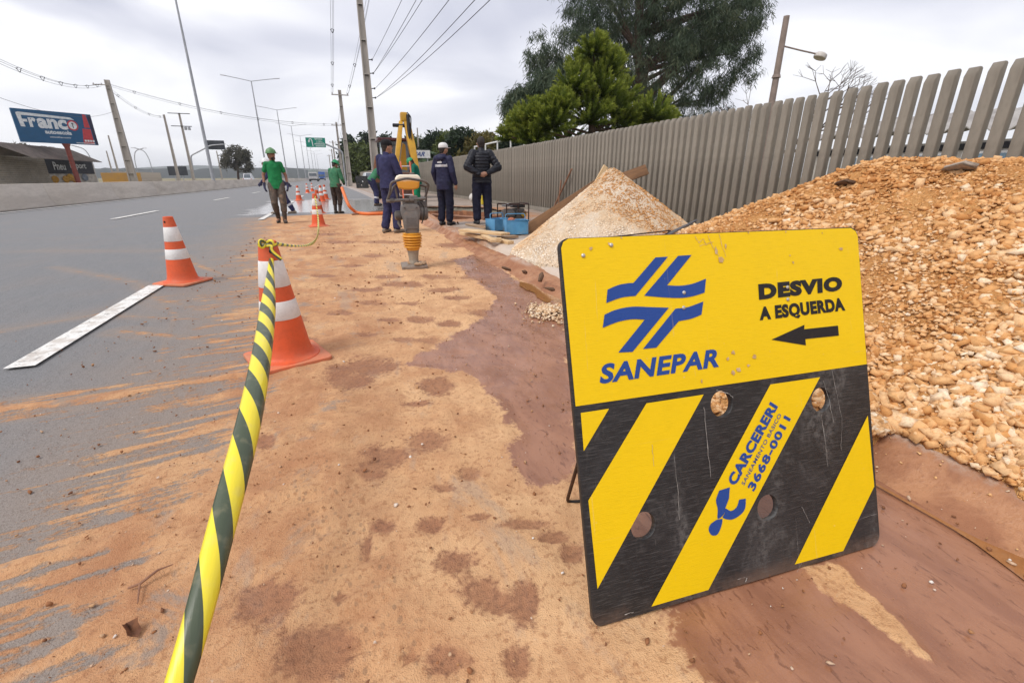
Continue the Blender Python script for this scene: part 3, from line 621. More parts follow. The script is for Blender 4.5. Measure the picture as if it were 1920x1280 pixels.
# crumbs and pebbles lying on road and mud
n = 2600; X = RNG.uniform(-3.2, 1.85, n*3); Y = RNG.uniform(.35, 9, n*3); pr = np.clip((2.2/np.hypot(X, Y))**1.2, 0, 1)*sst(-2.8, -.6, X); kp = RNG.random(n*3) < pr; X, Y = X[kp][:n], Y[kp][:n]
Zr = np.interp(X, [-3.2, -1.2, -.4], [.0, .006, .012]); sz = np.clip(np.exp(RNG.normal(np.log(.0040), .55, len(X))), .0018, .011)
v, f = scatter(np.stack([X, Y, Zr+sz*.3], -1), sz); tint = RNG.random(len(X))
PEB = gravel_mat('road_crumbs', False, [(0, (.15, .065, .035)), (.55, (.30, .13, .06)), (.8, (.45, .26, .13)), (.93, (.62, .5, .4)), (1, (.75, .72, .68))])
tag(mobj('road_crumbs', fast_mesh('road_crumbs', v, f, False, dict(tint=np.repeat(tint, 12))), PEB), 'small crumbs of soil and gravel strewn over the sandy road', 'gravel', kind='stuff')
n = 750; X = RNG.uniform(-1.6, 1.7, n); Y = RNG.uniform(2.4, 11, n); sz = np.clip(np.exp(RNG.normal(np.log(.0085), .5, n)), .004, .024)*np.clip(Y/4.5, .5, 1); v, f = scatter(np.stack([X, Y, .012+sz*.25], -1), sz)
tag(mobj('soil_crumbs', fast_mesh('soil_crumbs', v, f, False, dict(tint=np.repeat(RNG.random(n)*.75, 12))), PEB), 'dark soil crumbs strewn over the sand around the rammer', 'soil', kind='stuff')
# spilled white gravel at the kerb beside the sign, and soil lumps on the broken kerb
pc = onz(1035, 590); n = 1100; a = RNG.normal(size=(n, 2))*[.09, .12]; sz = np.clip(np.exp(RNG.normal(np.log(.0085), .45, n)), .004, .02)
v, f = chips(np.stack([pc[0]+a[:, 0], pc[1]+a[:, 1], .02+.05*np.exp(-(a[:, 0]/.1)**2-(a[:, 1]/.12)**2)], -1), sz)
tag(mobj('spilled_gravel', fast_mesh('spilled_gravel', v, f, False, dict(tint=np.repeat(RNG.random(n), 8))), gravel_mat('white_gravel', False, [(0, (.50, .30, .15)), (.5, (.70, .52, .34)), (1, (.80, .68, .52))])), 'small heap of pale gravel spilled by the kerb left of the sign', 'gravel', kind='stuff')

# muddy water standing in the gutter
WATER = NT('gutter_water'); WATER = WATER.fin((.30, .13, .05), .06, 0., None, .5)
for (y0_, y1_, nm) in ((-1.5, 2.3, 'near'), (3.0, 4.6, 'far')):
    Y_ = np.linspace(y0_, y1_, 60); wdt = .008+.085*sst(.35, .75, fbm(Y_*2.6, 0*Y_, 3, 91)); wdt = wdt*np.clip(np.minimum(Y_-y0_, y1_-Y_)/.25, 0, 1); cx_ = 1.745+.03*(fbm(Y_*1.5, 0*Y_+3, 2, 92)-.5)
    v_ = np.concatenate([np.stack([cx_-wdt, Y_, 0*Y_+.011], -1), np.stack([cx_+wdt, Y_, 0*Y_+.011], -1)]); i_ = np.arange(59)
    tag(mobj('gutter_water', fast_mesh('gutter_water', v_, np.stack([i_, i_+60, i_+61, i_+1], -1)), WATER), kind='structure')
# ================================================================== text helper: lettering fitted into a quad of a flat face
def text_mesh(txt, quad, depth, bold=.0, name='lettering', spacing=1.0):
    """quad = four (u,v) corners bottom-left, bottom-right, top-right, top-left"""
    cu = bpy.data.curves.new('t', 'FONT'); cu.body = txt; cu.size = 1.0; cu.offset = bold; cu.space_character = spacing; cu.resolution_u = 4
    o = bpy.data.objects.new('t', cu); COL.objects.link(o); dg = bpy.context.evaluated_depsgraph_get(); me = bpy.data.meshes.new_from_object(o.evaluated_get(dg))
    bpy.data.objects.remove(o); V = np.array([v.co[:] for v in me.vertices]); lo, hi = V.min(0), V.max(0)
    u = (V[:, 0]-lo[0])/(hi[0]-lo[0]); v_ = (V[:, 1]-lo[1])/max(1e-6, hi[1]-lo[1]); q = np.array(quad)
    p = (q[0]*(1-u)[:, None]+q[1]*u[:, None])*(1-v_)[:, None]+(q[3]*(1-u)[:, None]+q[2]*u[:, None])*v_[:, None]
    for i, vv in enumerate(me.vertices): vv.co = (p[i, 0], depth, p[i, 1])
    me.name = name; me.materials.clear(); return me
def flat_poly(name, poly, depth, m, parent):
    """thin painted shape on a face; local x,z plane, facing -y"""
    from mathutils.geometry import tessellate_polygon
    tr = tessellate_polygon([[Vector((p[0], p[1], 0)) for p in poly]])
    me = bpy.data.meshes.new(name); me.from_pydata([(p[0], depth, p[1]) for p in poly], [], [tuple(t_) for t_ in tr]); return mobj(name, me, m, parent)
def smooth_poly(pts, sub=4, corners=()):
    """Catmull-Rom through points, straight at the listed corner indexes"""
    n = len(pts); P = np.array(pts); o = []
    for i in range(n):
        p0, p1, p2, p3 = P[(i-1) % n], P[i], P[(i+1) % n], P[(i+2) % n]
        if i in corners: p0 = p1-(p2-p1)
        if (i+1) % n in corners: p3 = p2+(p2-p1)
        for k in range(sub):
            t = k/sub; o.append(tuple(.5*(2*p1+(p2-p0)*t+(2*p0-5*p1+4*p2-p3)*t*t+(3*p1-p0-3*p2+p3)*t**3)))
    return o
# ================================================================== yellow detour sign
SB_L = np.array([.4790, .7150, 0.0]); SIGN_ROT = R(-3.24); LEAN = R(19)
sign = empty('detour_sign', (SB_L[0], SB_L[1], .012), 0, 'yellow and black plywood detour board with blue logo leaning back on the mud', 'sign')
sign.rotation_euler = (-LEAN, 0, SIGN_ROT); sign.rotation_mode = 'XYZ'
BW, BH, BT = .9755, .980, .018
def paint(name, col, worn, sc=1., amount=.5, scr=1., rough=.42):
    t = NT(name); P = t.coord('Object'); gr = t.noise(t.map(P, (7, 1, 110)), 3.5, 5, .65); n1 = t.noise(P, 4.5, 6, .7, .5); n2 = t.noise(P, 48, 5, .7)
    c = t.mix(t.math('MULTIPLY', t.step(n1, .40, .68), .10), col, tuple(x*.72 for x in col)); c = t.mix(t.math('MULTIPLY', t.step(gr, .48, .66), .16), c, tuple(x*.6 for x in col))
    sp_ = t.math('MULTIPLY', t.step(n2, .66, .72), t.step(n1, .48, .62)); c = t.mix(t.math('MULTIPLY', sp_, amount), c, worn)
    s1 = t.noise(t.map(P, (60, 1, 2.2), (0, .35, 0)), 1.0, 5, .6, .6); s2 = t.noise(t.map(P, (1.6, 1, 45), (0, -.25, 0)), 1., 5, .6, .6)
    sc_ = t.math('MAXIMUM', t.step(s1, .675, .70), t.step(s2, .70, .72)); c = t.mix(t.math('MULTIPLY', sc_, scr*t_amt(amount)), c, worn)
    return t.fin(c, t.math('MULTIPLY_ADD', n2, .3, rough-.06), 0., t.bump(t.math('ADD', gr, t.math('MULTIPLY', n2, .3)), .22, .004), .28)
def t_amt(a): return min(1., a*.9)
def black_paint():
    t = NT('black_board_paint'); P = t.coord('Object'); gr = t.noise(t.map(P, (5, 1, 90)), 3.5, 6, .7); n1 = t.noise(P, 3.2, 6, .7, .6); n2 = t.noise(P, 60, 5, .7)
    c = t.mix(t.step(n1, .4, .66), (.012, .0115, .012), (.026, .025, .026)); c = t.mix(t.math('MULTIPLY', t.step(gr, .47, .70), .8), c, (.085, .080, .078))
    sm_ = t.math('MULTIPLY', t.step(t.noise(t.map(P, (2.2, 1, 1.1)), 2.6, 5, .65, .8), .52, .74), t.step(n2, .38, .62)); c = t.mix(t.math('MULTIPLY', sm_, .62), c, (.17, .16, .15))
    s1 = t.noise(t.map(P, (42, 1, 1.2), (0, .08, 0)), 1., 6, .6, .5); s2 = t.noise(t.map(P, (2.4, 1, 30), (0, .45, 0)), 1.3, 6, .6, .8)
    k = t.math('MULTIPLY', t.math('MAXIMUM', t.step(s1, .69, .715), t.step(s2, .715, .735)), t.step(n2, .40, .60)); c = t.mix(t.math('MULTIPLY', k, .8), c, (.40, .37, .34))
    z = t.sep(P)[2]; mud_ = t.math('MULTIPLY', t.step(t.math('ADD', z, t.math('MULTIPLY', n2, .05)), .075, .02), t.step(n1, .35, .6)); c = t.mix(t.math('MULTIPLY', mud_, .5), c, (.20, .12, .08))
    return t.fin(c, t.math('MULTIPLY_ADD', n2, .3, .36), 0., t.bump(t.math('ADD', gr, t.math('MULTIPLY', n2, .4)), .3, .004), .4)
BLACKP = black_paint()
YEL = paint('yellow_board_paint', (.82, .545, .001), (.62, .46, .28), amount=.75, scr=.25)
BLU = paint('blue_logo_paint', (.018, .062, .27), (.55, .40, .10), amount=.55, scr=.3)
BLK = paint('black_letter_paint', (.014, .013, .014), (.45, .30, .03), amount=.7, scr=.5)
def rrect(w_, h_, r, n=6):
    o = []
    for cx_, cz_, a0 in ((w_-r[0], r[0], -90), (w_-r[1], h_-r[1], 0), (r[2], h_-r[2], 90), (r[3], r[3], 180)):
        rr = w_-cx_ if cx_ > w_/2 else cx_
        for i in range(n+1):
            a = R(a0+90*i/n); o.append((cx_+rr*math.cos(a), cz_+rr*math.sin(a)))
    return o
HOLES = [(.4361, .5106), (.7852, .4756), (.1633, .2274), (.5628, .1969)]; HR = .0365
def board_mesh(name, w_, h_, th, holes, hr, rad):
    cu = bpy.data.curves.new('b', 'CURVE'); cu.dimensions = '2D'; cu.fill_mode = 'BOTH'; cu.extrude = th/2
    def spl(pts):
        s_ = cu.splines.new('POLY'); s_.points.add(len(pts)-1); s_.use_cyclic_u = True
        for p, q in zip(s_.points, pts): p.co = (q[0], q[1], 0, 1)
    spl(rrect(w_, h_, rad))
    for hx, hy in holes: spl([(hx+hr*math.cos(2*math.pi*i/32), hy+hr*math.sin(2*math.pi*i/32)) for i in range(32)])
    o = bpy.data.objects.new('b', cu); COL.objects.link(o); me = bpy.data.meshes.new_from_object(o.evaluated_get(bpy.context.evaluated_depsgraph_get())); bpy.data.objects.remove(o)
    for v in me.vertices: x, y_, z_ = v.co; v.co = (x, th/2-z_, y_)       # front at y=0, back at y=th
    me.name = name; me.materials.clear(); return me
def front_fix(me):
    bm = bmesh.new(); bm.from_mesh(me); bmesh.ops.remove_doubles(bm, verts=bm.verts, dist=1e-6); bmesh.ops.recalc_face_normals(bm, faces=bm.faces); bm.to_mesh(me); bm.free()
bme = board_mesh('board', BW, BH, BT, HOLES, HR, (.035, .030, .024, .022)); front_fix(bme)
mobj('board', bme, BLACKP, sign)
EPS = -.0012
yt = [(.0035, .563), (.9728, .561), (.9735, .952), (.966, .968), (.948, .9775), (.024, .9785), (.010, .971), (.003, .956)]
flat_poly('yellow_field', yt, EPS, YEL, sign)
for p in ([(.0157, .5448), (.0941, .5448), (.0146, .4487)], [(.2024, .5440), (.3791, .5441), (.0182, .0967), (.0150, .3232)], [(.6042, .5440), (.7859, .5430), (.3430, .0135), (.1657, .0130)], [(.9614, .4041), (.9669, .1833), (.8247, .0130), (.6404, .0145)]):
    flat_poly('yellow_stripe', p, EPS, YEL, sign)
E2 = -.0024
LA = [(.2652, .9208), (.303, .9208), (.1966, .8244), (.1716, .8244), (.1457, .8212), (.1119, .8124), (.1187, .846), (.149, .8553), (.1749, .8582), (.1941, .8583)]
LB = [(.3344, .9216), (.3763, .922), (.293, .8457), (.3339, .8421), (.3733, .8452), (.416, .856), (.4077, .8187), (.3701, .8117), (.3307, .8098), (.2765, .8153), (.2222, .8234)]
LC = [(.1041, .7835), (.1379, .7934), (.1846, .7975), (.2367, .7924), (.2927, .7866), (.1743, .6817), (.1334, .6842), (.2177, .7613), (.1814, .7654), (.1399, .7621), (.0959, .751)]
LD = [(.3126, .7826), (.3505, .7834), (.4014, .7949), (.3923, .7602), (.3586, .7519), (.3193, .7486), (.245, .6855), (.2051, .6859)]
for p, c in ((LA, (0, 1, 2, 5, 6, 9)), (LB, (0, 1, 2, 5, 6, 10)), (LC, (0, 4, 5, 6, 7, 10)), (LD, (0, 2, 3, 5, 6, 7))): flat_poly('logo_stroke', smooth_poly(p, 5, c), E2, BLU, sign)
def letters(txt, quad, m, parent, depth=E2, bold=.02, name='lettering', spacing=1.0): return mobj(name, text_mesh(txt, quad, depth, bold, name, spacing), m, parent)
letters('SANEPAR', [(.0725, .610), (.4345, .613), (.449, .664), (.086, .660)], BLU, sign, bold=.036, spacing=1.06)
letters('DESVIO', [(.587, .7855), (.895, .7915), (.898, .8345), (.588, .8305)], BLK, sign, bold=.070, spacing=1.14)
letters('A ESQUERDA', [(.583, .7215), (.903, .7245), (.897, .771), (.585, .766)], BLK, sign, bold=.058, spacing=1.1)
flat_poly('arrow', [(.619, .6703), (.7417, .7021), (.7395, .6893), (.8683, .6886), (.8689, .6585), (.741, .6603), (.7412, .6419)], E2, BLK, sign)
CAR = [(.4568, .2775), (.6242, .4776), (.5979, .4959), (.4298, .2978)]
letters('CARCERERI', CAR, BLU, sign, bold=.05, spacing=1.08)
letters('SANEAMENTO BÁSICO', [(.4860, .2745), (.6340, .4520), (.6215, .4605), (.4745, .2840)], BLU, sign, bold=.004, spacing=1.06)
letters('3668-0011', [(.5174, .2513), (.6665, .4365), (.6440, .4505), (.4950, .2680)], BLU, sign, bold=.04, spacing=1.12)
CL1 = [(.4026, .2762), (.438, .2790), (.4322, .2486), (.4175, .2240), (.4100, .2080), (.3905, .2005), (.3930, .226), (.3900, .252)]
CL2 = [(.4175, .2240), (.4353, .2132), (.4549, .2197), (.4656, .2391), (.4880, .2379), (.4828, .2111), (.4651, .1962), (.4352, .1890), (.4075, .1995), (.4130, .2090)]
CL3 = [(.4060, .1975), (.4020, .182), (.3911, .1638), (.3817, .1570), (.3664, .1603), (.3588, .1758), (.3660, .1900), (.3860, .1985)]
for p, c in ((CL1, (1, 2, 0)), (CL2, (3, 4)), (CL3, (0, 7))): flat_poly('emblem', smooth_poly(p, 4, c), E2, BLU, sign)
# bolt heads and the bent wire prop behind
BOLT = mat('bolt_steel', (.55, .52, .48), None, 30, .45, .7)
for (u_, v_) in ((.343, .823), (.338, .783), (.690, .815), (.688, .780), (.06, .935), (.14, .958)):
    bb = MB(); bb.lathe([(.0052, 0), (.0052, .0012), (.0030, .003), (.0005, .0034)], 12); o = bb.build('bolt', BOLT, sign, smooth=True); o.location = (u_, -.0022, v_); o.rotation_euler = (math.pi/2, 0, 0)
PROP = mat('prop_iron', (.045, .04, .038), (.10, .055, .035), 18, .6, .6)
Mi = (Matrix.Translation(sign.location) @ sign.rotation_euler.to_matrix().to_4x4()).inverted()
def wl(p): return Mi @ Vector(p)
def brd(u_, v_, d): return Vector((u_, d, v_))
g1 = wl((.625, 1.165, .012)); g2 = wl((1.36, 1.125, .012))
bb = MB(); bb.tube(round_path([brd(.10, .90, BT+.006), brd(.10, .62, BT+.012), g1, g1+Vector((.05, -.02, 0)), g2-Vector((.05, -.02, 0)), g2, brd(.90, .62, BT+.012), brd(.90, .90, BT+.006)], .03), .006, 8); bb.build('prop', PROP, sign, smooth=True)

# scrapes and scuffs knocked into the paint
_w = np.array([math.cos(SIGN_ROT), math.sin(SIGN_ROT), 0]); _b = np.array([-math.sin(SIGN_ROT), math.cos(SIGN_ROT), 0]); _u = math.cos(LEAN)*np.array([0, 0, 1])+math.sin(LEAN)*_b; _n = np.cross(_w, _u)
def suv(x, y): d = ray(x, y); o0 = np.array([0, 0, CAM_H]); P_ = o0+d*(((SB_L-o0)@_n)/(d@_n))-SB_L; return float(P_@_w), float(P_@_u)
SCR = mat('scratch_grey', (.42, .40, .37), (.24, .22, .2), 60, .8); SCRB = mat('scuff_tan', (.60, .44, .27), (.48, .30, .12), 40, .85)
def scratch(pts, wd, m=SCR):
    P_ = [np.array(suv(*p)) for p in pts]; L1 = []; L2 = []
    Q_ = []
    for a, c in zip(P_[:-1], P_[1:]):
        for t_ in np.linspace(0, 1, 7)[:-1]: Q_.append(a+(c-a)*t_+RNG.normal(size=2)*.0008)
    Q_.append(P_[-1]); Q_ = np.array(Q_); d = np.gradient(Q_, axis=0); n_ = np.stack([-d[:, 1], d[:, 0]], -1); n_ /= np.linalg.norm(n_, axis=1)[:, None]+1e-9
    ww = wd*RNG.uniform(.25, 1., len(Q_))[:, None]; flat_poly('scratch', [tuple(q) for q in Q_+n_*ww]+[tuple(q) for q in (Q_-n_*ww)[::-1]], -.0030, m, sign)
def scuff(x, y, rx, ry, m=SCRB):
    c = np.array(suv(x, y)); a = np.linspace(0, 2*math.pi, 13)[:-1]; r_ = RNG.uniform(.45, 1.1, 12); k_ = .00098; flat_poly('scuff', [(c[0]+rx*k_*q*math.cos(t_), c[1]+ry*k_*q*math.sin(t_)) for q, t_ in zip(r_, a)], -.0032, m, sign)
for pts, wd in (([(1318, 770), (1322, 820), (1330, 900)], .0011), ([(1262, 860), (1268, 920), (1272, 980)], .0007), ([(1540, 720), (1552, 760), (1560, 800)], .0008), ([(1536, 782), (1545, 840), (1549, 880)], .0009), ([(1556, 700), (1575, 790), (1574, 850)], .0006), ([(1340, 738), (1365, 745), (1372, 752)], .0012), ([(1600, 980), (1640, 968)], .0006), ([(1500, 955), (1515, 985)], .0006), ([(1170, 1156), (1186, 1152)], .0015), ([(1395, 1095), (1398, 1088)], .002), ([(1220, 840), (1224, 880)], .0006), ([(1455, 1140), (1500, 1060)], .0005)): scratch(pts, wd)
for a in ((1350, 495, 11, 14), (1340, 478, 5, 12), (1358, 470, 3, 10), (1372, 668, 8, 7), (1362, 680, 6, 5), (1412, 676, 8, 7), (1382, 700, 9, 7), (1400, 692, 7, 5), (1372, 706, 7, 8), (1573, 474, 9, 6), (1484, 500, 4, 4), (1478, 487, 3, 3), (1106, 475, 6, 5), (1140, 467, 4, 4), (1313, 722, 4, 7), (1400, 445, 3, 4), (1470, 443, 3, 3), (1163, 455, 3, 3), (1538, 445, 3, 3)): scuff(*a)
for pts in ([(1300, 452), (1308, 464), (1316, 456), (1322, 468)], [(1325, 450), (1333, 470), (1345, 488)], [(1345, 447), (1352, 470), (1358, 490)], [(1310, 470), (1335, 462)]): scratch(pts, .0009, SCRB)
# ================================================================== traffic cones
ORG = mat('cone_orange', (.70, .105, .030), (.60, .10, .035), 5, .55, bump=.12, dirt=.35, dirtc=(.42, .22, .12))
ORGB = mat('cone_base_orange', (.68, .17, .075), (.55, .19, .10), 6, .7, bump=.2, dirt=.6, dirtc=(.46, .26, .15))
WBAND = mat('cone_white', (.78, .76, .74), (.68, .66, .64), 7, .5, dirt=.25, dirtc=(.55, .42, .32))
HOLE = mat('hole_dark', (.02, .018, .016), None, 8, .9)
def make_cone(H=.73):
    root = empty('traffic_cone', (0, 0, 0))
    b = MB(); s = .215
    pts = []
    for cx_, cy_, a0 in ((s-.04, s-.04, 0), (-s+.04, s-.04, 90), (-s+.04, -s+.04, 180), (s-.04, -s+.04, 270)):
        for i in range(5): a = R(a0+22.5*i); pts.append((cx_+.04*math.cos(a), cy_+.04*math.sin(a)))
    b.prism(pts, 0, .022, 'xy'); b.build('base', ORGB, root, bevel=.005)
    r0, r1 = .150, .047
    def rad(z): return r0+(r1-r0)*(z-.03)/(H-.03)
    b = MB(); b.lathe([(.195, .021), (.190, .028), (.165, .034), (rad(.05)+.004, .05), (rad(.10), .10)]+[(rad(z), z) for z in np.linspace(.14, H-.004, 12)]+[(r1-.006, H), (r1-.012, H-.002), (r1-.014, H-.05)], 28)
    b.build('body', ORG, root, smooth=True)
    for a, c in ((.64, .85), (.375, .525)):
        b = MB(); z0, z1 = H*a, H*c; b.lathe([(rad(z0)+.0004, z0), (rad(z0)+.0022, z0+.003), (rad(z1)+.0022, z1-.003), (rad(z1)+.0004, z1)], 28)
        b.f = b.f[:-2]; b.build('reflective_band', WBAND, root, smooth=True)
    b = MB(); b.ell((0, -rad(H-.055)-.001, H-.055), (.012, .004, .012), 12, 8); b.build('grommet', HOLE, root, smooth=True)
    return root
cone0 = make_cone()
CONES = [((-1.705, 5.821), -.5, .95, 0, 'orange cone standing alone on the end of the white line at left', None),
         ((-.425, 3.005), .35, 1.0, 0, 'muddy orange cone in front with striped tape tied to its top', None),
         ((-.531, 11.807), .2, 1.0, .0, 'orange cone on the sand where the tape runs out, ahead of the walking worker', None),
         (tuple(onz(561, 376)[:2]), .4, .96, 0, 'first orange cone on the asphalt right of the walking worker', None),
         (tuple(onz(577, 362)[:2]), .1, .92, 0, 'far orange cone with a dark base on the traffic lane', None),
         (tuple(onz(586, 359)[:2]), .6, .9, 0, 'farthest orange cone, near the approaching lorries', None),
         (tuple(onz(604, 378)[:2]), .9, 1.0, 0, 'leaning orange cone just behind the taped cone on the wet road', None),
         (tuple(onz(611, 374)[:2]), .3, 1.0, 0, 'pale orange cone nearest the worker with the hose', None),
         (tuple(onz(598, 400)[:2]), .3, .98, .10, 'orange cone on wet asphalt right behind the taped one', None)]
for i, (xy, rz, sc_, ln, lb, _) in enumerate(CONES):
    o = cone0 if i == 0 else copy_tree(cone0)
    o.location = (xy[0], xy[1], .006 if xy[1] < 16 else .001); o.rotation_euler = (ln, 0, rz); o.scale = (sc_, sc_, sc_); tag(o, lb, 'cone', 'orange traffic cones along the closed shoulder')
# ================================================================== barrier tape
def tape_mat():
    t = NT('barrier_tape'); s_ = t.attr('along'); a = t.attr('across'); P = t.pos()
    ph = t.math('FRACT', t.math('ADD', s_, t.math('MULTIPLY', a, .42))); e_ = t.math('ABSOLUTE', t.math('SUBTRACT', ph, .5)); k = t.step(e_, .240, .246)
    n_ = t.noise(P, 25, 3); c = t.mix(k, (.062, .080, .046), (.80, .66, .035)); c = t.mix(t.math('MULTIPLY', t.step(n_, .5, .7), .15), c, (.5, .42, .25))
    wr = t.noise(t.map(P, (30, 3, 3)), 2.5, 3)
    return t.fin(c, .36, 0., t.bump(wr, .12, .01), .5, Transmission_Weight=.0)
TAPE = tape_mat()
def ribbon(name, pts, width, facing, curl, period, parent, s0=0., n_ac=9, twist=None):
    P = np.array(pts, float); n = len(P); d = np.gradient(P, axis=0); d /= np.linalg.norm(d, axis=1)[:, None]
    L = np.concatenate([[0], np.cumsum(np.linalg.norm(np.diff(P, axis=0), axis=1))])+s0
    vs = []; al = []; ac = []
    for i in range(n):
        fv = np.array(facing(P[i]), float); fv /= np.linalg.norm(fv); x = np.cross(d[i], fv); x /= np.linalg.norm(x); z = np.cross(x, d[i])
        if z@fv < 0: z = -z
        if twist is not None: a = twist[i]; x, z = x*math.cos(a)+z*math.sin(a), z*math.cos(a)-x*math.sin(a)
        w_ = width[i] if hasattr(width, '__len__') else width; cu_ = curl[i] if hasattr(curl, '__len__') else curl
        ang = cu_
        for k in range(n_ac):
            u = k/(n_ac-1)*2-1; th = u*ang; rr = w_/2/max(ang, .05)
            vs.append(P[i]+x*rr*math.sin(th)+z*rr*(math.cos(th)-1)); al.append(L[i]/period); ac.append(u)
    id_ = np.arange(n*n_ac).reshape(n, n_ac); q = np.stack([id_[:-1, :-1], id_[:-1, 1:], id_[1:, 1:], id_[1:, :-1]], -1).reshape(-1, 4)
    me = fast_mesh(name, np.array(vs), q, True, dict(along=al, across=ac)); o = mobj(name, me, TAPE, parent)
    sm = o.modifiers.new('s', 'SOLIDIFY'); sm.thickness = .0006; return o
tape = empty('barrier_tape', (0, 0, 0), 0, 'yellow and black striped barrier tape stretched from the camera to the cones', 'barrier tape')
tp = [(510, 462, 2.78), (508, 500, 2.50), (506, 554, 2.15), (500, 619, 1.78), (487, 689, 1.50), (480, 737, 1.38), (456, 840, 1.20), (422, 965, 1.06), (394, 1075, .96), (360, 1200, .875), (333, 1290, .83), (312, 1360, .80)]
yy = np.array([p[1] for p in tp], float); ty = np.linspace(462, 1360, 120); px_i = np.interp(ty, yy, [p[0] for p in tp]); dp = np.interp(ty, yy, [p[2] for p in tp])
def sm1(a, k=9): pad = np.pad(a, k, mode='reflect', reflect_type='odd'); return np.convolve(pad, np.ones(2*k+1)/(2*k+1), 'same')[k:-k]
px_i = sm1(px_i); dp = sm1(dp); path = [np.array([0, 0, CAM_H])+ray(a, b)*c for a, b, c in zip(px_i, ty, dp)]
last = path[-1]; dirn = last-path[-8]; dirn /= np.linalg.norm(dirn)
for k in range(1, 26): path.append(last+dirn*.05*k+np.array([-.0012*k*k, 0, .0016*k*k]))
path = np.array(path); path = np.stack([sm1(path[:, i], 4) for i in range(3)], -1)
nP = len(path); wd = .024+.052*sst(0, 16, np.arange(nP))-.021*sst(40, 118, np.arange(nP)); camv = lambda p: np.array([0.1, 0, 1.2])-p
ribbon('tape_strip', path, wd, camv, np.full(nP, .95), .232, tape, 0.05)
# far length sagging between cones
A_ = np.array([-.425, 3.02, .725]); B_ = np.array([-.531, 11.77, .69]); tt = np.linspace(0, 1, 90)
far = A_+(B_-A_)*tt[:, None]; far[:, 2] -= .46*4*tt*(1-tt)*(.7+.6*tt); far[:, 0] += .10*np.sin(tt*3.1)
ribbon('tape_strip', far, .034, camv, .5, .232, tape, 0., 5, twist=.9*np.sin(tt*9))
# loops and tails of the knot
for (dx_, dy_, dz_, ph) in ((.036, -.015, .010, 0.), (-.028, -.02, .013, 1.), (.06, -.03, -.085, 2.)):
    t_ = np.linspace(0, 1, 22); c0 = np.array([-.425, 2.955, .715])
    if dz_ > 0: pl = np.stack([c0[0]+dx_*np.sin(t_*math.pi)*1.0, c0[1]+dy_*np.sin(t_*math.pi), c0[2]+dz_*np.sin(t_*2*math.pi)*1.4+.012], -1)
    else: pl = np.stack([c0[0]+dx_*t_+.012*np.sin(t_*7), c0[1]+dy_*t_*.6-.01, c0[2]+dz_*t_**1.3+.02*np.sin(t_*3)], -1)
    ribbon('knot_loop', pl, .021, camv, .5, .232, tape, ph*.1, 5)
t_ = np.linspace(0, 2*math.pi*1.15, 40); ribbon('knot_wrap', np.stack([-.425+.052*np.cos(t_), 3.005+.052*np.sin(t_), .712+.004*np.sin(t_*2)], -1), .026, lambda p: p-np.array([-.425, 3.005, p[2]])+1e-4, .3, .232, tape, 0, 5)
# ================================================================== tamping rammer
DKG = mat('rammer_dark', (.075, .070, .068), (.12, .105, .095), 8, .55, bump=.2, dirt=.35, dirtc=(.30, .2, .13))
GRY = mat('rammer_grey', (.20, .185, .175), (.15, .14, .13), 7, .6, bump=.2, dirt=.4, dirtc=(.30, .21, .15))
BEL = mat('bellows_yellow', (.72, .33, .025), (.60, .25, .02), 6, .5, dirt=.3, dirtc=(.42, .24, .12))
STL = mat('worn_steel', (.28, .23, .19), (.20, .15, .12), 9, .6, .3, bump=.3, dirt=.4, dirtc=(.36, .22, .13))
def tank_mat():
    t = NT('fuel_tank'); z = t.sep(t.coord('Object'))[2]; n_ = t.noise(t.coord('Object'), 14, 4)
    c = t.mix(t.step(t.math('ADD', z, t.math('MULTIPLY', n_, .03)), 1.035, 1.075), (.74, .33, .04), (.78, .70, .56)); return t.fin(c, .4, 0., None, .5, Subsurface_Weight=.0)
ram = empty('tamping_rammer', (.788, 5.81, .008), R(-4), 'upright tamping rammer with yellow bellows and orange tank on the sand', 'rammer')
b = MB(); b.box((0, -.02, .030), (.315, .30, .045), (R(3), 0, 0)); b.build('foot', STL, ram, bevel=.012)
b = MB(); b.lathe([(.060, .05), (.062, .08), (.060, .085), (.058, .12), (.070, .21), (.074, .24)], 24); b.build('leg', mat('leg_metal', (.34, .29, .23), (.26, .21, .16), 9, .55, .2, dirt=.4), ram, smooth=True)
for k in range(7):
    a = random.uniform(0, 6.3); b = MB(); b.ell((.09*math.cos(a)+.03, .08*math.sin(a)-.05, .066), (.032, .03, .022), 8, 6)
    b.build('caked_soil', mat('caked_soil', (.46, .33, .22), (.38, .24, .14), 30, .95, bump=.7), ram, wobble=.004)
pr = [(.072, .222), (.082, .235)]; 
for k in range(5):
    z0 = .25+k*.032; rr = .098+.004*k; pr += [(rr-.018, z0), (rr+.006, z0+.008), (rr+.010, z0+.016), (rr+.006, z0+.024)]
pr += [(.100, .412), (.112, .418), (.112, .432), (.09, .436)]
b = MB(); b.lathe(pr, 30); b.build('bellows', BEL, ram, smooth=True)
b = MB(); b.prism([(-.075, .435), (.075, .435), (.085, .46), (.098, .60), (.118, .68), (.105, .755), (.05, .775), (-.05, .775), (-.105, .755), (-.118, .68), (-.098, .60), (-.085, .46)], -.085, .09, 'xz'); b.build('crankcase', GRY, ram, bevel=.012)
b = MB(); b.prism([(-.072, .49), (.072, .49), (.082, .60), (.09, .66), (.06, .70), (.035, .685), (-.035, .685), (-.06, .70), (-.09, .66), (-.082, .60)], -.100, -.083, 'xz'); cc = b.build('cover_plate', GRY, ram, bevel=.006)
for k in range(5): b = MB(); b.beam((-.06, -.103, .53+k*.022), (.06, -.103, .53+k*.022), .006, .006); b.build('rib', GRY, cc)
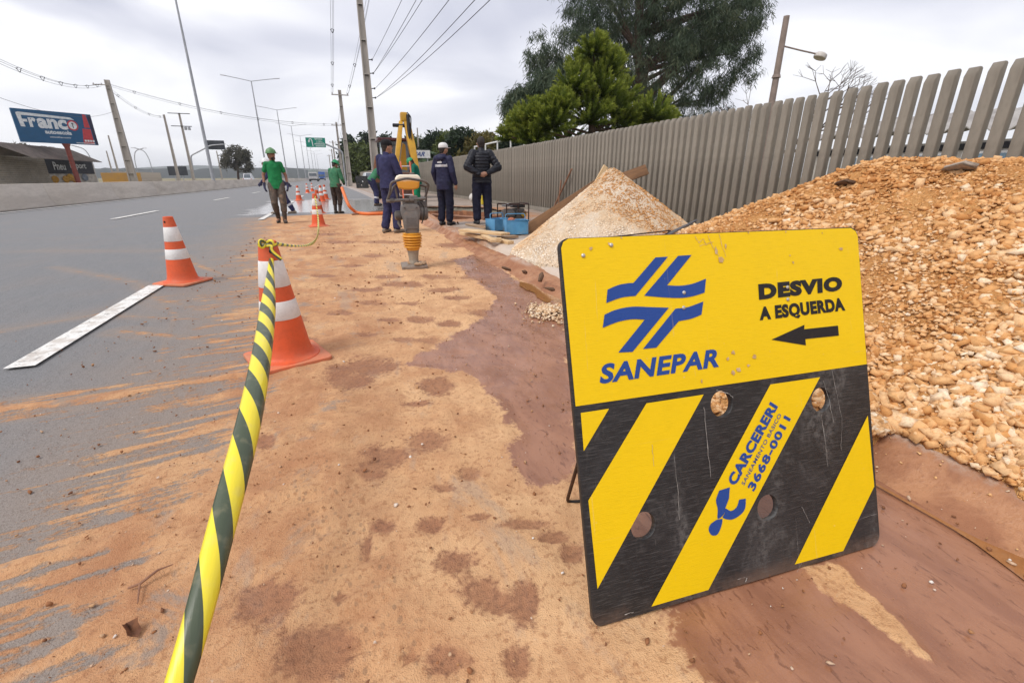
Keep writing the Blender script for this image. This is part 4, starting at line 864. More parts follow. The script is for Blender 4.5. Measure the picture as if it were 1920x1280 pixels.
for sx in (-1, 1):
    for zz_ in (.47, .735): b = MB(); b.lathe([(.011, 0), (.011, .01), (.004, .013)], 8); o = b.build('bolt', DKG, ram); o.location = (sx*.07, -.086, zz_); o.rotation_euler = (math.pi/2, 0, 0)
b = MB(); b.lathe([(.075, 0), (.085, .02), (.085, .09), (.06, .11)], 22, (.10, .02, .66), 'x'); b.box((.15, .05, .75), (.10, .14, .10)); b.build('engine', DKG, ram, bevel=.01)
b = MB()
for k in range(7): b.box((.15, .05, .60+k*.016), (.13, .15, .005))
b.build('cooling_fins', STL, ram)
b = MB(); b.lathe([(.03, 0), (.055, .015), (.058, .07), (.045, .095)], 18, (-.19, .0, .64), 'x'); b.tube([(-.14, 0, .60), (-.15, -.02, .55), (-.12, -.03, .50)], .016, 8); b.build('air_filter', DKG, ram, smooth=True)
b = MB(); b.box((0, .02, .80), (.17, .14, .07)); b.box((.05, -.01, .85), (.09, .08, .04)); b.build('carburettor', GRY, ram, bevel=.012)
b = MB(); b.prism([(-.115, .955), (-.06, .935), (.07, .935), (.125, .955), (.135, 1.02), (.155, 1.05), (.140, 1.09), (.11, 1.105), (-.09, 1.105), (-.125, 1.09), (-.150, 1.05), (-.130, 1.02)], .0, .17, 'xz'); tk = b.build('fuel_tank', tank_mat(), ram, bevel=.02, seg=3)
b = MB(); b.lathe([(.028, 1.10), (.03, 1.105), (.03, 1.125), (.01, 1.13)], 16, (.06, .085, 0)); b.build('filler_cap', DKG, tk, smooth=True)
b = MB(); b.tube(round_path([(-.262, -.05, .815), (-.215, -.10, .93), (-.205, -.13, 1.02), (-.03, -.15, 1.065), (.18, -.13, 1.035), (.235, -.08, .99), (.185, .0, .835), (.13, .05, .80)], .05), .014, 10); b.tube(round_path([(-.262, -.05, .815), (-.175, .05, .965), (-.14, .1, .99), (.1, .16, .99), (.21, .12, .97), (.235, -.06, .985)], .05), .012, 10)
b.tube([(-.155, .06, .97), (-.13, .05, .80)], .012, 8); b.tube([(.215, .10, .97), (.20, .06, .72), (.17, .06, .58)], .013, 8)
hd = b.build('handle_frame', DKG, ram, smooth=True)
b = MB(); b.tube([(-.27, -.06, .812), (.19, -.03, .835)], .018, 12); b.build('lower_bar', GRY, ram, smooth=True)
for (x_, r_) in ((-.235, .027), (-.06, .026), (.0, .026)): b = MB(); b.lathe([(r_-.006, 0), (r_, .006), (r_, .05), (r_-.006, .056)], 14, (x_, -.052, .817), 'x'); b.build('rubber_bush', DKG, ram, smooth=True)
b = MB(); b.tube(round_path([(.12, -.06, .80), (.16, -.10, .74), (.15, -.11, .62), (.12, -.09, .55)], .04), .007, 6); b.build('fuel_hose', HOLE, ram, smooth=True)
# ================================================================== tools and timber on the pavement
BLUE = mat('toolbox_blue', (.075, .24, .43), (.10, .30, .50), 6, .5, bump=.1, dirt=.4, dirtc=(.30, .25, .2))
def toolbox(loc, rz, dims, label):
    o = empty('toolbox', loc, rz, label, 'toolbox', 'blue metal toolboxes by the planks'); w_, d_, h_ = dims; th = .006
    b = MB(); b.box((0, 0, th/2), (w_, d_, th))
    for s in (-1, 1): b.box((s*(w_/2-th/2), 0, h_/2), (th, d_, h_)); b.box((0, s*(d_/2-th/2), h_/2), (w_-2*th, th, h_))
    b.build('tray', BLUE, o, bevel=.003)
    b = MB(); b.tube(round_path([(-w_/2+.01, -d_/2-.006, h_), (-w_/2-.0, d_/2, h_), (w_/2, d_/2, h_), (w_/2, -d_/2, h_), (-w_/2, -d_/2, h_)], .01), .006, 6); b.build('rim', BLUE, o)
    b = MB(); b.tube(round_path([(-w_*.45, .0, h_*.8), (-w_*.45, .02, h_+.10), (w_*.45, .02, h_+.10), (w_*.45, 0, h_*.8)], .04), .008, 8); b.build('carry_handle', BLUE, o, smooth=True)
    return o
q1 = onz(969, 441, .12); toolbox((q1[0]+.02, q1[1]+.12, .135), R(-4), (.40, .26, .24), 'blue metal toolbox with a brick piece in it, right one of two')
q2 = onz(945, 436, .12); t2 = toolbox((q2[0]-.02, q2[1]+.34, .135), R(30), (.40, .24, .21), 'blue metal toolbox behind the right one, in front of the generator')
b = MB(); b.ell((0, 0, 0), (.07, .05, .04), 10, 8); o = tag(b.build('brick_lump', mat('brick_red', (.42, .15, .09), (.34, .13, .08), 20, .9, bump=.5), None, wobble=.006), 'reddish lump of brick lying in the right blue toolbox', 'brick'); o.location = (q1[0]-.06, q1[1]+.12, .375)
b = MB(); b.box((0, 0, 0), (.16, .12, .20)); o = tag(b.build('scrap_block', STL, None, bevel=.01), 'grey metal block inside the right blue toolbox', 'block'); o.location = (q1[0]-.06, q1[1]+.12, .245)
GF = mat('generator_frame', (.05, .032, .028), (.09, .05, .04), 12, .5, .4)
gq = onz(962, 415, .12); gen = empty('generator', (gq[0], gq[1], .125), R(12), 'portable generator in a dark tube frame behind the blue toolboxes', 'generator')
b = MB()
for s in (-1, 1):
    b.tube(round_path([(s*.30, -.2, 0), (s*.30, -.2, .40), (s*.30, .2, .40), (s*.30, .2, 0)], .05), .014, 8)
for a in ((-.2, .0), (.2, .0), (-.2, .40), (.2, .40)): b.tube([(-.30, a[0], max(.016, a[1]-.02)), (.30, a[0], max(.016, a[1]-.02))], .013, 8)
b.tube(round_path([(.0, -.2, .38), (.02, -.2, .2), (.3, -.2, .2)], .05), .011, 8); b.build('frame', GF, gen, smooth=True)
b = MB(); b.box((.13, 0, .17), (.22, .26, .22)); b.build('engine', DKG, gen, bevel=.02)
b = MB(); b.lathe([(.02, -.28), (.10, -.27), (.115, -.22), (.115, -.05), (.09, .0)], 18, (0, 0, .17), 'x'); b.build('alternator', GRY, gen, smooth=True)
b = MB(); b.box((.12, 0, .335), (.26, .26, .07)); b.build('fuel_tank', mat('black_tank', (.03, .03, .033), None, 6, .4), gen, bevel=.02)
b = MB(); b.box((-.16, 0, .35), (.17, .2, .035)); b.lathe([(.03, .37), (.03, .39), (.01, .395)], 12, (-.14, 0, 0)); b.build('control_box', mat('grey_plastic', (.30, .30, .31), None, 8, .5), gen, bevel=.008)
b = MB(); b.ell((.20, -.15, .15), (.07, .05, .06), 12, 8); b.build('yellow_cover', mat('cover_yellow', (.6, .36, .03), None, 8, .5), gen, smooth=True)
def wood(name, c1, c2):
    if name in MATS: return MATS[name]
    t = NT(name); P = t.coord('Object'); a = t.noise(t.map(P, (1.2, 22, 22)), 2.2, 6, .6, .5); b_ = t.noise(P, 3, 4)
    c = t.mix(t.step(a, .35, .68), c1, c2); c = t.mix(t.math('MULTIPLY', t.step(b_, .5, .7), .35), c, tuple(x*.6 for x in c2)); MATS[name] = t.fin(c, .75, 0., t.bump(a, .3, .005)); return t.m
PINE = wood('fresh_pine', (.66, .48, .28), (.52, .34, .17)); OLDW = wood('brown_plank', (.26, .135, .06), (.17, .085, .04)); GRYW = wood('dirty_plank', (.42, .29, .18), (.27, .17, .10))
def plank(a, b_, wd, th, m, label, name='plank', up=(0, 0, 1), grp='timber boards lying on the pavement', cat='plank'):
    a, b_ = Vector(a), Vector(b_); L_ = (b_-a).length; d = (b_-a).normalized(); u = Vector(up); x = d; y_ = u.cross(x).normalized(); z = x.cross(y_)
    mb = MB(); n = 8
    for k in range(n): pass
    mb.box((0, 0, 0), (L_, wd, th)); o = mb.build(name, m, None, bevel=min(th, wd)*.08)
    o.matrix_world = Matrix(((x[0], y_[0], z[0], (a[0]+b_[0])/2), (x[1], y_[1], z[1], (a[1]+b_[1])/2), (x[2], y_[2], z[2], (a[2]+b_[2])/2), (0, 0, 0, 1)))
    return tag(o, label, cat, grp)
def pz(x, y, z): return tuple(onz(x, y, z))
plank(pz(868, 431, .23), pz(948, 439, .23), .22, .035, PINE, 'wide pale board on top of the timber stack')
plank(pz(866, 437, .15), pz(958, 455, .15), .11, .05, PINE, 'long pale batten at the bottom of the timber stack')
plank(pz(905, 440, .185), pz(926, 452, .185), .09, .04, PINE, 'short pale board crossing in the middle of the timber stack')
plank(pz(915, 449, .19), pz(940, 449, .19), .09, .05, PINE, 'short squared block under the wide pale board')
plank(pz(935, 446, .155), pz(968, 443, .155), .13, .035, GRYW, 'dirty board end sticking out beside the blue toolbox')
plank(pz(878, 420, .14), pz(915, 428, .14), .15, .03, GRYW, 'sandy flat board in front of the man in the padded jacket')
plank(pz(903, 426, .14), pz(940, 421, .14), .06, .04, OLDW, 'thin brown batten between the timber stack and the generator')
# boards and poles leaning behind the pale pile
plank(onY(985, 433, 7.9), onY(1140, 333, 8.1), .20, .045, OLDW, 'long dark plank leaning up behind the pale gravel pile', up=(0, -1, .3), grp='boards stuck behind the pale pile')
plank(onY(1118, 345, 6.9), onY(1136, 312, 6.95), .09, .03, PINE, 'pale board end sticking out of the top of the pale pile', up=(0, -1, .2), grp='boards stuck behind the pale pile')
plank(onY(1165, 335, 6.85), onY(1212, 318, 6.95), .17, .045, OLDW, 'weathered brown plank end jutting out right of the pile top', up=(0, -1, .45), grp='boards stuck behind the pale pile')
STICK = wood('tool_handle', (.30, .15, .085), (.21, .10, .06))
def pole_thing(name, a, b_, r, m, label, cat, grp=None):
    a = Vector(a); mb = MB(); mb.tube([Vector((0, 0, 0)), (Vector(b_)-a)*.5+Vector((0, 0, .004)), Vector(b_)-a], r, 8); o = mb.build(name, m, None, smooth=True); o.location = a; return tag(o, label, cat, grp)
pole_thing('tool_handle', onX(1037, 392, 5.60), onX(1072, 317, 5.62), .022, STICK, 'long thin brown handle leaning on the fence', 'handle', 'handles leaning on the fence')
pole_thing('tool_handle', onX(1046, 390, 5.60), onX(1052, 338, 5.62), .02, STICK, 'short thin brown handle leaning on the fence beside the long one', 'handle', 'handles leaning on the fence')
pole_thing('wooden_stick', (onz(660, 402, .03)), (onz(765, 391, .05)), .025, STICK, 'thin wooden stick lying on the wet road by the orange hose', 'stick')
pole_thing('brown_pipe', (onz(810, 402, .13)), (onz(905, 409, .15)), .03, STICK, 'brown pipe lying on the pavement behind the standing men', 'pipe')
pole_thing('brown_pipe', (onz(905, 410, .15)), (onz(985, 397, .22)), .03, STICK, 'brown pipe rising from the padded jacket man towards the generator', 'pipe')
PIPE = mat('grey_pvc', (.13, .135, .15), (.09, .09, .10), 10, .45)
for k, (dx_, dz_) in enumerate(((0, 0), (14, -3), (-10, 4))):
    a = onY(1225+dx_, 452+dz_, 3.6); e_ = onY(1300+dx_*.4, 416+dz_, 4.6); d = (Vector(e_)-Vector(a))
    pole_thing('grey_conduit', Vector(a)-d*.6, e_, .013, PIPE, ['lowest grey conduit', 'nearest grey conduit', 'uppermost grey conduit'][k]+' stuck between the two gravel piles above the sign', 'pipe', 'grey conduits between the piles')
a = Vector(onY(1080, 452, 3.2)); b_ = Vector(onY(1258, 432, 3.6)); c_ = Vector(onY(1240, 445, 3.5)); f0 = Vector(onY(1150, 500, 3.0))
mb = MB(); mb.tube([p-f0 for p in round_path([f0, a+(b_-a)*-.05, b_, c_, c_+(c_-b_)*2], .02)], .006, 6); o = tag(mb.build('bent_rod', PROP, None, smooth=True), 'thin bent iron rod sticking out above the top edge of the sign', 'rod'); o.location = f0
# soil lumps on the broken kerb
for i_, (x, y, s_, lb) in enumerate(((948, 505, .075, 'dark soil lump on the kerb left of the pale pile'), (985, 512, .05, 'small soil lump on the broken kerb next to the larger one'), (1015, 520, .085, 'wet soil lump at the broken kerb by the sign'), (1035, 545, .07, 'muddy lump in the gutter closest to the sign edge'), (859, 420, .07, 'reddish clod near the feet of the man in the white cap'))):
    me_ = meshes[9+i_].copy(); me_.materials.clear(); q_ = onz(x, y, .12); o = tag(mobj('soil_lump', me_, mat('clod_soil', (.20, .11, .065)), None, (q_[0], q_[1], .12+s_*.2), (i_, .4, i_*2.)), lb, 'soil lump', 'soil lumps along the kerb'); o.scale = (s_, s_*.8, s_*.6)
q_ = onz(887, 378, .12); b = MB(); b.ell((0, 0, .16), (.17, .13, .17), 14, 10); b.ell((.03, 0, .33), (.07, .06, .08), 10, 8); o = tag(b.build('white_sack', mat('sack_white', (.70, .68, .64), (.55, .52, .48), 6, .8, bump=.5), None, smooth=True, wobble=.012), 'white sack on the pavement left of the padded jacket man', 'sack'); o.location = (q_[0], q_[1], .12)
q_ = onz(908, 384, .12); b = MB(); b.box((0, 0, .17), (.22, .15, .32)); b.lathe([(.035, .32), (.035, .38)], 10); o = tag(b.build('yellow_canister', mat('canister_yellow', (.65, .50, .03), None, 6, .45), None, bevel=.03), 'yellow canister seen between the legs of the padded jacket man', 'canister'); o.location = (q_[0], q_[1], .12)
# ladder standing in the trench mouth
LAD = mat('ladder_orange', (.70, .16, .08), (.62, .18, .09), 6, .5); RUNG = mat('ladder_rung', (.66, .66, .66), None, 10, .4, .5)
L0, L1 = Vector(onY(758, 392, 14.5)), Vector(onY(751, 303, 14.9)); R0, R1 = Vector(onY(778, 392, 14.5)), Vector(onY(768, 303, 14.9))
lad = empty('ladder', L0, 0, 'orange ladder with white rungs standing behind the rammer', 'ladder')
for a, c in ((L0, L1), (R0, R1)): b = MB(); b.beam(a-L0, c-L0, .03, .07, (0, 1, 0)); b.build('rail', LAD, lad)
for k in range(5):
    t0 = .1+k*.2; b = MB(); b.tube([L0.lerp(L1, t0)-L0, R0.lerp(R1, t0)-L0], .018, 8); b.build('rung', RUNG, lad, smooth=True)
# orange hose from the worker's hands over the wet road
HOSE = mat('hose_orange', (.75, .19, .05), (.66, .17, .05), 10, .45)
hp = [onY(641, 352, 15.7), onY(648, 372, 15.4), onY(655, 388, 15.2), onz(668, 399, .05), onz(690, 401, .05), onz(720, 400, .05), onz(745, 397, .06), onz(775, 391, .06)]
hp = [Vector(p) for p in hp]; mb = MB(); mb.tube([p-hp[3] for p in round_path(hp, .35, 6)], .048, 10); o = tag(mb.build('orange_hose', HOSE, None, smooth=True), 'thick orange hose held by the worker and trailing over the wet road', 'hose'); o.location = hp[3]

# litter on the sand
q_ = onz(248, 1196); lf = MB(); pts = [(.0, -.05), (.018, -.034), (.032, -.022), (.030, .005), (.038, .022), (.018, .034), (.006, .055), (-.014, .036), (-.034, .030), (-.030, .0), (-.036, -.022), (-.017, -.032)]
lf.add([(x, y, .012+.012*abs(x)/.04+.006*math.sin(y*60)) for x, y in pts]+[(0, 0, .008)], [(i, (i+1) % 12, 12) for i in range(12)]); o = tag(lf.build('dry_leaf', mat('dead_leaf', (.20, .085, .04), (.13, .055, .03), 30, .9), None), 'dry brown leaf on the sand at the lower left', 'leaf'); o.location = (q_[0], q_[1], .010); o.rotation_euler = (.2, .25, .8); o.scale = (.45, .55, 1.2)
a = Vector(onz(240, 1102, .02)); m1 = Vector(onz(262, 1094, .025)); b1 = Vector(onz(325, 1057, .03)); b2 = Vector(onz(258, 1130, .02)); tw = MB(); tw.tube([Vector(), m1-a, (m1+b1)/2-a+Vector((0, .01, .004)), b1-a], [.003, .004, .003, .0015], 6); tw.tube([m1-a, b2-a], [.003, .0015], 6); o = tag(tw.build('twig', STICK, None, smooth=True), 'thin forked twig on the sand at the lower left', 'twig'); o.location = a
# ================================================================== people
def blob(name, prims, voxel, m, parent, it=5, wrinkle=0., wscale=1., cut=None, post=None):
    """closed prims fused to one continuous surface; cut = list of (point, normal) planes, the outside removed"""
    b = MB()
    for p in prims:
        if p[0] == 'c':
            a, c, ra, rb = Vector(p[1]), Vector(p[2]), p[3], p[4]; b.ell(a, (ra,)*3, 14, 9); b.ell(c, (rb,)*3, 14, 9)
            if (c-a).length > 1e-4: b.tube([a, c], [ra, rb], 14)
        elif p[0] == 'l':          # loft of elliptic rings: (centre, rx, ry, frame)
            n_ = 22; vs = []; fs = []
            for (c, rx, ry, M) in p[1]:
                for i in range(n_): a = 2*math.pi*i/n_; vs.append(Vector(c)+M @ Vector((rx*math.cos(a), ry*math.sin(a), 0)))
            m_ = len(p[1])
            for j in range(m_-1):
                for i in range(n_): fs.append((j*n_+i, j*n_+(i+1) % n_, (j+1)*n_+(i+1) % n_, (j+1)*n_+i))
            fs.append(tuple(range(n_-1, -1, -1))); fs.append(tuple((m_-1)*n_+i for i in range(n_))); b.add(vs, fs)
        else: b.ell(p[1], p[2], 18, 12, p[3] if len(p) > 3 else None)
    me = bpy.data.meshes.new('tmp'); me.from_pydata(b.v, [], b.f)
    bm = bmesh.new(); bm.from_mesh(me); bmesh.ops.remove_doubles(bm, verts=bm.verts, dist=1e-6); bmesh.ops.recalc_face_normals(bm, faces=bm.faces); bm.to_mesh(me); bm.free()
    o = bpy.data.objects.new('tmp', me); COL.objects.link(o)
    r = o.modifiers.new('r', 'REMESH'); r.mode = 'VOXEL'; r.voxel_size = voxel; r.adaptivity = 0
    s_ = o.modifiers.new('s', 'SMOOTH'); s_.factor = .5; s_.iterations = it
    dg = bpy.context.evaluated_depsgraph_get(); me2 = bpy.data.meshes.new_from_object(o.evaluated_get(dg)); bpy.data.objects.remove(o); bpy.data.meshes.remove(me)
    n = len(me2.vertices); co = np.empty(n*3, np.float32); me2.vertices.foreach_get('co', co); co = co.reshape(-1, 3); no_ = np.empty(n*3, np.float32); me2.vertex_normals.foreach_get('vector', no_); no_ = no_.reshape(-1, 3)
    if wrinkle:
        k = wscale; x, y, z = co.T
        w_ = fbm(x*9*k+z*6*k, z*13*k+y*8*k, 3, 61)-.5+.8*(fbm(x*22*k-z*9*k, z*26*k+y*14*k, 2, 62)-.5); co = co+no_*(w_*wrinkle)[:, None]
    if post is not None: co = post(co, no_)
    me2.vertices.foreach_set('co', np.ascontiguousarray(co, np.float32).ravel())
    if cut:
        bm = bmesh.new(); bm.from_mesh(me2)
        for pt, nr in cut:
            r_ = bmesh.ops.bisect_plane(bm, geom=bm.verts[:]+bm.edges[:]+bm.faces[:], plane_co=pt, plane_no=nr, clear_outer=True)
        bm.to_mesh(me2); bm.free()
    for p in me2.polygons: p.use_smooth = True
    me2.name = name; me2.materials.clear(); me2.update(); return mobj(name, me2, m, parent)
def patch(name, src, pred, off, m, parent):
    """strip sewn onto a garment: faces of src whose centre satisfies pred, lifted a little"""
    me = src.data; vs = []; fs = []; mp = {}
    for p in me.polygons:
        if pred(p.center):
            f = []
            for vi in p.vertices:
                if vi not in mp: mp[vi] = len(vs); v = me.vertices[vi]; vs.append(v.co+v.normal*off)
                f.append(mp[vi])
            fs.append(f)
    if not fs: return None
    nm = bpy.data.meshes.new(name); nm.from_pydata([tuple(v) for v in vs], [], fs)
    for p in nm.polygons: p.use_smooth = True
    return mobj(name, nm, m, parent)
def cloth(name, c1, c2=None, rough=.85, sc=9, dirt=0., dirtc=(.33, .2, .12)): return mat(name, c1, c2, sc, rough, bump=.25, bscale=120, dirt=dirt, dirtc=dirtc, spec=.25)
SKIN = mat('skin_tan', (.45, .24, .155), (.38, .19, .12), 14, .55); SKIN2 = mat('skin_brown', (.30, .155, .10), (.25, .125, .08), 14, .55)
HAIR = mat('hair_dark', (.018, .013, .011), (.03, .022, .018), 40, .7, bump=.5); EYE = mat('eye_dark', (.03, .02, .015), None, 20, .3)
GSH = cloth('shirt_green', (.018, .215, .070), (.012, .165, .055)); GWORK = cloth('work_green', (.05, .19, .10), (.035, .14, .075), dirt=.25); GTEAL = cloth('jacket_teal', (.012, .15, .10), (.008, .11, .075)); GTR = cloth('trousers_green', (.01, .23, .11), (.008, .17, .08))
NAVY = cloth('coverall_navy', (.035, .036, .095), (.025, .026, .07)); NAVY2 = cloth('jacket_navy', (.020, .021, .058), (.014, .015, .042), .6); DNAVY = cloth('trousers_dark_navy', (.013, .015, .034), (.009, .010, .024))
GRTR = cloth('trousers_grey', (.115, .095, .08), (.085, .068, .055), dirt=.55); BRTR = cloth('trousers_brown', (.055, .04, .034), (.035, .026, .022), dirt=.3); PUF = cloth('puffer_black', (.016, .017, .024), (.011, .012, .017), .45)
REFL = mat('reflective_tape', (.55, .56, .60), (.48, .49, .53), 10, .35, .2); BOOT = mat('boot_rubber', (.02, .02, .02), (.06, .045, .035), 8, .45, dirt=.4); SHOE = mat('shoe_dark', (.03, .03, .035), None, 10, .6, dirt=.3); SHOEB = mat('shoe_beige', (.25, .20, .155), (.19, .15, .115), 10, .7)
HGREEN = mat('helmet_green', (.11, .24, .10), (.09, .20, .085), 6, .4); HBRIGHT = mat('helmet_bright_green', (.008, .26, .10), None, 6, .35); HWHITE = mat('helmet_white', (.75, .75, .75), None, 6, .35); CAPW = cloth('cap_white', (.72, .71, .70), (.64, .63, .62)); CAPB = cloth('cap_black', (.015, .014, .016)); GLOVE = cloth('glove_blue', (.06, .065, .13), (.04, .04, .07)); GLOVEG = cloth('glove_dark', (.03, .035, .035))
WHITEP = mat('white_print', (.75, .75, .75), None, 10, .5)
def frame(z, x):
    z = Vector(z).normalized(); x = Vector(x); x = (x-z*x.dot(z)).normalized(); y = z.cross(x); return Matrix((x, y, z)).transposed()
DEF = dict(pel=(0, 0, .96), neck=(0, -.01, 1.47), head=(0, .03, 1.625), sR=(.172, -.01, 1.425), sL=(-.172, -.01, 1.425), eR=(.245, -.04, 1.14), eL=(-.245, -.04, 1.14), wR=(.25, .04, .90), wL=(-.25, .04, .90), hR=(.095, 0, .93), hL=(-.095, 0, .93), kR=(.11, .03, .50), kL=(-.11, .03, .50), aR=(.12, -.03, .085), aL=(-.12, -.03, .085), fyR=-.18, fyL=.18, hyaw=0., htilt=0., nR=(-1, 0, 0), nL=(1, 0, 0), curl=.5)
def person(label, loc, rz, H, pose, top, bottom, shoe, headgear, skin=None, sleeves='long', gloves=None, boots=False, stripe=None, hem=.10, kind='jacket', beard=False, kneestripe=False, hood=False, puffer=False, loose=0.0, beltstripe=None, hairless=False):
    skin = skin or SKIN; J = dict(DEF); J.update(pose); k = H/1.75
    root = empty('person', loc, rz, label, 'person', 'people at the roadworks')
    V_ = {a: Vector(b)*k for a, b in J.items() if isinstance(b, tuple) and a not in ('nR', 'nL')}
    hc = V_['head']; kb = k; HS = 1.07; HR_ = Matrix.Rotation(J['hyaw'], 3, 'Z') @ Matrix.Rotation(-J['htilt'], 3, 'X')
    def hp_(x, y, z): return hc+HR_ @ (Vector((x, y, z))*k*HS)
    ax = (V_['neck']-V_['pel']); TM = frame(ax, V_['sR']-V_['sL']); HMx = frame(ax, V_['hR']-V_['hL'])
    def at(t, x=0, y=0): return V_['pel']+ax*t+TM @ (Vector((x, y, 0))*k)
    # --- the body, one continuous skin
    pr = [('e', hc, (.079*k, .098*k, .118*k), HR_), ('e', hp_(0, .022, -.055), (.056*k, .070*k, .064*k), HR_), ('e', hp_(0, .098, -.018), (.012*k, .018*k, .020*k), HR_), ('e', hp_(0, .085, .012), (.05*k, .014*k, .012*k), HR_), ('e', hp_(0, .088, -.062), (.024*k, .010*k, .009*k), HR_), ('e', hp_(0, .082, -.098), (.022*k, .016*k, .018*k), HR_)]
    for s in (-1, 1): pr.append(('e', hp_(s*.075, -.008, -.012), (.010*k, .020*k, .031*k), HR_))
    pr.append(('c', V_['neck']-Vector((0, 0, .04*k)), hp_(0, -.02, -.06), .060*k, .053*k)); pr.append(('c', V_['pel'], at(.8), .09*k, .10*k))
    for s in 'RL':
        sh, el, wr = V_['s'+s], V_['e'+s], V_['w'+s]
        pr += [('c', at(.82), sh, .07*k, .050*k), ('c', sh, el, .048*k, .038*k), ('c', el, wr, .038*k, .026*k), ('c', V_['pel'], V_['h'+s], .08*k, .075*k), ('c', V_['h'+s], V_['k'+s], .075*k, .052*k), ('c', V_['k'+s], V_['a'+s], .050*k, .036*k)]
    def hand(s, grow=0.):
        out_ = []; wr, el = V_['w'+s], V_['e'+s]; d = (wr-el).normalized(); n_ = Vector(J['n'+s]); n_ = (n_-d*n_.dot(d)).normalized(); sd = d.cross(n_)*(1 if s == 'L' else -1)
        if J.get('d'+s): d = Vector(J['d'+s]).normalized(); n_ = (n_-d*n_.dot(d)).normalized(); sd = d.cross(n_)*(1 if s == 'L' else -1)
        M3 = Matrix((sd, n_, d)).transposed(); pc_ = wr+d*.045*k; out_.append(('e', pc_, ((.040+grow)*k, (.017+grow)*k, (.052+grow)*k), M3)); out_.append(('c', wr, pc_, (.024+grow)*k, (.024+grow)*k))
        for i, (o_, L_) in enumerate(((.028, .068), (.010, .078), (-.009, .072), (-.027, .056))):
            a = wr+(d*.085+sd*o_)*k; c1_ = J['curl']*(1+.12*i); m_ = a+(d*math.cos(c1_*.6)+n_*math.sin(c1_*.6))*L_*.5*k; e__ = m_+(d*math.cos(c1_*1.6)+n_*math.sin(c1_*1.6))*L_*.5*k
            out_ += [('c', a-d*.02*k, m_, (.0098+grow)*k, (.0092+grow)*k), ('c', m_, e__, (.0092+grow)*k, (.008+grow)*k)]
        a = wr+(d*.025+sd*.026)*k; m_ = a+(d*.028+sd*.024+n_*.012)*k; e__ = m_+(d*.026+sd*.004+n_*.014)*k
        out_ += [('c', a, m_, (.0135+grow)*k, (.011+grow)*k), ('c', m_, e__, (.011+grow)*k, (.009+grow)*k)]
        return out_
    for s in 'RL': pr += hand(s)
    for s in 'RL':
        fy = J['fy'+s]; fd = Vector((-math.sin(fy), math.cos(fy), 0)); a = V_['a'+s]; pr.append(('c', a+Vector((0, 0, -.03*k)), a+fd*.12*k+Vector((0, 0, -.045*k)), .036*k, .03*k))
    body = blob('body', pr, .0085, skin, root, 3)
    for s in (-1, 1): e_ = MB(); e_.ell(hp_(s*.031, .083, .002), (.011*k, .008*k, .007*k), 8, 6); e_.build('eye', EYE, root, smooth=True)
    if beard: blob('beard', [('e', hp_(0, .040, -.075), (.055*k, .058*k, .052*k), HR_), ('e', hp_(0, .088, -.052), (.026*k, .012*k, .007*k), HR_)], .008, HAIR, root, 2)
    # --- garments
    if kind != 'none':
        g_ = .010+loose
        rings = [(at(t_), (rx+g_)*k, (ry+g_)*k, HMx if t_ < .3 else TM) for t_, rx, ry in ((-.36, .162, .118), (-.18, .165, .120), (0., .164, .118), (.2, .156, .110), (.42, .152, .106), (.62, .162, .108), (.78, .166, .104), (.88, .150, .092), (.95, .108, .078))]
        rings.append((at(1.0), .070*k, .068*k, TM))
        tp_ = [('l', rings), ('c', at(.94), V_['neck']+(hc-V_['neck'])*.16, .068*k, .064*k)]
        for s in 'RL':
            sh, el, wr = V_['s'+s], V_['e'+s], V_['w'+s]; tp_ += [('c', at(.86), sh, .075*k, (.060+g_*.4)*k)]
            if sleeves == 'short': tp_ += [('c', sh, sh+(el-sh)*.60, (.061)*k, .057*k)]
            else: tp_ += [('c', sh, el, (.066+g_*.5)*k, (.054+g_*.6)*k), ('c', el, wr-(wr-el)*.10, (.054+g_*.6)*k, (.040+g_*.4)*k)]
        if hood: tp_ += [('e', at(.96, 0, -.10), (.13*k, .075*k, .085*k), TM), ('e', at(1.03, 0, -.02), (.11*k, .10*k, .045*k), TM)]
        post = None
        if puffer:
            def post(co, no_):
                z = (co-np.array(V_['pel']))@np.array(ax.normalized()); return co+no_*(.012*np.abs(np.sin(z*math.pi/.062))-.004)[:, None]
        cut = [(V_['pel']-ax.normalized()*hem*k, -ax.normalized())] if hem is not None else None
        # the plane would also take hanging sleeves: cut only the trunk by building it apart when the arms hang lower than the hem
        trunk = [p for p in tp_ if p[0] in 'el']+[p for p in tp_ if p[0] == 'c' and (Vector(p[1])-at(.94)).length < 1e-4]+[('c', at(.86), V_['s'+s]-(V_['s'+s]-at(.86))*.2, .070*k, .057*k) for s in 'RL']
        arms = [p for p in tp_ if p[0] == 'c']
        jb = blob({'tshirt': 't_shirt', 'jacket': 'jacket', 'coverall': 'coverall_top'}[kind], trunk, .011, top, root, 4, .011, 1., cut, post)
        for s in 'RL':
            ar = [p for p in arms if (Vector(p[2])-V_['s'+s]).length < .9*k and ((Vector(p[1])-V_['s'+s]).length < .02 or (Vector(p[1])-V_['e'+s]).length < .02 or (Vector(p[2])-V_['s'+s]).length < .02)]
            def postA(co, no_, sh=V_['s'+s]):
                if not puffer: return co
                d = np.linalg.norm(co-np.array(sh), axis=1); return co+no_*(.010*np.abs(np.sin(d*math.pi/.062))-.003)[:, None]
            sl_ = blob('sleeve', ar, .010, top, root, 3, .010, 1.2, None, postA)
        if beltstripe:
            a_, b_ = beltstripe; axn = ax.normalized(); L_ = ax.length
            patch('reflective_stripe', jb, lambda c: a_ < (c-V_['pel']).dot(axn)/L_ < b_, .004, REFL, root)
    tr = [('e', V_['pel']+Vector((0, 0, .0)), (.160*k, .118*k, .13*k), HMx)]
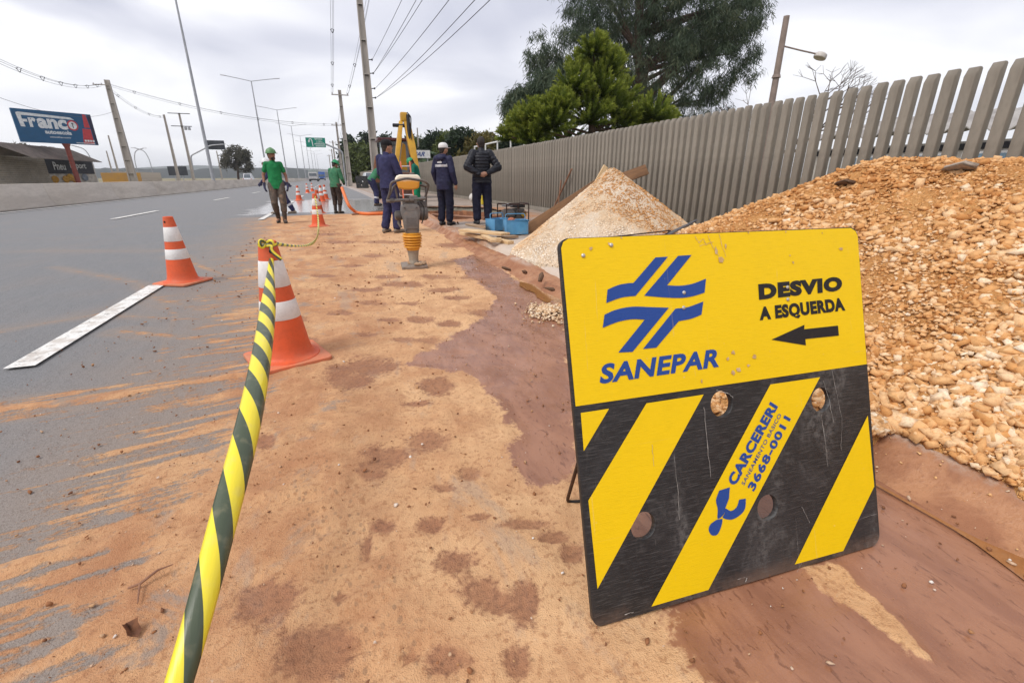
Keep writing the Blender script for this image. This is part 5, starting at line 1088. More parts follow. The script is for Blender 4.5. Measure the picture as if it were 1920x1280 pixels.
    for s in 'RL': tr += [('c', V_['h'+s], V_['k'+s], (.102+max(loose, 0)*.5)*k, (.086+max(loose, 0)*.5)*k), ('c', V_['k'+s], V_['a'+s]+(V_['k'+s]-V_['a'+s])*(.55 if boots else .12), (.085+max(loose, 0)*.5)*k, (.078 if boots else .074+max(loose, 0)*.4)*k)]
    tb = blob('trousers', tr, .011, bottom, root, 3, .016, .9)
    if kneestripe:
        for s in 'RL':
            d = (V_['a'+s]-V_['k'+s]); L_ = d.length; dn = d.normalized(); patch('reflective_stripe', tb, lambda c: .42 < (c-V_['k'+s]).dot(dn)/L_ < .56 and ((c-V_['k'+s])-dn*(c-V_['k'+s]).dot(dn)).length < .12, .004, REFL, root)
    for s in 'RL':
        a = V_['a'+s]; fy = J['fy'+s]; fd = Vector((-math.sin(fy), math.cos(fy), 0)); tilt = J.get('ft'+s, 0.); fd = (fd+Vector((0, 0, tilt))).normalized(); dn_ = Vector((0, 0, -1)); dn_ = (dn_-fd*dn_.dot(fd)).normalized()
        h0 = a+dn_*.042*k-fd*.045*k; t0 = a+dn_*.052*k+fd*.150*k
        fp = [('c', h0, t0, .043*k, .034*k), ('c', a, a+dn_*.03*k, .05*k, .045*k), ('e', a+fd*.10*k+dn_*.045*k, (.047*k, .08*k, .036*k), frame(-dn_, fd.cross(-dn_)))]
        if boots: fp += [('c', a, a+(V_['k'+s]-a)*.66, .052*k, .066*k)]
        fl = min(0., 0)
        sh_ = blob('boot' if boots else 'shoe', fp, .009, shoe, root, 3, 0, 1., [(a+dn_*.083*k, dn_)])
        so_ = MB(); q0 = a+dn_*.083*k; so_.add([], []); 
        pts = [q0+fd*(.055+.135*math.cos(t_))*k+(fd.cross(dn_))*(.044*math.sin(t_)*(1+.12*math.cos(t_)))*k for t_ in np.linspace(0, 2*math.pi, 18)[:-1]]
        n__ = len(pts); so_.add([p-dn_*.006*k for p in pts]+[p+dn_*.006*k for p in pts], [tuple(range(n__)), tuple(range(2*n__-1, n__-1, -1))]+[(i, i+n__, (i+1) % n__+n__, (i+1) % n__) for i in range(n__)]); so_.build('sole', SHOE if not boots else BOOT, root)
    if gloves:
        for s in 'RL': wr, el = V_['w'+s], V_['e'+s]; blob('glove', hand(s, .004)+[('c', wr-(wr-el).normalized()*.06*k, wr, .036*k, .030*k)], .008, gloves, root, 2)
    # --- hair and headgear
    if not hairless: blob('hair', [('e', hp_(0, -.018, .022), (.085*k, .094*k, .108*k), HR_)]+([('e', hp_(0, -.05, -.03), (.066*k, .045*k, .07*k), HR_)]), .009, HAIR, root, 2, .006, 3., [(hp_(0, .060, .035), HR_ @ Vector((0, 1, -.35)))])
    if headgear:
        typ, hm = headgear; Mh = Matrix.Translation(hc) @ HR_.to_4x4(); b = MB()
        if typ == 'helmet':
            b.lathe([(.112, .035), (.116, .04), (.112, .055), (.104, .085), (.088, .115), (.060, .138), (.025, .148), (.002, .150)], 24); hb = b.build('helmet', hm, root, smooth=True); b2 = MB(); b2.prism([(.118*math.cos(a), .128*math.sin(a)+(.035 if math.sin(a) > .2 else 0)) for a in np.linspace(0, 2*math.pi, 25)[:-1]], .030, .038, 'xy'); o2 = b2.build('brim', hm, hb, bevel=.002)
            b3 = MB(); b3.tube([(0, -.112, .06), (0, -.09, .115), (0, -.045, .145), (0, .0, .153), (0, .045, .145), (0, .09, .115), (0, .112, .06)], .010, 8); b3.build('ridge', hm, hb, smooth=True)
        else:
            b.lathe([(.088, .030), (.091, .04), (.090, .07), (.080, .102), (.055, .124), (.02, .132), (.001, .132)], 24); b.v = [(x, y*1.14-.006, z) for x, y, z in b.v]; hb = b.build('cap', hm, root, smooth=True)
            b2 = MB(); b2.prism([(.078*math.cos(a), .07+.105*math.sin(a)) for a in np.linspace(-.2, math.pi+.2, 16)], .030, .036, 'xy'); o2 = b2.build('visor', hm, hb, bevel=.002)
        hb.matrix_local = Mh @ Matrix.Scale(k*HS, 4)
    return root
def ppl(x, y, z=0.): q = onz(x, y, z); return (q[0], q[1], z)
person('worker in green t-shirt and pale green helmet walking towards the camera', (-1.43, 13.1, .014), R(184), 1.70,
       dict(sR=(.158, -.01, 1.415), sL=(-.158, -.01, 1.415), kR=(.10, .09, .50), aR=(.075, -.10, .105), kL=(-.10, .11, .50), aL=(-.075, .13, .085), eR=(.255, -.03, 1.15), wR=(.265, .05, .905), eL=(-.25, -.05, 1.15), wL=(-.26, .03, .91), hyaw=R(38), ftR=-.25, curl=.55),
       GSH, GRTR, BOOT, ('helmet', HGREEN), SKIN2, 'short', GLOVE, True, kind='tshirt', hem=.13, beard=True, loose=-.004)
person('worker in white helmet and navy work clothes leaning forward behind the walking worker', (-1.72, 16.35, .003), R(92), 1.72,
       dict(pel=(0, -.05, .90), neck=(0, .16, 1.37), head=(0, .26, 1.50), sR=(.18, .14, 1.33), sL=(-.18, .14, 1.33), eR=(.22, .04, 1.06), wR=(.22, -.22, .90), eL=(-.22, .30, 1.1), wL=(-.18, .45, .95), hR=(.09, -.05, .87), hL=(-.09, -.05, .87), kL=(-.10, -.14, .48), aL=(-.10, -.32, .10), kR=(.10, .20, .50), aR=(.10, .18, .085), fyR=0., fyL=0.),
       NAVY, NAVY, SHOEB, ('helmet', HWHITE), SKIN2, 'long', GLOVE, hem=.10, kind='coverall', kneestripe=True)
person('worker in green shirt and bright green helmet holding the orange hose', (-.084, 16.13, .003), R(-38), 1.60,
       dict(neck=(0, .05, 1.46), head=(0, .12, 1.59), sR=(.18, .06, 1.41), sL=(-.18, .06, 1.41), eR=(.24, .08, 1.13), wR=(.16, .28, 1.02), eL=(-.22, .10, 1.13), wL=(-.10, .30, .98), hyaw=R(-15), htilt=R(25), nR=(-1, 0, -.4), nL=(1, 0, .4), curl=1.2, aR=(.10, -.04, .085), aL=(-.10, -.02, .085)),
       GWORK, BRTR, BOOT, ('helmet', HBRIGHT), SKIN2, 'long', GLOVEG, True, hem=.10, kind='jacket', loose=.01)
person('bending worker in green shirt digging behind the navy man', ppl(706, 386, .10), R(-72), 1.72,
       dict(pel=(0, -.10, .92), neck=(0, .22, 1.30), head=(0, .35, 1.37), sR=(.17, .20, 1.25), sL=(-.17, .20, 1.25), eR=(.21, .30, 1.00), wR=(.10, .44, .82), eL=(-.21, .28, 1.00), wL=(-.06, .42, .96), hR=(.095, -.10, .90), hL=(-.095, -.10, .90), kR=(.11, .02, .50), aR=(.12, -.06, .085), kL=(-.11, .06, .50), aL=(-.12, .10, .085), htilt=R(45), curl=1.3),
       GWORK, NAVY, BOOT, ('helmet', HBRIGHT), SKIN2, 'long', None, False, hem=.08, kind='jacket', kneestripe=True)
person('man in navy coverall and black cap standing left of the rammer', (.957, 9.88, .010), R(-52), 1.755,
       dict(eR=(.25, .05, 1.15), wR=(.13, .22, 1.02), eL=(-.24, .03, 1.15), wL=(-.12, .21, 1.0), hyaw=R(-22), aR=(.11, .02, .085), aL=(-.13, -.08, .085), kR=(.11, .05, .5), nR=(-1, -.5, 0), nL=(1, -.5, 0), curl=.9),
       NAVY, NAVY, SHOEB, ('cap', CAPB), SKIN, 'long', None, False, hem=.09, kind='coverall', loose=.022)
person('worker in teal jacket and bright green helmet looking down beside the ladder', (2.62, 17.0, .05), R(72), 1.72,
       dict(neck=(0, .06, 1.46), head=(0, .17, 1.55), sR=(.18, .06, 1.41), sL=(-.18, .06, 1.41), eR=(.23, .10, 1.14), wR=(.12, .30, 1.04), eL=(-.23, .08, 1.14), wL=(-.14, .26, .98), htilt=R(40), curl=1.0),
       GTEAL, GTR, BOOT, ('helmet', HBRIGHT), SKIN2, 'long', None, True, hem=.16, kind='jacket', loose=.02)
wc = person('man in white cap and hooded navy jacket with a silver back stripe', (2.09, 9.93, .125), R(-48), 1.61,
       dict(eR=(.25, -.03, 1.15), wR=(.27, .06, .90), eL=(-.25, -.03, 1.15), wL=(-.25, .06, .90), hyaw=R(-18), aR=(.09, .02, .085), aL=(-.09, -.05, .085), curl=.7),
       NAVY2, DNAVY, SHOE, ('cap', CAPW), SKIN, 'long', None, False, hem=.20, kind='jacket', hood=True, beard=True, loose=.022, beltstripe=(.60, .70))
bk = Matrix.Rotation(0, 4, 'Z')
for (u0, u1, v0, v1) in ((-.045, .065, 1.235, 1.255),): b = MB(); b.box((0, 0, 0), (u1-u0, .004, v1-v0)); o = b.build('back_lettering', WHITEP, wc, loc=((u0+u1)/2, -.145, (v0+v1)/2))
flat_poly('back_logo', [(-.02, 1.262), (.0, 1.262), (.035, 1.315), (.02, 1.318)], -.142, WHITEP, wc); flat_poly('back_logo', [(.01, 1.262), (.05, 1.262), (.035, 1.275), (.02, 1.275)], -.142, WHITEP, wc)
person('man in black padded jacket with hands clasped behind his back', (2.893, 9.89, .125), R(-3), 1.75,
       dict(eR=(.335, -.10, 1.16), wR=(.085, -.185, 1.04), eL=(-.335, -.10, 1.16), wL=(-.085, -.175, 1.02), dR=(-.85, -.1, -.35), dL=(.85, -.1, -.25), nR=(0, 1, .1), nL=(0, 1, .1), curl=.7, aR=(.125, -.02, .085), aL=(-.125, -.04, .085), kR=(.12, .02, .5), kL=(-.12, .02, .5), hyaw=R(0)),
       PUF, DNAVY, SHOE, None, SKIN2, 'long', None, False, hem=.10, kind='jacket', puffer=True, loose=.028)
# ================================================================== median barrier, poles, signs along the highway
BARR = mat('barrier_concrete', (.56, .50, .435), (.46, .405, .35), .9, .9, bump=.3, bscale=25, stretch=(1, .5, 2.5), dirt=.35, dirtc=(.26, .225, .19))
barrier = empty('median_barrier', (-10.62, 0, 0), 0, 'long pale concrete median barrier along the left of the highway', 'barrier')
bp = [(0, 0), (-.02, .07), (-.17, .30), (-.27, .86), (-.45, .86), (-.55, .30), (-.70, .07), (-.72, 0)]
def seg(y0, y1):
    b = MB(); b.prism(bp, y0, y1, 'xz'); return b.build('barrier_segment', BARR, barrier, bevel=.012, seg=1)
y = -6.0
while y < 170:
    y1 = y+6
    if not (48 < y < 54): seg(y+.008, y1-.008)
    elif y < 50: seg(y+.008, 49.6)
    else: seg(max(y, 50.8), y1-.008)
    y = y1
b = MB(); b.prism(bp, 174, 700, 'xz'); b.build('far_barrier', BARR, barrier)
GALV = mat('pole_galvanised', (.40, .41, .43), (.33, .34, .36), 3, .5, .3); LAMPW = mat('lamp_housing', (.6, .6, .62), None, 6, .4)
def light_pole(x, y, h, arm, label):
    o = empty('street_light', (x, y, 0), 0, label, 'street light', 'double arm street lights in the median')
    b = MB(); b.tube([(0, 0, 0), (0, 0, h*.5), (0, 0, h)], [.15, .115, .07], 12); b.build('pole', GALV, o, smooth=True)
    for s in (-1, 1):
        b = MB(); b.tube([(0, 0, h-.05), (s*arm*.5, 0, h+.30), (s*arm*.86, 0, h+.52)], .05, 8); b.build('arm', GALV, o, smooth=True)
        b = MB(); b.box((s*arm*.93, 0, h+.56), (arm*.17, .28, .09), (0, -s*.08, 0)); b.build('lamp_head', LAMPW, o, bevel=.03)
    return o
LP_Y = [52.3, 90.5, 125, 161, 197, 233, 270, 308, 346]; LPN = ['nearest', 'second', 'third', 'fourth', 'fifth', 'sixth', 'seventh', 'eighth', 'ninth']
for n_, yy_ in zip(LPN, LP_Y): light_pole(-10.98, yy_, 15.4, 4.1, n_+' tall double arm street light in the median, counted from the camera')
POLEC = mat('pole_concrete', (.43, .39, .345), (.35, .315, .28), 1.2, .9, bump=.25, bscale=30, stretch=(1, 1, .4)); DARKM = mat('dark_metal', (.035, .035, .04), None, 10, .5, .5)
def utility_pole(x, y, h, label, w0=.46, w1=.24, notch=True, arms=()):
    o = empty('utility_pole', (x, y, 0), 0, label, 'utility pole', 'concrete utility poles')
    b = MB(); rings = []
    for z in np.linspace(0, h, 9):
        w_ = w0+(w1-w0)*z/h; d_ = w_*.72; f = w_*.30; r_ = d_*.26
        rings.append([(-w_/2, -d_/2, z), (-w_/2+f*.55, -d_/2, z), (-w_/2+f*.75, -d_/2+r_, z), (w_/2-f*.75, -d_/2+r_, z), (w_/2-f*.55, -d_/2, z), (w_/2, -d_/2, z), (w_/2, d_/2, z), (-w_/2, d_/2, z)])
    n_ = 8; vs = [p for r_ in rings for p in r_]; fs = [(j*n_+i, j*n_+(i+1) % n_, (j+1)*n_+(i+1) % n_, (j+1)*n_+i) for j in range(8) for i in range(n_)]; fs.append(tuple(range(8))); fs.append(tuple(64+i for i in range(8))); b.add(vs, fs); b.build('shaft', POLEC, o)
    if notch:
        for z in np.arange(1.6, h-.6, 1.75): w_ = w0+(w1-w0)*z/h; b = MB(); b.box((0, -.005, z), (w_*1.02, w_*.74, .07)); b.build('web_block', POLEC, o)
        for z in np.arange(1.62, h-.6, 1.75): w_ = w0+(w1-w0)*z/h; b = MB(); b.box((0, -w_*.36-.008, z-.07), (w_*.55, .015, .055)); b.build('slot_shade', HOLE, o)  # dark bar on the face: the shade of a recessed notch as colour
    for (z, l0, l1) in arms:
        b = MB(); b.beam((l0, -.16, z), (l1, -.16, z), .10, .10); ca = b.build('cross_arm', POLEC if z > h-1 else DARKM, o)
        for xx in np.linspace(l0+.1, l1-.1, 3):
            b = MB(); b.lathe([(.02, 0), (.06, .03), (.03, .06), (.06, .09), (.03, .12), (.045, .16), (.01, .18)], 10, (xx, -.16, z+.05)); b.build('insulator', mat('porcelain', (.25, .2, .18), None, 8, .3), ca, smooth=True)
    return o
bigp = utility_pole(2.36, 32., 13.2, 'nearest concrete utility pole, right of the green road sign', .50, .30, True, ((12.9, -1.3, 1.3),))
b = MB(); b.box((.36, -.1, 3.1), (.30, .3, .42)); b.build('junction_box', DARKM, bigp, bevel=.03)
for z in (5.6, 6.1, 6.9, 7.6): b = MB(); b.tube([(.18, -.12, z), (.36, -.12, z+.02)], .025, 6); b.ell((.38, -.12, z+.02), (.05, .05, .06), 8, 6); b.build('bracket', DARKM, bigp)
utility_pole(1.36, 60., 10.2, 'second concrete utility pole, beside the post of the green sign', .55, .34, True, ((9.7, -.9, .9),))
utility_pole(.92, 90., 9.9, 'third concrete utility pole, behind the hose worker', .46, .28, True, ((9.4, -.8, .8),))
for i_, (px, Y, h) in enumerate(((628, 128, 9.5), (624, 165, 9.5), (618, 205, 9.5))): utility_pole(float(onY(px, 300, Y)[0]), Y, h, ['fourth', 'fifth', 'farthest'][i_]+' thin utility pole in the row along the right kerb', .42, .28, False, ((h-.4, -.8, .8),))
# wires
WIRE = mat('wire_black', (.04, .04, .045), None, 10, .6); 
def wire(name, a, b_, sag, label, n=1, gap=.22, r=.014, spacers=0, grp='overhead lines'):
    a, b_ = Vector(a), Vector(b_); o = empty(name, a, 0, label, 'power line', grp); offs = [(0, 0)] if n == 1 else [(-gap/2, 0), (gap/2, 0), (0, -gap*.85)]
    for (ox, oz) in offs:
        pts = []
        for i in range(25): t = i/24; p = a.lerp(b_, t)-a; pts.append((p.x+ox, p.y, p.z+oz-sag*4*t*(1-t)))
        m_ = MB(); m_.tube(pts, r, 5); m_.build('cable', WIRE, o)
    for k in range(spacers):
        t = (k+.5)/spacers; p = a.lerp(b_, t)-a-Vector((0, 0, sag*4*t*(1-t))); m_ = MB(); q = [(p.x-gap/2, p.y, p.z), (p.x, p.y, p.z+.09), (p.x+gap/2, p.y, p.z), (p.x+.03, p.y, p.z-gap*.85), (p.x-.03, p.y, p.z-gap*.85), (p.x-gap/2, p.y, p.z)]; m_.tube(q, .022, 5); m_.ell(q[0], (.045,)*3, 6, 5); m_.ell(q[2], (.045,)*3, 6, 5); m_.ell((p.x, p.y, p.z-gap*.85), (.045,)*3, 6, 5); m_.build('spacer', DARKM, o)
    return o
top32 = lambda s, z=13.05: (2.36+s, 31.84, z); top60 = lambda s, z=9.85: (1.36+s, 59.84, z)
wire('spacer_cable', top60(-.8), top32(-1.2), .35, 'bundled cable with spacers left of the nearest utility pole', 3, .2, .010, 4); wire('spacer_cable', top32(-1.2), (1.9, -6, 12.6), .5, 'overhead bundled cable leaving the frame left of the nearest pole', 3, .2, .010, 5)
wire('spacer_cable', top60(.8), top32(1.2), .35, 'bundled cable with spacers right of the nearest utility pole', 3, .2, .010, 4); wire('spacer_cable', top32(1.2), (4.2, -6, 12.6), .5, 'overhead bundled cable leaving the frame right of the nearest pole', 3, .2, .010, 5)
for i_, (z, ex, ez) in enumerate(((7.6, 4.0, 8.2), (6.9, 4.3, 7.9), (6.9, 4.6, 7.7), (6.1, 4.9, 7.0), (5.6, 5.3, 6.6), (5.6, 5.7, 6.4))): wire('service_wire', (2.74, 31.88, z), (ex, -4, ez), .35+.05*i_, ['first', 'second', 'third', 'fourth', 'fifth', 'sixth'][i_]+' thin wire from the left fanning up right from the nearest pole', 1, r=.010)
for i_, (z0, z1) in enumerate(((9.5, 9.3), (7.5, 7.3), (6.9, 6.7))): wire('service_wire', (1.40, 60, z0), (.95, 90, z1), .5, ['upper', 'middle', 'lower'][i_]+' wire between the second and third utility poles', 1, r=.014)
# green gantry sign
GREEN = mat('sign_green', (.0, .235, .155), (.0, .21, .14), 5, .45); SWHITE = mat('sign_white', (.78, .78, .78), None, 6, .45)
gs = empty('road_sign', (.93, 60.6, .1), 0, 'green overhead turn back road sign on a cantilever post', 'road sign')
b = MB(); b.tube(round_path([(0, 0, 0), (0, 0, 3.75), (-.35, 0, 4.0), (-1.75, 0, 4.6), (-3.6, 0, 5.0)], .35), [.11]*5+[.10]*20 if 0 else .10, 10); b.build('post', GALV, gs, smooth=True)
gx0, gx1, gz0, gz1 = -3.78, -1.72, 4.22, 5.22
b = MB(); b.box(((gx0+gx1)/2, -.16, (gz0+gz1)/2), (gx1-gx0, .04, gz1-gz0)); b.build('panel', GREEN, gs)
def gq(u, v): return (gx0+(gx1-gx0)*u, gz0+(gz1-gz0)*v)
def gtext(t, u0, v0, u1, v1): letters(t, [gq(u0, v0), gq(u1, v0), gq(u1, v1), gq(u0, v1)], SWHITE, gs, -.184, .03)
gtext('RETORNO', .46, .78, .86, .92); gtext('A 1500 m', .54, .57, .84, .68); 
for (u0, u1, v0, v1, n_) in ((.43, .97, .28, .39, 13), (.48, .95, .08, .18, 12)):
    for k in range(n_): a_ = u0+(u1-u0)*k/n_; flat_poly('letter_mark', [gq(a_, v0), gq(a_+(u1-u0)/n_*.72, v0), gq(a_+(u1-u0)/n_*.72, v1), gq(a_, v1)], -.184, SWHITE, gs)
flat_poly('rule_line', [gq(.5, .47), gq(.93, .47), gq(.93, .50), gq(.5, .50)], -.184, SWHITE, gs)
arrow_pts = [gq(.32, .10), gq(.36, .10), gq(.335, .70), gq(.315, .82), gq(.27, .90), gq(.20, .90), gq(.16, .82), gq(.15, .66), gq(.11, .66), gq(.155, .46), gq(.225, .66), gq(.19, .66), gq(.195, .76), gq(.215, .82), gq(.255, .82), gq(.285, .76), gq(.295, .68)]
flat_poly('turn_arrow', arrow_pts, -.184, SWHITE, gs)
# rear of another detour board on the pavement
bq = onz(680, 353, .12); bb_ = empty('barricade_board', (bq[0]-.55, bq[1], .12), 0, 'dark square board with small holes standing on the far pavement', 'sign'); bb_.rotation_euler = (R(-8), 0, 0)
me = board_mesh('board', 1.12, 1.12, .02, [(.22, .5), (.62, .62), (.50, .28)], .06, (.03, .03, .03, .03)); front_fix(me); mobj('board', me, BLACKP, bb_); b = MB(); b.tube([(.15, .03, .9), (.15, .45, .05)], .02, 6); b.tube([(.95, .03, .9), (.95, .45, .05)], .02, 6)
for xx in (.15, .95): b = MB(); b.tube([(xx, .035, .9), (xx, .33, .06)], .02, 6); b.build('prop', PROP, bb_)
# ================================================================== vehicles
CARW = mat('car_white', (.72, .73, .75), None, 3, .25); GLASS = mat('car_glass', (.10, .12, .14), (.16, .18, .20), 2, .12); TYRE = mat('tyre', (.02, .02, .02), None, 10, .8); RED = mat('tail_red', (.45, .02, .02), None, 6, .3)
def wheel(parent, x, y, r, w_):
    b = MB(); b.lathe([(r*.6, -w_/2), (r*.92, -w_/2), (r, -w_/3), (r, w_/3), (r*.92, w_/2), (r*.6, w_/2)], 20, (x, y, r), 'x'); t_ = b.build('wheel', TYRE, parent, smooth=True); b = MB(); b.lathe([(.02, -w_*.52), (r*.58, -w_*.5), (r*.58, w_*.5), (.02, w_*.52)], 14, (x, y, r), 'x'); b.build('rim', GALV, t_)
def car(loc, rz, label, col=CARW, L=4.2, W=1.72, H=1.45):
    o = empty('parked_car', loc, rz, label, 'car')
    b = MB(); b.prism([(-L/2, .28), (-L/2+.05, .75), (-L/2+.25, .92), (L*.18, .95), (L/2-.1, .75), (L/2, .5), (L/2, .28)], -W/2, W/2, 'yz'); b.build('body', col, o, bevel=.06)
    b = MB(); hw, tw = W/2*.93, W/2*.74; y0, y1, y2, y3 = -L/2+.18, -L/2+.75, L*.05, L*.26
    v = [(-hw, y0, .92), (hw, y0, .92), (tw, y1, H), (-tw, y1, H), (-hw, y3, .95), (hw, y3, .95), (tw, y2, H), (-tw, y2, H)]; b.add(v, [(0, 1, 2, 3), (4, 7, 6, 5), (3, 2, 6, 7), (0, 3, 7, 4), (1, 5, 6, 2), (0, 4, 5, 1)]); b.build('cabin', col, o, bevel=.05)
    def glass(nm, q, off):
        b = MB(); q = [Vector(p) for p in q]; c = sum(q, Vector())/4; n_ = (q[1]-q[0]).cross(q[2]-q[0]).normalized(); b.add([c+(p-c)*.84+n_*off for p in q], [(0, 1, 2, 3)]); b.build(nm, GLASS, o)
    glass('rear_window', [v[0], v[1], v[2], v[3]], .012); glass('windscreen', [v[5], v[4], v[7], v[6]], .012); glass('side_window', [v[4], v[0], v[3], v[7]], .012); glass('side_window', [v[1], v[5], v[6], v[2]], .012)
    b = MB(); b.box((0, -L/2-.02, .42), (W*.96, .12, .24)); b.build('bumper', mat('bumper_black', (.03, .03, .03), None, 8, .6), o, bevel=.03)
    for s in (-1, 1): b = MB(); b.box((s*W*.42, -L/2+.02, .78), (.16, .1, .26)); b.build('tail_light', RED, o, bevel=.02)
    for s in (-1, 1):
        for yy_ in (-L*.31, L*.31): wheel(o, s*(W/2-.1), yy_, .31, .2)
    return o
car((3.45, 55.5, .12), R(2), 'white car parked on the far pavement behind the dark board', CARW)
def truck(loc, label, cab, box):
    o = empty('lorry', loc, 0, label, 'lorry'); b = MB(); b.box((0, -2.2, 1.45), (2.3, 1.8, 2.0)); b.build('cab', cab, o, bevel=.12); b = MB(); b.box((0, -3.12, 1.85), (1.95, .04, .75)); b.build('windscreen', GLASS, o); b = MB(); b.box((0, 1.5, 1.9), (2.45, 5.2, 2.6)); b.build('cargo_box', box, o, bevel=.05)
    b = MB(); b.box((0, -3.15, .55), (2.3, .2, .4)); b.build('bumper', mat('bumper_black', (.03, .03, .03)), o)
    for s in (-1, 1):
        b = MB(); b.box((s*.9, -3.14, .85), (.3, .06, .2)); b.build('headlight', SWHITE, o)
        for yy_ in (-2.2, 2.6): wheel(o, s*1.05, yy_, .48, .3)
truck((-6.3, 150, 0), 'white lorry driving towards the camera far down the highway', mat('lorry_white', (.6, .58, .57), None, 4, .4), mat('lorry_grey', (.30, .33, .32), None, 4, .5))
truck((-5.6, 205, 0), 'blue lorry behind the white one far down the highway', mat('lorry_blue', (.05, .13, .40), None, 4, .4), mat('lorry_blue', (.05, .13, .40)))
car((-19.5, 128, 0), 0., 'white van top showing over the median barrier left of the walking worker', CARW, 5., 1.9, 1.95)
# ================================================================== backhoe
CATY = mat('digger_yellow', (.62, .34, .03), (.54, .29, .03), 4, .5, dirt=.35, dirtc=(.30, .2, .1)); CATI = mat('digger_yellow_dark', (.55, .30, .01), (.5, .27, .01), 4, .5)
bh = empty('backhoe', (2.75, 23., .1), 0, 'yellow backhoe with raised arm and dark cab behind the workers', 'backhoe')
def bw(x, y, Y): return Vector(onY(x, y, Y))-Vector((2.75, 23., .1))
def plates(name, pts, th, gap, m):
    """two cheek plates and a back web following a centre line (x, z, width) in a plane of constant y"""
    for s in (-1, 1):
        b = MB()
        for (a, wa), (c, wc_) in zip(pts[:-1], pts[1:]): b.beam(Vector(a)+Vector((s*gap, 0, 0)), Vector(c)+Vector((s*gap, 0, 0)), th, wa, (0, 1, 0))
        b.build(name, m, bh)
apex = bw(757, 222, 20.8)
for (a, c, wt) in ((bw(742, 322, 20.3), apex+Vector((-.12, 0, -.1)), .10), (bw(781, 320, 20.3), apex+Vector((.10, 0, -.05)), .16)):
    b = MB(); m1 = a.lerp(c, .5); v = []
    for p, ww, dd in ((a, wt*1.3, .26), (m1, wt*1.8, .34), (c, wt*1.5, .22)): v += [p+Vector((-ww/2, -dd/2, 0)), p+Vector((ww/2, -dd/2, 0)), p+Vector((ww/2, dd/2, 0)), p+Vector((-ww/2, dd/2, 0))]
    b.add(v, [(0, 1, 2, 3), (8, 11, 10, 9)]+[(j*4+i, j*4+(i+1) % 4, (j+1)*4+(i+1) % 4, (j+1)*4+i) for j in range(2) for i in range(4)]); b.build('boom_plate', CATY, bh, bevel=.015)
b = MB(); b.add([bw(748, 316, 20.55), bw(764, 320, 20.55), bw(760, 272, 20.7), bw(755, 268, 20.7)]+[p+Vector((0, .12, 0)) for p in (bw(748, 316, 20.55), bw(764, 320, 20.55), bw(760, 272, 20.7), bw(755, 268, 20.7))], [(0, 1, 2, 3), (7, 6, 5, 4), (0, 4, 5, 1), (1, 5, 6, 2), (2, 6, 7, 3), (3, 7, 4, 0)]); b.build('boom_web', CATI, bh)
b = MB(); b.box(apex+Vector((.0, 0, .05)), (.28, .3, .34)); b.build('boom_head', CATY, bh, bevel=.06)
b = MB(); b.tube([apex+Vector((.16, -.14, .12)), bw(768, 270, 20.5)], .075, 10); b.tube([bw(768, 270, 20.5), bw(773, 305, 20.4)], .04, 10); b.build('hydraulic_ram', DARKM, bh, smooth=True)
b = MB(); b.tube(round_path([apex+Vector((.12, -.18, .2)), apex+Vector((.26, -.22, .05)), bw(771, 262, 20.4)], .1), .022, 6); b.build('hose', HOLE, bh, smooth=True)
b = MB(); b.lathe([(.05, -.3), (.07, -.28), (.07, .28), (.05, .3)], 12, apex+Vector((-.18, -.1, -.28)), 'x'); b.build('pin', DARKM, bh)
c0 = bw(714, 262, 24.2); c1 = bw(748, 262, 24.2); zt = c0.z
b = MB()
for xx in (c0.x+.06, c1.x+.5): 
    for yy_ in (1.2, 2.6): b.box((xx, yy_, (zt+.9)/2), (.10, .10, zt-.9))
b.build('cab_frame', DARKM, bh); b = MB(); b.box(((c0.x+c1.x)/2+.25, 1.9, zt+.03), (c1.x-c0.x+.8, 1.7, .12)); b.build('cab_roof', mat('cab_roof_red', (.10, .02, .02), (.07, .015, .015), 4, .4), bh, bevel=.04)
b = MB(); b.box(((c0.x+c1.x)/2+.25, 1.95, (zt+.9)/2), (c1.x-c0.x+.45, 1.3, zt-1.0)); b.build('cab_glass', GLASS, bh)
b = MB(); b.box((0, 2.2, .75), (1.5, 3.2, .9)); b.build('chassis', CATY, bh, bevel=.08)
for s in (-1, 1): wheel(bh, s*.85, 1.4, .7, .42); wheel(bh, s*.8, 4., .5, .34)
b = MB(); b.box(bw(708, 318, 22.6), (.35, .25, 1.1), (0, .2, 0)); b.build('stabiliser_leg', mat('rusty_steel', (.22, .10, .05), (.16, .07, .04), 8, .8), bh, bevel=.03)
b = MB(); b.box(bw(765, 345, 20.2), (.7, .5, .9)); b.build('bucket', mat('bucket_rust', (.16, .075, .045), (.10, .05, .035), 6, .8), bh, bevel=.08)
# company sign behind the backhoe
s0, s1 = onY(742, 296, 38), onY(806, 282, 38); cs = empty('company_sign', (s0[0], 38, 0), 0, 'white company sign with blue lettering behind the backhoe arm', 'sign'); wS = s1[0]-s0[0]
b = MB(); b.box((wS/2, 0, (s0[2]+s1[2])/2), (wS, .06, s1[2]-s0[2])); b.build('panel', SWHITE, cs); zS0, zS1 = s0[2]+.12, s1[2]-.12
letters('SANEPAR', [(.15, zS0), (wS-.45, zS0), (wS-.30, zS1), (.3, zS1)], mat('sign_blue', (.02, .07, .28), None, 6, .5), cs, -.04, .02)
for xx in (.2, wS-.2): b = MB(); b.tube([(xx, .06, 0), (xx, .06, s0[2]+.1)], .05, 8); b.build('post', GALV, cs)
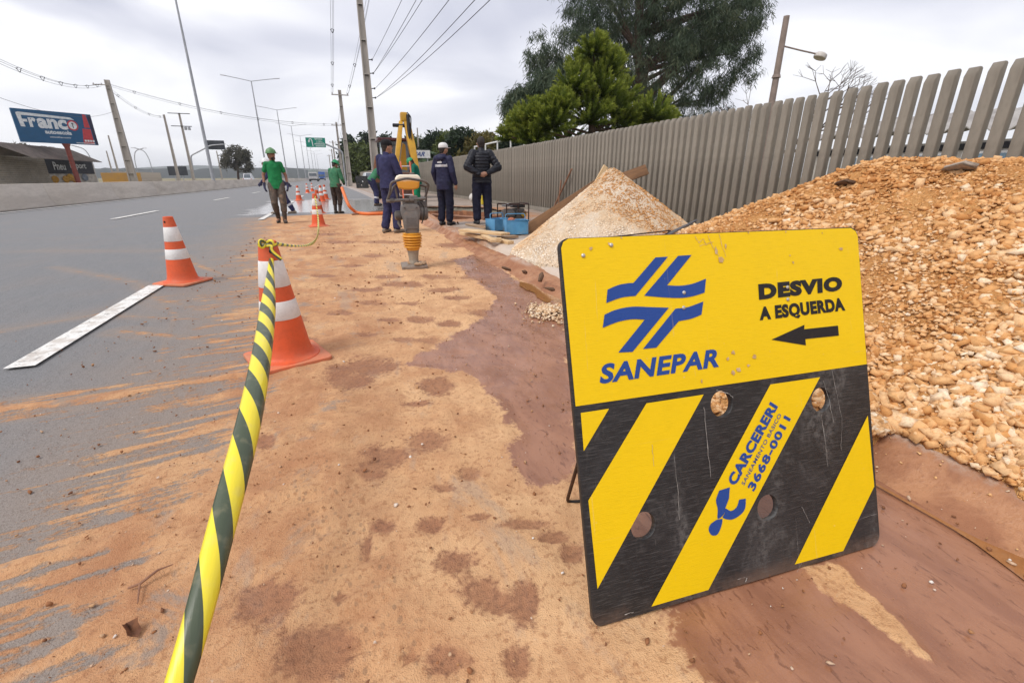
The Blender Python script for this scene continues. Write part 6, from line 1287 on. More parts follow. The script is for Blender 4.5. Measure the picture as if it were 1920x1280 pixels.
# ================================================================== the far side of the highway
# billboard
BBL = onY(18, 202, 77.0); BBR = onY(167, 208, 81.7); zT = BBL[2]; zB = onY(40, 266, 77.0)[2]; dvec = Vector((BBR[0]-BBL[0], 81.7-77.0, 0)); LB_ = dvec.length
bbd = empty('billboard', (BBL[0], 77.0, 0), math.atan2(dvec.y, dvec.x), 'blue billboard with white lettering on a dark red post', 'billboard'); HB = zT-zB
BBLUE = mat('billboard_blue', (.008, .085, .20), (.007, .075, .175), 2, .5); BBW = mat('billboard_white', (.72, .74, .76), None, 4, .5); BBR_ = mat('billboard_red', (.52, .045, .055), None, 4, .5); POST = mat('post_red', (.24, .055, .042), (.18, .045, .035), 3, .6)
b = MB(); b.box((LB_/2, .15, (zT+zB)/2), (LB_, .3, HB)); b.build('panel', BBLUE, bbd)
def uq(u, v): return (u*LB_, zB+v*HB)
def bl(t, u0, v0, u1, v1, bold=.03, m=BBW, tilt=0.): return letters(t, [uq(u0, v0), uq(u1, v0-tilt), uq(u1, v1-tilt), uq(u0, v1)], m, bbd, -.012, bold)
flat_poly('logo_bar', [uq(.045, .88), uq(.075, .905), uq(.71, .85), uq(.755, .78), uq(.10, .815), uq(.10, .70), uq(.155, .70), uq(.155, .62), uq(.105, .62), uq(.115, .47), uq(.06, .47)], -.012, BBW, bbd)
bl('r', .17, .47, .26, .76, .05); bl('anc', .27, .45, .645, .76, .045); bl('autoescola', .33, .29, .67, .42, .035); bl('autoescolafranco.com.br', .375, .175, .645, .225, .015)
circ = lambda cx_, cy_, rx, ry: [uq(cx_+rx*math.cos(a), cy_+ry*math.sin(a)) for a in np.linspace(0, 2*math.pi, 29)[:-1]]
flat_poly('sign_ring', circ(.715, .60, .072, .165), -.014, BBR_, bbd); flat_poly('sign_disc', circ(.715, .60, .054, .122), -.020, BBW, bbd)
flat_poly('sign_arrow', [uq(.710, .51), uq(.720, .51), uq(.720, .64), uq(.732, .64), uq(.715, .70), uq(.698, .64), uq(.710, .64)], -.026, DARKM, bbd)
flat_poly('red_field', [uq(.885, .99), uq(.93, .97), uq(.945, .56), uq(.865, .56)], -.012, BBR_, bbd); flat_poly('red_field', [uq(.835, .52), uq(.945, .52), uq(.945, .02), uq(.80, .02), uq(.80, .1)], -.012, BBR_, bbd); flat_poly('dark_edge', [uq(.945, .97), uq(.995, .97), uq(.995, .02), uq(.965, .02)], -.016, mat('billboard_navy', (.02, .015, .05), None, 4, .5), bbd)
for k in range(4): flat_poly('icon', [uq(.82+k*.036, .10), uq(.848+k*.036, .10), uq(.848+k*.036, .16), uq(.82+k*.036, .16)], -.02, BBW, bbd)
for k in range(19): flat_poly('figure', [uq(.70+k*.0135, .03), uq(.709+k*.0135, .03), uq(.709+k*.0135, .065), uq(.70+k*.0135, .065)], -.02, BBW, bbd)
px0 = .56*LB_; b = MB(); b.tube([(px0+.1, .2, 0), (px0+.02, .2, zB-.7), (px0, .2, zB-.35), (px0, .2, zB+.02)], [.28, .26, .30, .46], 14); b.build('post', POST, bbd, smooth=True)
# brick shed with a corrugated roof
def shed_pt(x, Y): q = onY(x, 338, Y); return Vector((q[0], Y, 0))
S0, S1, SL = shed_pt(92, 86), shed_pt(181, 92), shed_pt(-70, 68)
he = onY(103, 297, 86)[2]; ha = onY(144, 281, 89)[2]; hw_ = onY(130, 300, 89)[2]
sh = empty('brick_shed', S0, 0, 'low brick shed with corrugated roof and black painted gable below the billboard', 'building'); A, Bc, Lf = Vector((0, 0, 0)), S1-S0, SL-S0
def brick_mat():
    t = NT('shed_bricks'); c = t.coord('Object'); d = (Lf).normalized(); sx = t.sep(c); u = t.math('ADD', t.math('MULTIPLY', sx[0], float(d.x)), t.math('MULTIPLY', sx[1], float(d.y))); cb_ = t.n('ShaderNodeCombineXYZ'); t.l(u, cb_.inputs[0]); t.l(sx[2], cb_.inputs[1])
    br = t.n('ShaderNodeTexBrick'); t.l(cb_.outputs[0], br.inputs['Vector']); br.inputs['Scale'].default_value = 1.; br.inputs['Brick Width'].default_value = .9; br.inputs['Row Height'].default_value = .25; br.inputs['Mortar Size'].default_value = .03; br.inputs['Color1'].default_value = (.27, .24, .20, 1); br.inputs['Color2'].default_value = (.36, .30, .24, 1); br.inputs['Mortar'].default_value = (.42, .38, .32, 1)
    return t.fin(t.mix(t.math('MULTIPLY', t.step(t.noise(c, .5, 4), .45, .7), .5), br.outputs['Color'], (.22, .20, .16)), .9, 0., t.bump(br.outputs['Fac'], .4, .03))
b = MB(); v = [A, Lf, Lf+Vector((0, 0, he)), A+Vector((0, 0, he))]; nrm = Lf.cross(Vector((0, 0, 1))).normalized()*.2; b.add(v+[p-nrm for p in v], [(0, 1, 2, 3), (7, 6, 5, 4), (0, 4, 5, 1), (1, 5, 6, 2), (2, 6, 7, 3), (3, 7, 4, 0)]); b.build('side_wall', brick_mat(), sh)
for t_ in (.02, .5, .98): b = MB(); p = Lf*t_+nrm*.4; b.box(p+Vector((0, 0, he/2)), (.5, .5, he)); b.build('pillar', POLEC, sh)
mid = Bc*.5; b = MB(); v = [A, Bc, Bc+Vector((0, 0, he)), mid+Vector((0, 0, ha)), A+Vector((0, 0, he))]; n2 = Vector((0, .3, 0)); b.add(v+[p+n2 for p in v], [(0, 1, 2, 3, 4), (9, 8, 7, 6, 5)]+[(i, i+5, (i+1) % 5+5, (i+1) % 5) for i in range(5)]); b.build('gable_wall', mat('gable_white', (.52, .49, .45), (.36, .33, .30), 2, .8, dirt=.4), sh)
dB = Bc.normalized(); n3 = Vector((dB.y, -dB.x, 0)); zb0 = onY(130, 326, 89)[2]
sg = MB(); v = [A+Vector((0, 0, zb0)), Bc+Vector((0, 0, zb0)), Bc+Vector((0, 0, he+.15)), mid+Vector((0, 0, ha-.1)), A+Vector((0, 0, he+.15))]; v = [p+n3*.06 for p in v]; sg.add(v, [(0, 1, 2, 3, 4)]); sgo = sg.build('black_gable_panel', mat('gable_black', (.03, .032, .045), (.045, .047, .06), 3, .7), sh)
gl = Bc.length; gt = empty('t', (0, 0, 0)); bpy.data.objects.remove(gt)
for txt, u0, u1 in (('Pneu', .16, .40), ('import', .50, .84)):
    me = text_mesh(txt, [(u0*gl, zb0+.5), (u1*gl, zb0+.5), (u1*gl, zb0+1.5), (u0*gl, zb0+1.6)], -.09, .02); o = mobj('lettering', me, BBW, sh); o.rotation_euler = (0, 0, math.atan2(dB.y, dB.x))
for k, (u, c) in enumerate(((.34, (.55, .28, .03)), (.44, (.55, .30, .04)), (.52, (.50, .24, .05)), (.75, (.20, .23, .28)), (.12, (.30, .28, .26)))):
    b = MB(); b.ell((u*gl, -.08, .85+.25*(k % 2)), (.5, .05, .5), 12, 8); o = b.build('graffiti', mat('graffiti_%d' % (k % 4), c, None, 3, .7), sh, wobble=.03); o.rotation_euler = (0, 0, math.atan2(dB.y, dB.x))
ROOF = mat('corrugated_roof', (.24, .20, .18), (.17, .145, .13), .8, .8, stretch=(1, 1, 1)); ROOFL = mat('roof_light_sheet', (.62, .60, .57), None, 2, .6)
def corr(name, a, b_, c, d, m, n=60, amp=.06):
    """corrugated sheet spanning quad a-b (eave) d-c (ridge)"""
    vs = []; fs = []; up = (b_-a).cross(d-a).normalized()
    for i in range(n+1):
        t = i/n; o_ = up*(amp*math.cos(i*math.pi)); vs += [a.lerp(b_, t)+o_, d.lerp(c, t)+o_]
    for i in range(n): fs.append((2*i, 2*i+2, 2*i+3, 2*i+1))
    bm_ = MB(); bm_.add(vs, fs); o = bm_.build(name, m, sh); sm = o.modifiers.new('s', 'SOLIDIFY'); sm.thickness = .03; return o
Z = lambda z: Vector((0, 0, z)); ov = -dB*.5+n3*.0; e0 = A+Z(he)+n3*.9-dB*.3; e1 = Lf+Z(he)-dB*.3; r0 = mid+Z(ha)+n3*.9; r1 = mid+Lf+Z(ha)
corr('roof_slope', e0, e1, r1, r0, ROOF, 90); corr('roof_slope', Bc+Z(he-.3)+n3*.9+dB*.9, Bc+Lf+Z(he-.3)+dB*.9, r1, r0, ROOF, 90)
for t_ in (.22, .32): up = Vector((0, 0, .09)); corr('light_sheet', e0.lerp(e1, t_)*.45+r0.lerp(r1, t_)*.55+up, e0.lerp(e1, t_+.07)*.45+r0.lerp(r1, t_+.07)*.55+up, r0.lerp(r1, t_+.07)+up, r0.lerp(r1, t_)+up, ROOFL, 8)
# wall stub, striped fence and panels right of the shed
def vfence(x0, x1, Y0, Y1, ytop, label):
    a, c = onY(x0, 338, Y0), onY(x1, 338, Y1); h0 = onY(x0, ytop, Y0)[2]; h1 = onY(x1, ytop+3, Y1)[2]; o = empty('slat_fence', (a[0], Y0, 0), 0, label, 'fence'); d = Vector((c[0]-a[0], Y1-Y0, 0)); n_ = 34
    for i in range(n_): t = (i+.5)/n_; b = MB(); b.box((0, 0, 0), (.20, .1, 1)); oo = b.build('slat', mat('far_slats', (.42, .37, .32), (.34, .30, .26), 4, .8), o) if i == 0 else None; \
        vfence.me = oo.data if oo else vfence.me; oo = oo or mobj('slat', vfence.me, None, o); h = h0+(h1-h0)*t; oo.location = (d.x*t, d.y*t, h/2); oo.scale = (1, 1, h)
    b = MB(); b.beam(Vector((0, .1, .6)), d+Vector((0, .1, .6)), .08, .12); b.build('rail', BARR, o)
vfence(213, 304, 96, 118, 321, 'striped grey slat fence across the highway between the utility poles')
q0 = onY(187, 338, 95); b = MB(); b.box((0, 0, .9), (5.2, .25, 1.8)); tag(b.build('low_wall', mat('ochre_wall', (.50, .27, .05), (.42, .24, .08), .8, .85, dirt=.4), None, loc=(q0[0]+3, 95, 0)), 'low ochre wall across the highway right of the shed', 'wall')
for (x0, x1, yt_, yb_, Y, lab) in ((313, 353, 312, 329, 120, 'dark blank billboard low behind the barrier'), (384, 423, 263, 281, 118, 'dark blank sign panel on a cantilever arm behind the first street light')):
    a, c = onY(x0, yt_, Y), onY(x1, yb_, Y); o = empty('sign_panel', (a[0], Y, 0), 0, lab, 'sign'); wP = c[0]-a[0]; b = MB(); b.box((wP/2, 0, (a[2]+c[2])/2), (wP, .12, a[2]-c[2])); b.build('panel', mat('panel_dark', (.035, .04, .05), (.05, .055, .065), 1, .6), o)
    if yt_ > 300:
        for xx in (.3*wP, .7*wP): b = MB(); b.tube([(xx, .1, 0), (xx, .1, c[2]+.2)], .09, 8); b.build('post', GALV, o)
    else:
        p0 = onY(365, 338, Y); p1 = onY(358, 292, Y); p2 = onY(395, 273, Y); p3 = onY(420, 271, Y); b = MB(); b.tube(round_path([(p0[0]-a[0], -.15, 0), (p1[0]-a[0], -.15, p1[2]), (p2[0]-a[0], -.15, p2[2]), (p3[0]-a[0], -.15, p3[2])], .5), .13, 10); b.build('cantilever', GALV, o, smooth=True)
# utility and light poles beyond
def far_pole(xt, yt, xb, Y, label, w0=.42, kind='utility'):
    t_ = onY(xt, yt, Y); bq_ = onY(xb, 338, Y); return utility_pole(float((t_[0]+bq_[0])/2), Y, float(t_[2]), label, w0, w0*.6, False, ())
up1 = utility_pole(float(onY(200, 150, 82)[0]), 82, float(onY(200, 150, 82)[2]), 'large concrete utility pole across the highway right of the billboard', .95, .52, True, ((float(onY(200, 160, 82)[2]), -1.6, .3),))
far_pole(308, 215, 335, 112, 'thin concrete pole across the highway left of the transformer pole', .5); tp_ = far_pole(334, 212, 365, 112, 'transformer pole with cross arms across the highway', .5)
hT = float(onY(334, 212, 112)[2])
for dz, w_ in ((-.1, 3.6), (-2.3, 3.4)): b = MB(); b.beam((-w_/2, -.2, hT+dz), (w_/2, -.2, hT+dz), .12, .12); b.build('cross_arm', DARKM, tp_)
for xx in (.6, 1.2): b = MB(); b.lathe([(.2, 0), (.25, .05), (.25, .5), (.15, .6)], 12, (xx, -.3, hT-2.95)); b.build('transformer', GALV, tp_, smooth=True)
far_pole(207, 254, 222, 140, 'thin far pole left of the striped fence', .4); far_pole(201, 283, 213, 150, 'short far pole beside the shed gable', .35)
far_pole(405, 283, 418, 170, 'thin far pole with a yellow foot left of the grey tree', .4)
for (xa, Y, lab) in ((262, 150, 'left curved street lamp far across the highway'), (290, 150, 'right curved street lamp far across the highway'), (183, 130, 'curved street lamp behind the shed roof')):
    p = onY(xa, 338, Y); h = float(onY(xa, 300, Y)[2]); s = -1 if xa == 290 else 1; s = -s if xa == 183 else s
    o = empty('curved_lamp', (p[0], Y, 0), 0, lab, 'street light'); b = MB(); b.tube(round_path([(0, 0, 0), (0, 0, h), (s*.6, 0, h+2.2), (s*2.6, 0, h+2.8)], 1.5), .10, 8); b.build('pole', GALV, o, smooth=True); b = MB(); b.box((s*2.9, 0, h+2.8), (.7, .3, .14)); b.build('lamp_head', LAMPW, o)
zw = float(onY(200, 158, 82)[2]); xw = float(onY(200, 158, 82)[0])
wire('spacer_cable', (xw-.6, 82, zw), tuple(onY(-60, 84, 44)), 1.0, 'bundled cable with spacers running from the far utility pole to the upper left', 3, .3, .014, 7); wire('spacer_cable', (xw+.3, 82, zw), (1.3, 90, 9.6), 1.2, 'cable crossing the highway from the far utility pole to the right row', 3, .28, .013, 6); wire('spacer_cable', (xw, 82, zw-.3), tuple(onY(308, 218, 112)), 1.0, 'bundled cable from the large far pole down to the thin poles', 3, .28, .013, 4)
wire('service_wire', (xw, 82, zw-3.2), tuple(onY(-60, 160, 44)), 1.2, 'single wire passing over the blue billboard', 1, r=.015)
# ================================================================== behind the right fence
LMP = mat('lamp_pole_rust', (.20, .155, .13), (.26, .20, .17), 5, .7); p0 = onX(1448, 188, 13.); pt = onX(1475, 28, 13.); lampR = empty('street_lamp', (13., 12.15, 0), 0, 'old brown street lamp with a white shade behind the slat fence', 'street lamp')
b = MB(); b.tube([(0, 0, 0), (0, 0, 3.), (0, 0, 5.55)], [.11, .10, .085], 10); b.build('pole', LMP, lampR, smooth=True); b = MB(); b.tube([(0, 0, 4.80), (.55, -.25, 4.66), (.98, -.45, 4.56)], .022, 6); b.build('arm', LMP, lampR); b = MB(); b.lathe([(.17, 0), (.18, .02), (.17, .11), (.11, .15), (.02, .16)], 18); o = b.build('shade', mat('shade_white', (.6, .56, .52), None, 5, .5), lampR, smooth=True); o.location = (1.05, -.48, 4.45); o.rotation_euler = (.1, .35, 0); b = MB(); b.lathe([(.13, 0), (.105, .09)], 12); b.build('band', LMP, lampR, loc=(0, 0, 3.95))
wb = empty('white_building', (16, 0, 0), 0, 'low pale building with corrugated roof seen through the slat fence', 'building'); WALLC = mat('wall_cream', (.55, .52, .47), (.45, .42, .38), .8, .85, dirt=.35, dirtc=(.25, .23, .2))
b = MB(); b.box((2.5, 4.2, 1.0), (5, 17, 2.0)); b.build('wall', WALLC, wb); sh = wb
corr('roof', Vector((-.5, -5, 2.02)), Vector((-.5, 12.6, 2.35)), Vector((3.5, 12.6, 3.1)), Vector((3.5, -5, 2.75)), mat('roof_asbestos', (.40, .38, .36), (.27, .25, .24), .7, .9), 100, .07)
for y in np.arange(-3.4, 12, 1.25):
    b = MB(); b.box((-.03, y, 1.42), (.06, 1.0, .62)); f_ = b.build('window', SWHITE, wb); b = MB(); b.box((-.07, y-.24, 1.42), (.02, .40, .50)); b.build('pane', mat('pane_blue', (.20, .30, .40), None, 3, .2), f_); b = MB(); b.box((-.07, y+.24, 1.42), (.02, .40, .50)); b.build('pane', mat('pane_blue', (.20, .30, .40)), f_)
b = MB(); b.box((-.02, 4.2, 1.86), (.05, 16.8, .16)); b.build('fascia', DARKM, wb)
fr = empty('pipe_frame', tuple(onY(985, 290, 26)*np.array([1, 1, 0])), 0, 'white pipe frame standing behind the fence left of the trees', 'frame'); a0, a1 = onY(983, 252, 26), onY(888, 274, 33); L_ = Vector((a1[0]-a0[0], 33-26, 0))
for t_, r_ in ((0, .14), (.25, .05), (.5, .05), (.75, .05), (1., .05)): b = MB(); b.tube([L_*t_, L_*t_+Vector((0, 0, a0[2]+(a1[2]-a0[2])*t_))], r_, 8); b.build('upright', SWHITE, fr, smooth=True)
b = MB(); b.tube([Vector((0, 0, a0[2]-.05)), L_+Vector((0, 0, a1[2]-.05))], .05, 8); b.build('top_rail', SWHITE, fr)
far_pole(785, 160 if 0 else 240, 786, 60, 'thin pole behind the far fence between the trees', .22); 
# ================================================================== trees
def leaf_mat(name, c1, c2, c3):
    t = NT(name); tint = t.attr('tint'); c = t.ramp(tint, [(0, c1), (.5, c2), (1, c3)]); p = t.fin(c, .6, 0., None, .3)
    tr = t.n('ShaderNodeBsdfTranslucent'); t.l(c, tr.inputs[0]); mx_ = t.n('ShaderNodeMixShader'); mx_.inputs[0].default_value = .25; t.l(t.p.outputs[0], mx_.inputs[1]); t.l(tr.outputs[0], mx_.inputs[2]); t.l(mx_.outputs[0], t.o.inputs[0]); return t.m
def quads(C, D, Sd, tint):
    """leaf blades: base C, direction*length D, half-width vector Sd; tapered 4-gon"""
    n = len(C); v = np.stack([C-Sd*.5, C+Sd*.5, C+D*.55+Sd, C+D, C+D*.55-Sd], 1).reshape(-1, 3); f = np.arange(n*5).reshape(n, 5); f = np.stack([f[:, [0, 1, 2]], f[:, [0, 2, 4]], f[:, [4, 2, 3]]], 1).reshape(-1, 3)
    return v, f, np.repeat(tint, 5)
def unit(n): v = RNG.normal(size=(n, 3)); return v/np.linalg.norm(v, axis=1)[:, None]
def lobe(x, y, rx, ry, Y, dep=1.):
    c = onY(x, y, Y); ax_ = abs(onY(x+rx, y, Y)[0]-c[0]); az = abs(onY(x, y-ry, Y)[2]-c[2]); return c, np.array([ax_, ax_*dep, az])
def in_lobes(lobes, n, shell=.45, seed=70, hole=.42, sc_=.8):
    vol = np.array([r_[0]*r_[2] for _, r_ in lobes]); pick = RNG.choice(len(lobes), n*3, p=vol/vol.sum()); u = unit(n*3)*(RNG.random(n*3)**(1/3.)*(1-shell)+shell)[:, None]
    C = np.array([lobes[i][0] for i in pick]); Rr = np.array([lobes[i][1] for i in pick]); P = C+u*Rr; k = fbm(P[:, 0]*sc_+P[:, 1]*.37, P[:, 2]*sc_+P[:, 1]*.51, 3, seed) > hole
    return P[k][:n], u[k][:n]
BARK = mat('bark', (.10, .065, .045), (.06, .04, .03), 6, .9, bump=.6)
def tree(name, base, label, P, U, per, length, width, droop, m, spread, limbs, r0, top, tintb=.5, grp='trees', cat='tree'):
    root = empty(name, base, 0, label, cat, grp); n = len(P); C = np.repeat(P, per, 0); N_ = len(C); d = unit(N_)*spread; d[:, 2] -= droop; d /= np.linalg.norm(d, axis=1)[:, None]
    C = C+RNG.normal(size=(N_, 3))*length*.45; L_ = length*RNG.uniform(.6, 1.25, N_); D = d*L_[:, None]; sd = np.cross(d, unit(N_)); sd /= np.linalg.norm(sd, axis=1)[:, None]; sd *= (width*RNG.uniform(.6, 1.2, N_))[:, None]
    tn = np.clip(np.repeat(RNG.random(n), per)*.6+.4*RNG.random(N_)+tintb-.5, 0, 1); v, f, tn = quads(C, D, sd, tn); v = v-np.array(base)
    mobj('crown', fast_mesh('crown', v, f, False, dict(tint=tn)), m, root)
    b = MB(); tp = Vector(top)-Vector(base); b.tube([Vector((0, 0, -.1)), tp*.35+Vector((.1, 0, 0)), tp*.7, tp], [r0, r0*.8, r0*.5, r0*.15], 10); b.build('trunk', BARK, root, smooth=True)
    for q in limbs: q = Vector(q)-Vector(base); t_ = random.uniform(.3, .75); a = tp*min(t_, max(.15, q.z/max(tp.z, .1)-.12)); b = MB(); b.tube([a, a.lerp(q, .5)+Vector((0, 0, .15*q.length*.1)), q], [r0*.38, r0*.24, r0*.06], 6); b.build('limb', BARK, root, smooth=True)
    return root
PINEM = leaf_mat('pine_needles', (.024, .042, .024), (.062, .092, .052), (.14, .155, .09)); ARM = leaf_mat('araucaria_needles', (.022, .038, .006), (.12, .17, .018), (.30, .34, .05)); BUSHM = leaf_mat('bush_leaves', (.035, .055, .012), (.075, .10, .02), (.13, .15, .04)); DARKL = leaf_mat('dark_leaves', (.012, .025, .014), (.025, .045, .022), (.05, .07, .035)); BROWNL = leaf_mat('autumn_leaves', (.05, .05, .012), (.11, .095, .022), (.19, .14, .04)); GREYL = leaf_mat('grey_leaves', (.05, .05, .035), (.09, .085, .06), (.14, .13, .10)); PALML = leaf_mat('palm_leaves', (.04, .075, .04), (.075, .12, .06), (.13, .18, .09))
# the big drooping pine
Yp = 28.; lb_ = [lobe(*a, Yp, .8) for a in ((1215, 20, 150, 110), (1080, 105, 85, 70), (1330, 120, 85, 85), (1370, 15, 65, 50), (1230, 130, 130, 80), (1290, 190, 80, 35), (1150, 60, 90, 80), (1030, 150, 45, 60), (1290, 40, 110, 80), (1190, -70, 180, 60), (1410, 8, 28, 22), (1395, 80, 26, 50))]
P, U = in_lobes(lb_, 2700, .10, 71, .49, 1.25); lim = [c + np.array([r_[0]*s, 0, r_[2]*t_]) for c, r_ in lb_ for s, t_ in ((.5, .3), (-.5, -.2), (.1, .6))]
tree('pine_tree', (float(onY(1215, 200, Yp)[0]), Yp, 0), 'huge dark pine with drooping needles behind the fence', P, U, 34, .34, .019, .9, PINEM, .8, lim, .45, onY(1195, -80, Yp))
P, U = in_lobes([lobe(1000, 205, 55, 40, 24., .8), lobe(975, 190, 25, 25, 24., .8), lobe(1030, 180, 40, 50, 24., .8)], 560, .15, 72, .46, 1.3)
tree('pine_tree', (float(onY(1010, 240, 24)[0]), 24., 0), 'smaller dark pine left of the bright green conifer behind the fence', P, U, 34, .32, .018, .9, PINEM, .85, [onY(985, 195, 24), onY(1030, 170, 24), onY(1040, 200, 24)], .22, onY(1008, 165, 24))
# bright araucaria: brushes of upright needles
Ya = 17.; tufts = [(1112, 98, 34), (1135, 135, 46), (1085, 128, 30), (1075, 165, 42), (1125, 175, 48), (1165, 185, 40), (1050, 205, 38), (985, 238, 42), (1035, 235, 46), (1105, 222, 50), (1165, 222, 44), (1225, 218, 38), (1000, 262, 44), (1062, 262, 50), (1150, 250, 50), (1205, 245, 40), (1005, 220, 36), (960, 258, 34), (1250, 226, 22), (1105, 150, 40), (1075, 195, 40), (1145, 205, 40), (1150, 112, 22)]
ar = empty('araucaria_tree', (float(onY(1110, 240, Ya)[0]), Ya, 0), 0, 'bright green conifer with brush like tufts just behind the fence', 'tree', 'trees'); VV, FF, TT = [], [], []; off = 0; base = np.array([float(onY(1110, 240, Ya)[0]), Ya, 0])
for (x, y, r_) in tufts:
    c = onY(x, y, Ya+random.uniform(-1.2, 1.2)); rad = .88*abs(onY(x+r_, y, Ya)[0]-onY(x, y, Ya)[0]); nb = 64; u = unit(nb); u[:, 2] = np.abs(u[:, 2])*1.1-.15; u /= np.linalg.norm(u, axis=1)[:, None]
    s_ = np.linspace(.15, 1, 15); pts = c+u[:, None, :]*(s_[None, :, None]*rad*RNG.uniform(.85, 1.0, (nb, 1, 1))); pts[:, :, 2] += .16*rad*s_[None, :]**2; pts[:, :, 2] -= rad*.15; ax_ = np.repeat(u[:, None, :], 15, 1)
    pn = np.repeat(pts.reshape(-1, 3), 8, 0); an = np.repeat(ax_.reshape(-1, 3), 8, 0); sn = np.tile(np.repeat(s_, 8), nb); d = an*.9+unit(len(pn))*.75; d[:, 2] += .35; d /= np.linalg.norm(d, axis=1)[:, None]; L_ = RNG.uniform(.08, .17, len(pn)); sd = np.cross(d, unit(len(pn))); sd /= np.linalg.norm(sd, axis=1)[:, None]; sd *= .0105
    v, f, tn = quads(pn-base, d*L_[:, None], sd, np.clip(sn**1.8*.85+.28*RNG.random(len(pn))-.12, 0, 1)); VV.append(v); FF.append(f+off); TT.append(tn); off += len(v)  # tint darkens inside each tuft, brightens at tips: inner shade painted into needles
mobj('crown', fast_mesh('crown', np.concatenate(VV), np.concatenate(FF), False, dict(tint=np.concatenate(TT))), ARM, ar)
tpz = float(onY(1115, 95, Ya)[2]); b = MB(); b.tube([(0, 0, -.1), (0, 0, tpz*.6), (.05, 0, tpz)], [.20, .13, .04], 10); b.build('trunk', BARK, ar, smooth=True)
for (x, y, r_) in tufts: q = Vector(onY(x, y, Ya))-Vector(base); b = MB(); b.tube([(0, 0, max(.4, q.z-.5)), q], [.05, .025], 6); b.build('limb', BARK, ar)
# row of trees beyond the fence, left of the conifers
rows = [((870, 268, 30, 28), 46, DARKL, 'dark tree above the fence behind the white cap man'), ((905, 272, 40, 22), 44, BROWNL, 'yellowish tree above the fence between the two standing men'), ((945, 275, 34, 16), 42, BROWNL, 'low yellowish tree right of the padded jacket man'), ((965, 270, 24, 26), 40, DARKL, 'dark tree at the end of the pipe frame'), ((820, 272, 26, 22), 60, DARKL, 'dark far tree above the palm'), ((850, 266, 26, 20), 56, BUSHM, 'round green tree above the palm'), ((785, 285, 20, 24), 70, BUSHM, 'green tree right of the backhoe arm'),
        ((672, 300, 24, 30), 95, BUSHM, 'tall green bush behind the second utility pole'), ((705, 298, 26, 34), 92, BUSHM, 'tall green bush behind the bending worker'), ((655, 285, 14, 30), 110, DARKL, 'dark tree top left in the group behind the second pole'), ((690, 272, 14, 20), 105, DARKL, 'dark tree crown right of the second utility pole'), ((725, 285, 20, 30), 100, DARKL, 'dark tree behind the backhoe cab'), ((765, 278, 22, 22), 85, DARKL, 'dark tree behind the backhoe arm')]
for (a, Y, m_, lab) in rows:
    l1 = lobe(*a, Y, .7); l2 = lobe(a[0]-a[2]*.4, a[1]+a[3]*.6, a[2]*.9, a[3]*.8, Y, .7); l3 = lobe(a[0]+a[2]*.5, a[1]+a[3]*.5, a[2]*.8, a[3]*.7, Y, .7); P, U = in_lobes([l1, l2, l3], 380, .3, 73, .36, .6); sz_ = Y/853*7
    c = l1[0]; tree('leafy_tree', (float(c[0]), Y, 0), lab, P, U, 10, sz_, sz_*.22, .25, m_, 1., [l2[0], l3[0]], .2, tuple(l1[0]), .5, 'trees beyond the fence')
# palm
pc = onY(790, 300, 40); pm = empty('palm_tree', (float(pc[0]), 40., 0), 0, 'palm with arching fronds above the fence left of the white cap', 'tree'); b = MB(); b.tube([(0, 0, 0), (0, 0, pc[2])], [.22, .16], 10); b.build('trunk', BARK, pm, smooth=True)
for k in range(16):
    a = k*2.4; el = random.uniform(.2, 1.2); d = np.array([math.cos(a)*math.cos(el), math.sin(a)*math.cos(el), math.sin(el)]); s_ = np.linspace(0, 1, 26); L_ = random.uniform(1.9, 2.5); pts = np.array([0, 0, pc[2]])+d*(s_*L_)[:, None]; pts[:, 2] -= 1.1*s_**2*L_*.55; tg = np.gradient(pts, axis=0); tg /= np.linalg.norm(tg, axis=1)[:, None]; side = np.cross(tg, [0, 0, 1.]); side /= np.linalg.norm(side, axis=1)[:, None]; Cc = np.concatenate([pts, pts]); Dd = np.concatenate([side, -side])*.55+np.concatenate([tg, tg])*.35; Dd[:, 2] -= .22; w2 = np.concatenate([tg, tg])*.035
    v, f, tn = quads(Cc, Dd*np.concatenate([1-.6*s_, 1-.6*s_])[:, None], w2, RNG.random(len(Cc))); mobj('frond', fast_mesh('frond', v, f, False, dict(tint=tn)), PALML, pm)
b = MB(); b.ell((0, 0, 0), (.5, .3, .4), 10, 8); o = tag(b.build('yellow_shrub', BROWNL, None, wobble=.06), 'small yellow shrub on top of the fence line left of the white cap', 'shrub'); o.location = tuple(onY(822, 302, 36))
# grey tree across the highway and bare shrub tree behind the fence at right
l_ = [lobe(443, 300, 24, 22, 150, .8), lobe(436, 282, 10, 10, 150, .8), lobe(455, 288, 12, 10, 150, .8), lobe(430, 310, 14, 12, 150, .8), lobe(460, 310, 12, 12, 150, .8)]; P, U = in_lobes(l_, 420, .1, 75, .52, .7); tree('grey_tree', (float(onY(447, 338, 150)[0]), 150, 0), 'sparse grey brown tree across the highway beyond the barrier', P, U, 10, .8, .12, .3, GREYL, 1., [q[0] for q in l_], .3, tuple(onY(440, 280, 150)))
P, U = in_lobes([lobe(37, 280, 20, 9, 110, .8)], 60, .1, 76, .4, .5); tree('grey_tree', (float(onY(37, 338, 110)[0]), 110, 0), 'pale tree top peeking over the shed roof at the far left', P, U, 8, .6, .1, .2, GREYL, 1., [], .2, tuple(onY(37, 282, 110)))
bt = empty('bare_tree', (18., 15.5, 0), 0, 'bare leafless tree behind the fence above the pale building', 'tree'); b = MB()
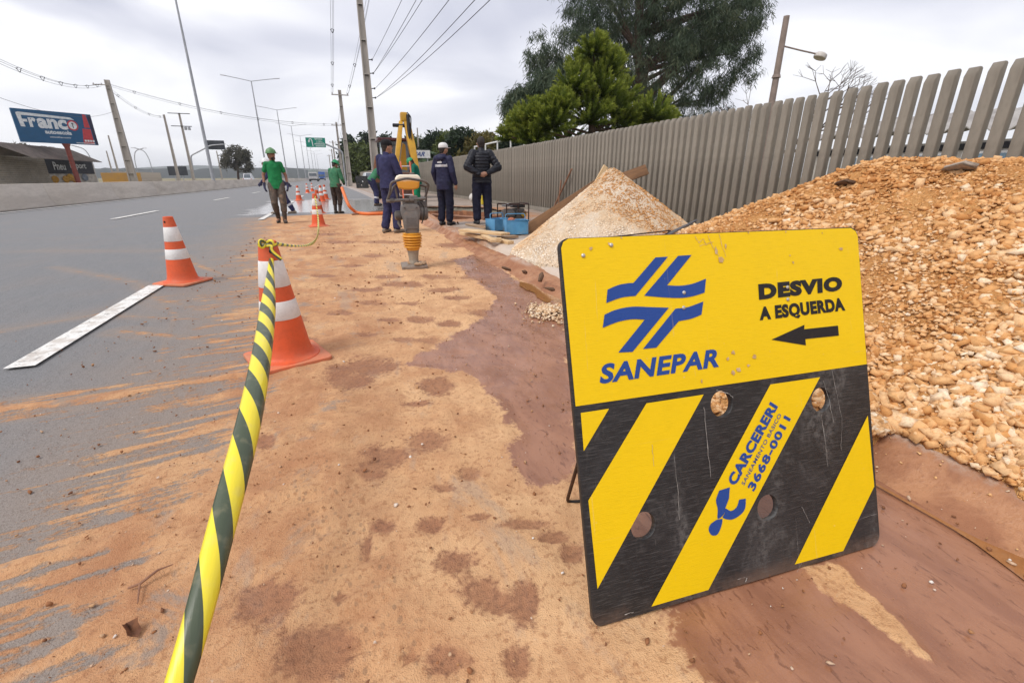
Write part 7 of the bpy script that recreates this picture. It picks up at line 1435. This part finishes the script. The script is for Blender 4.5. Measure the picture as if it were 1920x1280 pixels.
def twig(p, d, L_, r_, dep):
    q = p+d*L_; b.tube([p, q], [r_, r_*.65], 5, False)
    if dep:
        for _ in range(3): dd = (d+Vector(unit(1)[0])*.75).normalized(); dd.z = abs(dd.z)*.8+.1; twig(q, dd.normalized(), L_*.72, r_*.6, dep-1)
twig(Vector((0, 0, 0)), Vector((0, 0, 1)), 1.9, .09, 5); b.build('branches', BARK, bt)
# far woods and mountains
def ridge(name, Y, x0, x1, hfun, m, label, kind):
    X = np.linspace(x0, x1, 260); h = hfun(X); v = np.concatenate([np.stack([X, 0*X+Y-120, 0*X-1], -1), np.stack([X, 0*X+Y, h], -1), np.stack([X, 0*X+Y+300, 0*X-1], -1)]); k = len(X); i = np.arange(k-1); q = np.concatenate([np.stack([i, i+1, i+1+k, i+k], -1), np.stack([i+k, i+1+k, i+1+2*k, i+2*k], -1)])
    o = mobj(name, fast_mesh(name, v, q, True), m); tag(o, label, 'wood' if label else None, kind=kind); return o
WOODM = mat('far_wood', (.010, .016, .014), (.014, .022, .018), .02, .95); HILLM = mat('far_hill', (.03, .045, .035), (.04, .055, .04), .004, .95)
ridge('far_wood', 1100, -1600, 260, lambda X: (9+11*fbm(X*.006, 0*X, 3, 81)+5*fbm(X*.05, 0*X, 2, 82))*(1-.6*sst(-120, 60, X)), WOODM, 'dark far wood along the horizon across the highway', 'stuff')
ridge('hills', 2600, -4200, 800, lambda X: 14+26*fbm(X*.0016+3, 0*X, 4, 83)*(1-.7*sst(-300, 500, X))+26*np.exp(-((X+620)/230.)**2)+18*np.exp(-((X+150)/260.)**2), HILLM, None, 'structure')
# ================================================================== air: thin haze that pales the far woods and hills
hb = MB(); hb.box((0, 1900, 31), (9000, 4200, 66)); hz_o = hb.build('haze', None); hm = bpy.data.materials.new('haze_air'); hm.use_nodes = True; ht = hm.node_tree; ht.nodes.clear()
ho = ht.nodes.new('ShaderNodeOutputMaterial'); hv = ht.nodes.new('ShaderNodeVolumePrincipled'); hv.inputs['Color'].default_value = (.93, .96, 1., 1); hv.inputs['Density'].default_value = .00026; hv.inputs['Anisotropy'].default_value = .2
ht.links.new(hv.outputs[0], ho.inputs['Volume']); hz_o.data.materials.append(hm); tag(hz_o, 'thin pale haze over the far landscape', 'haze', kind='stuff')
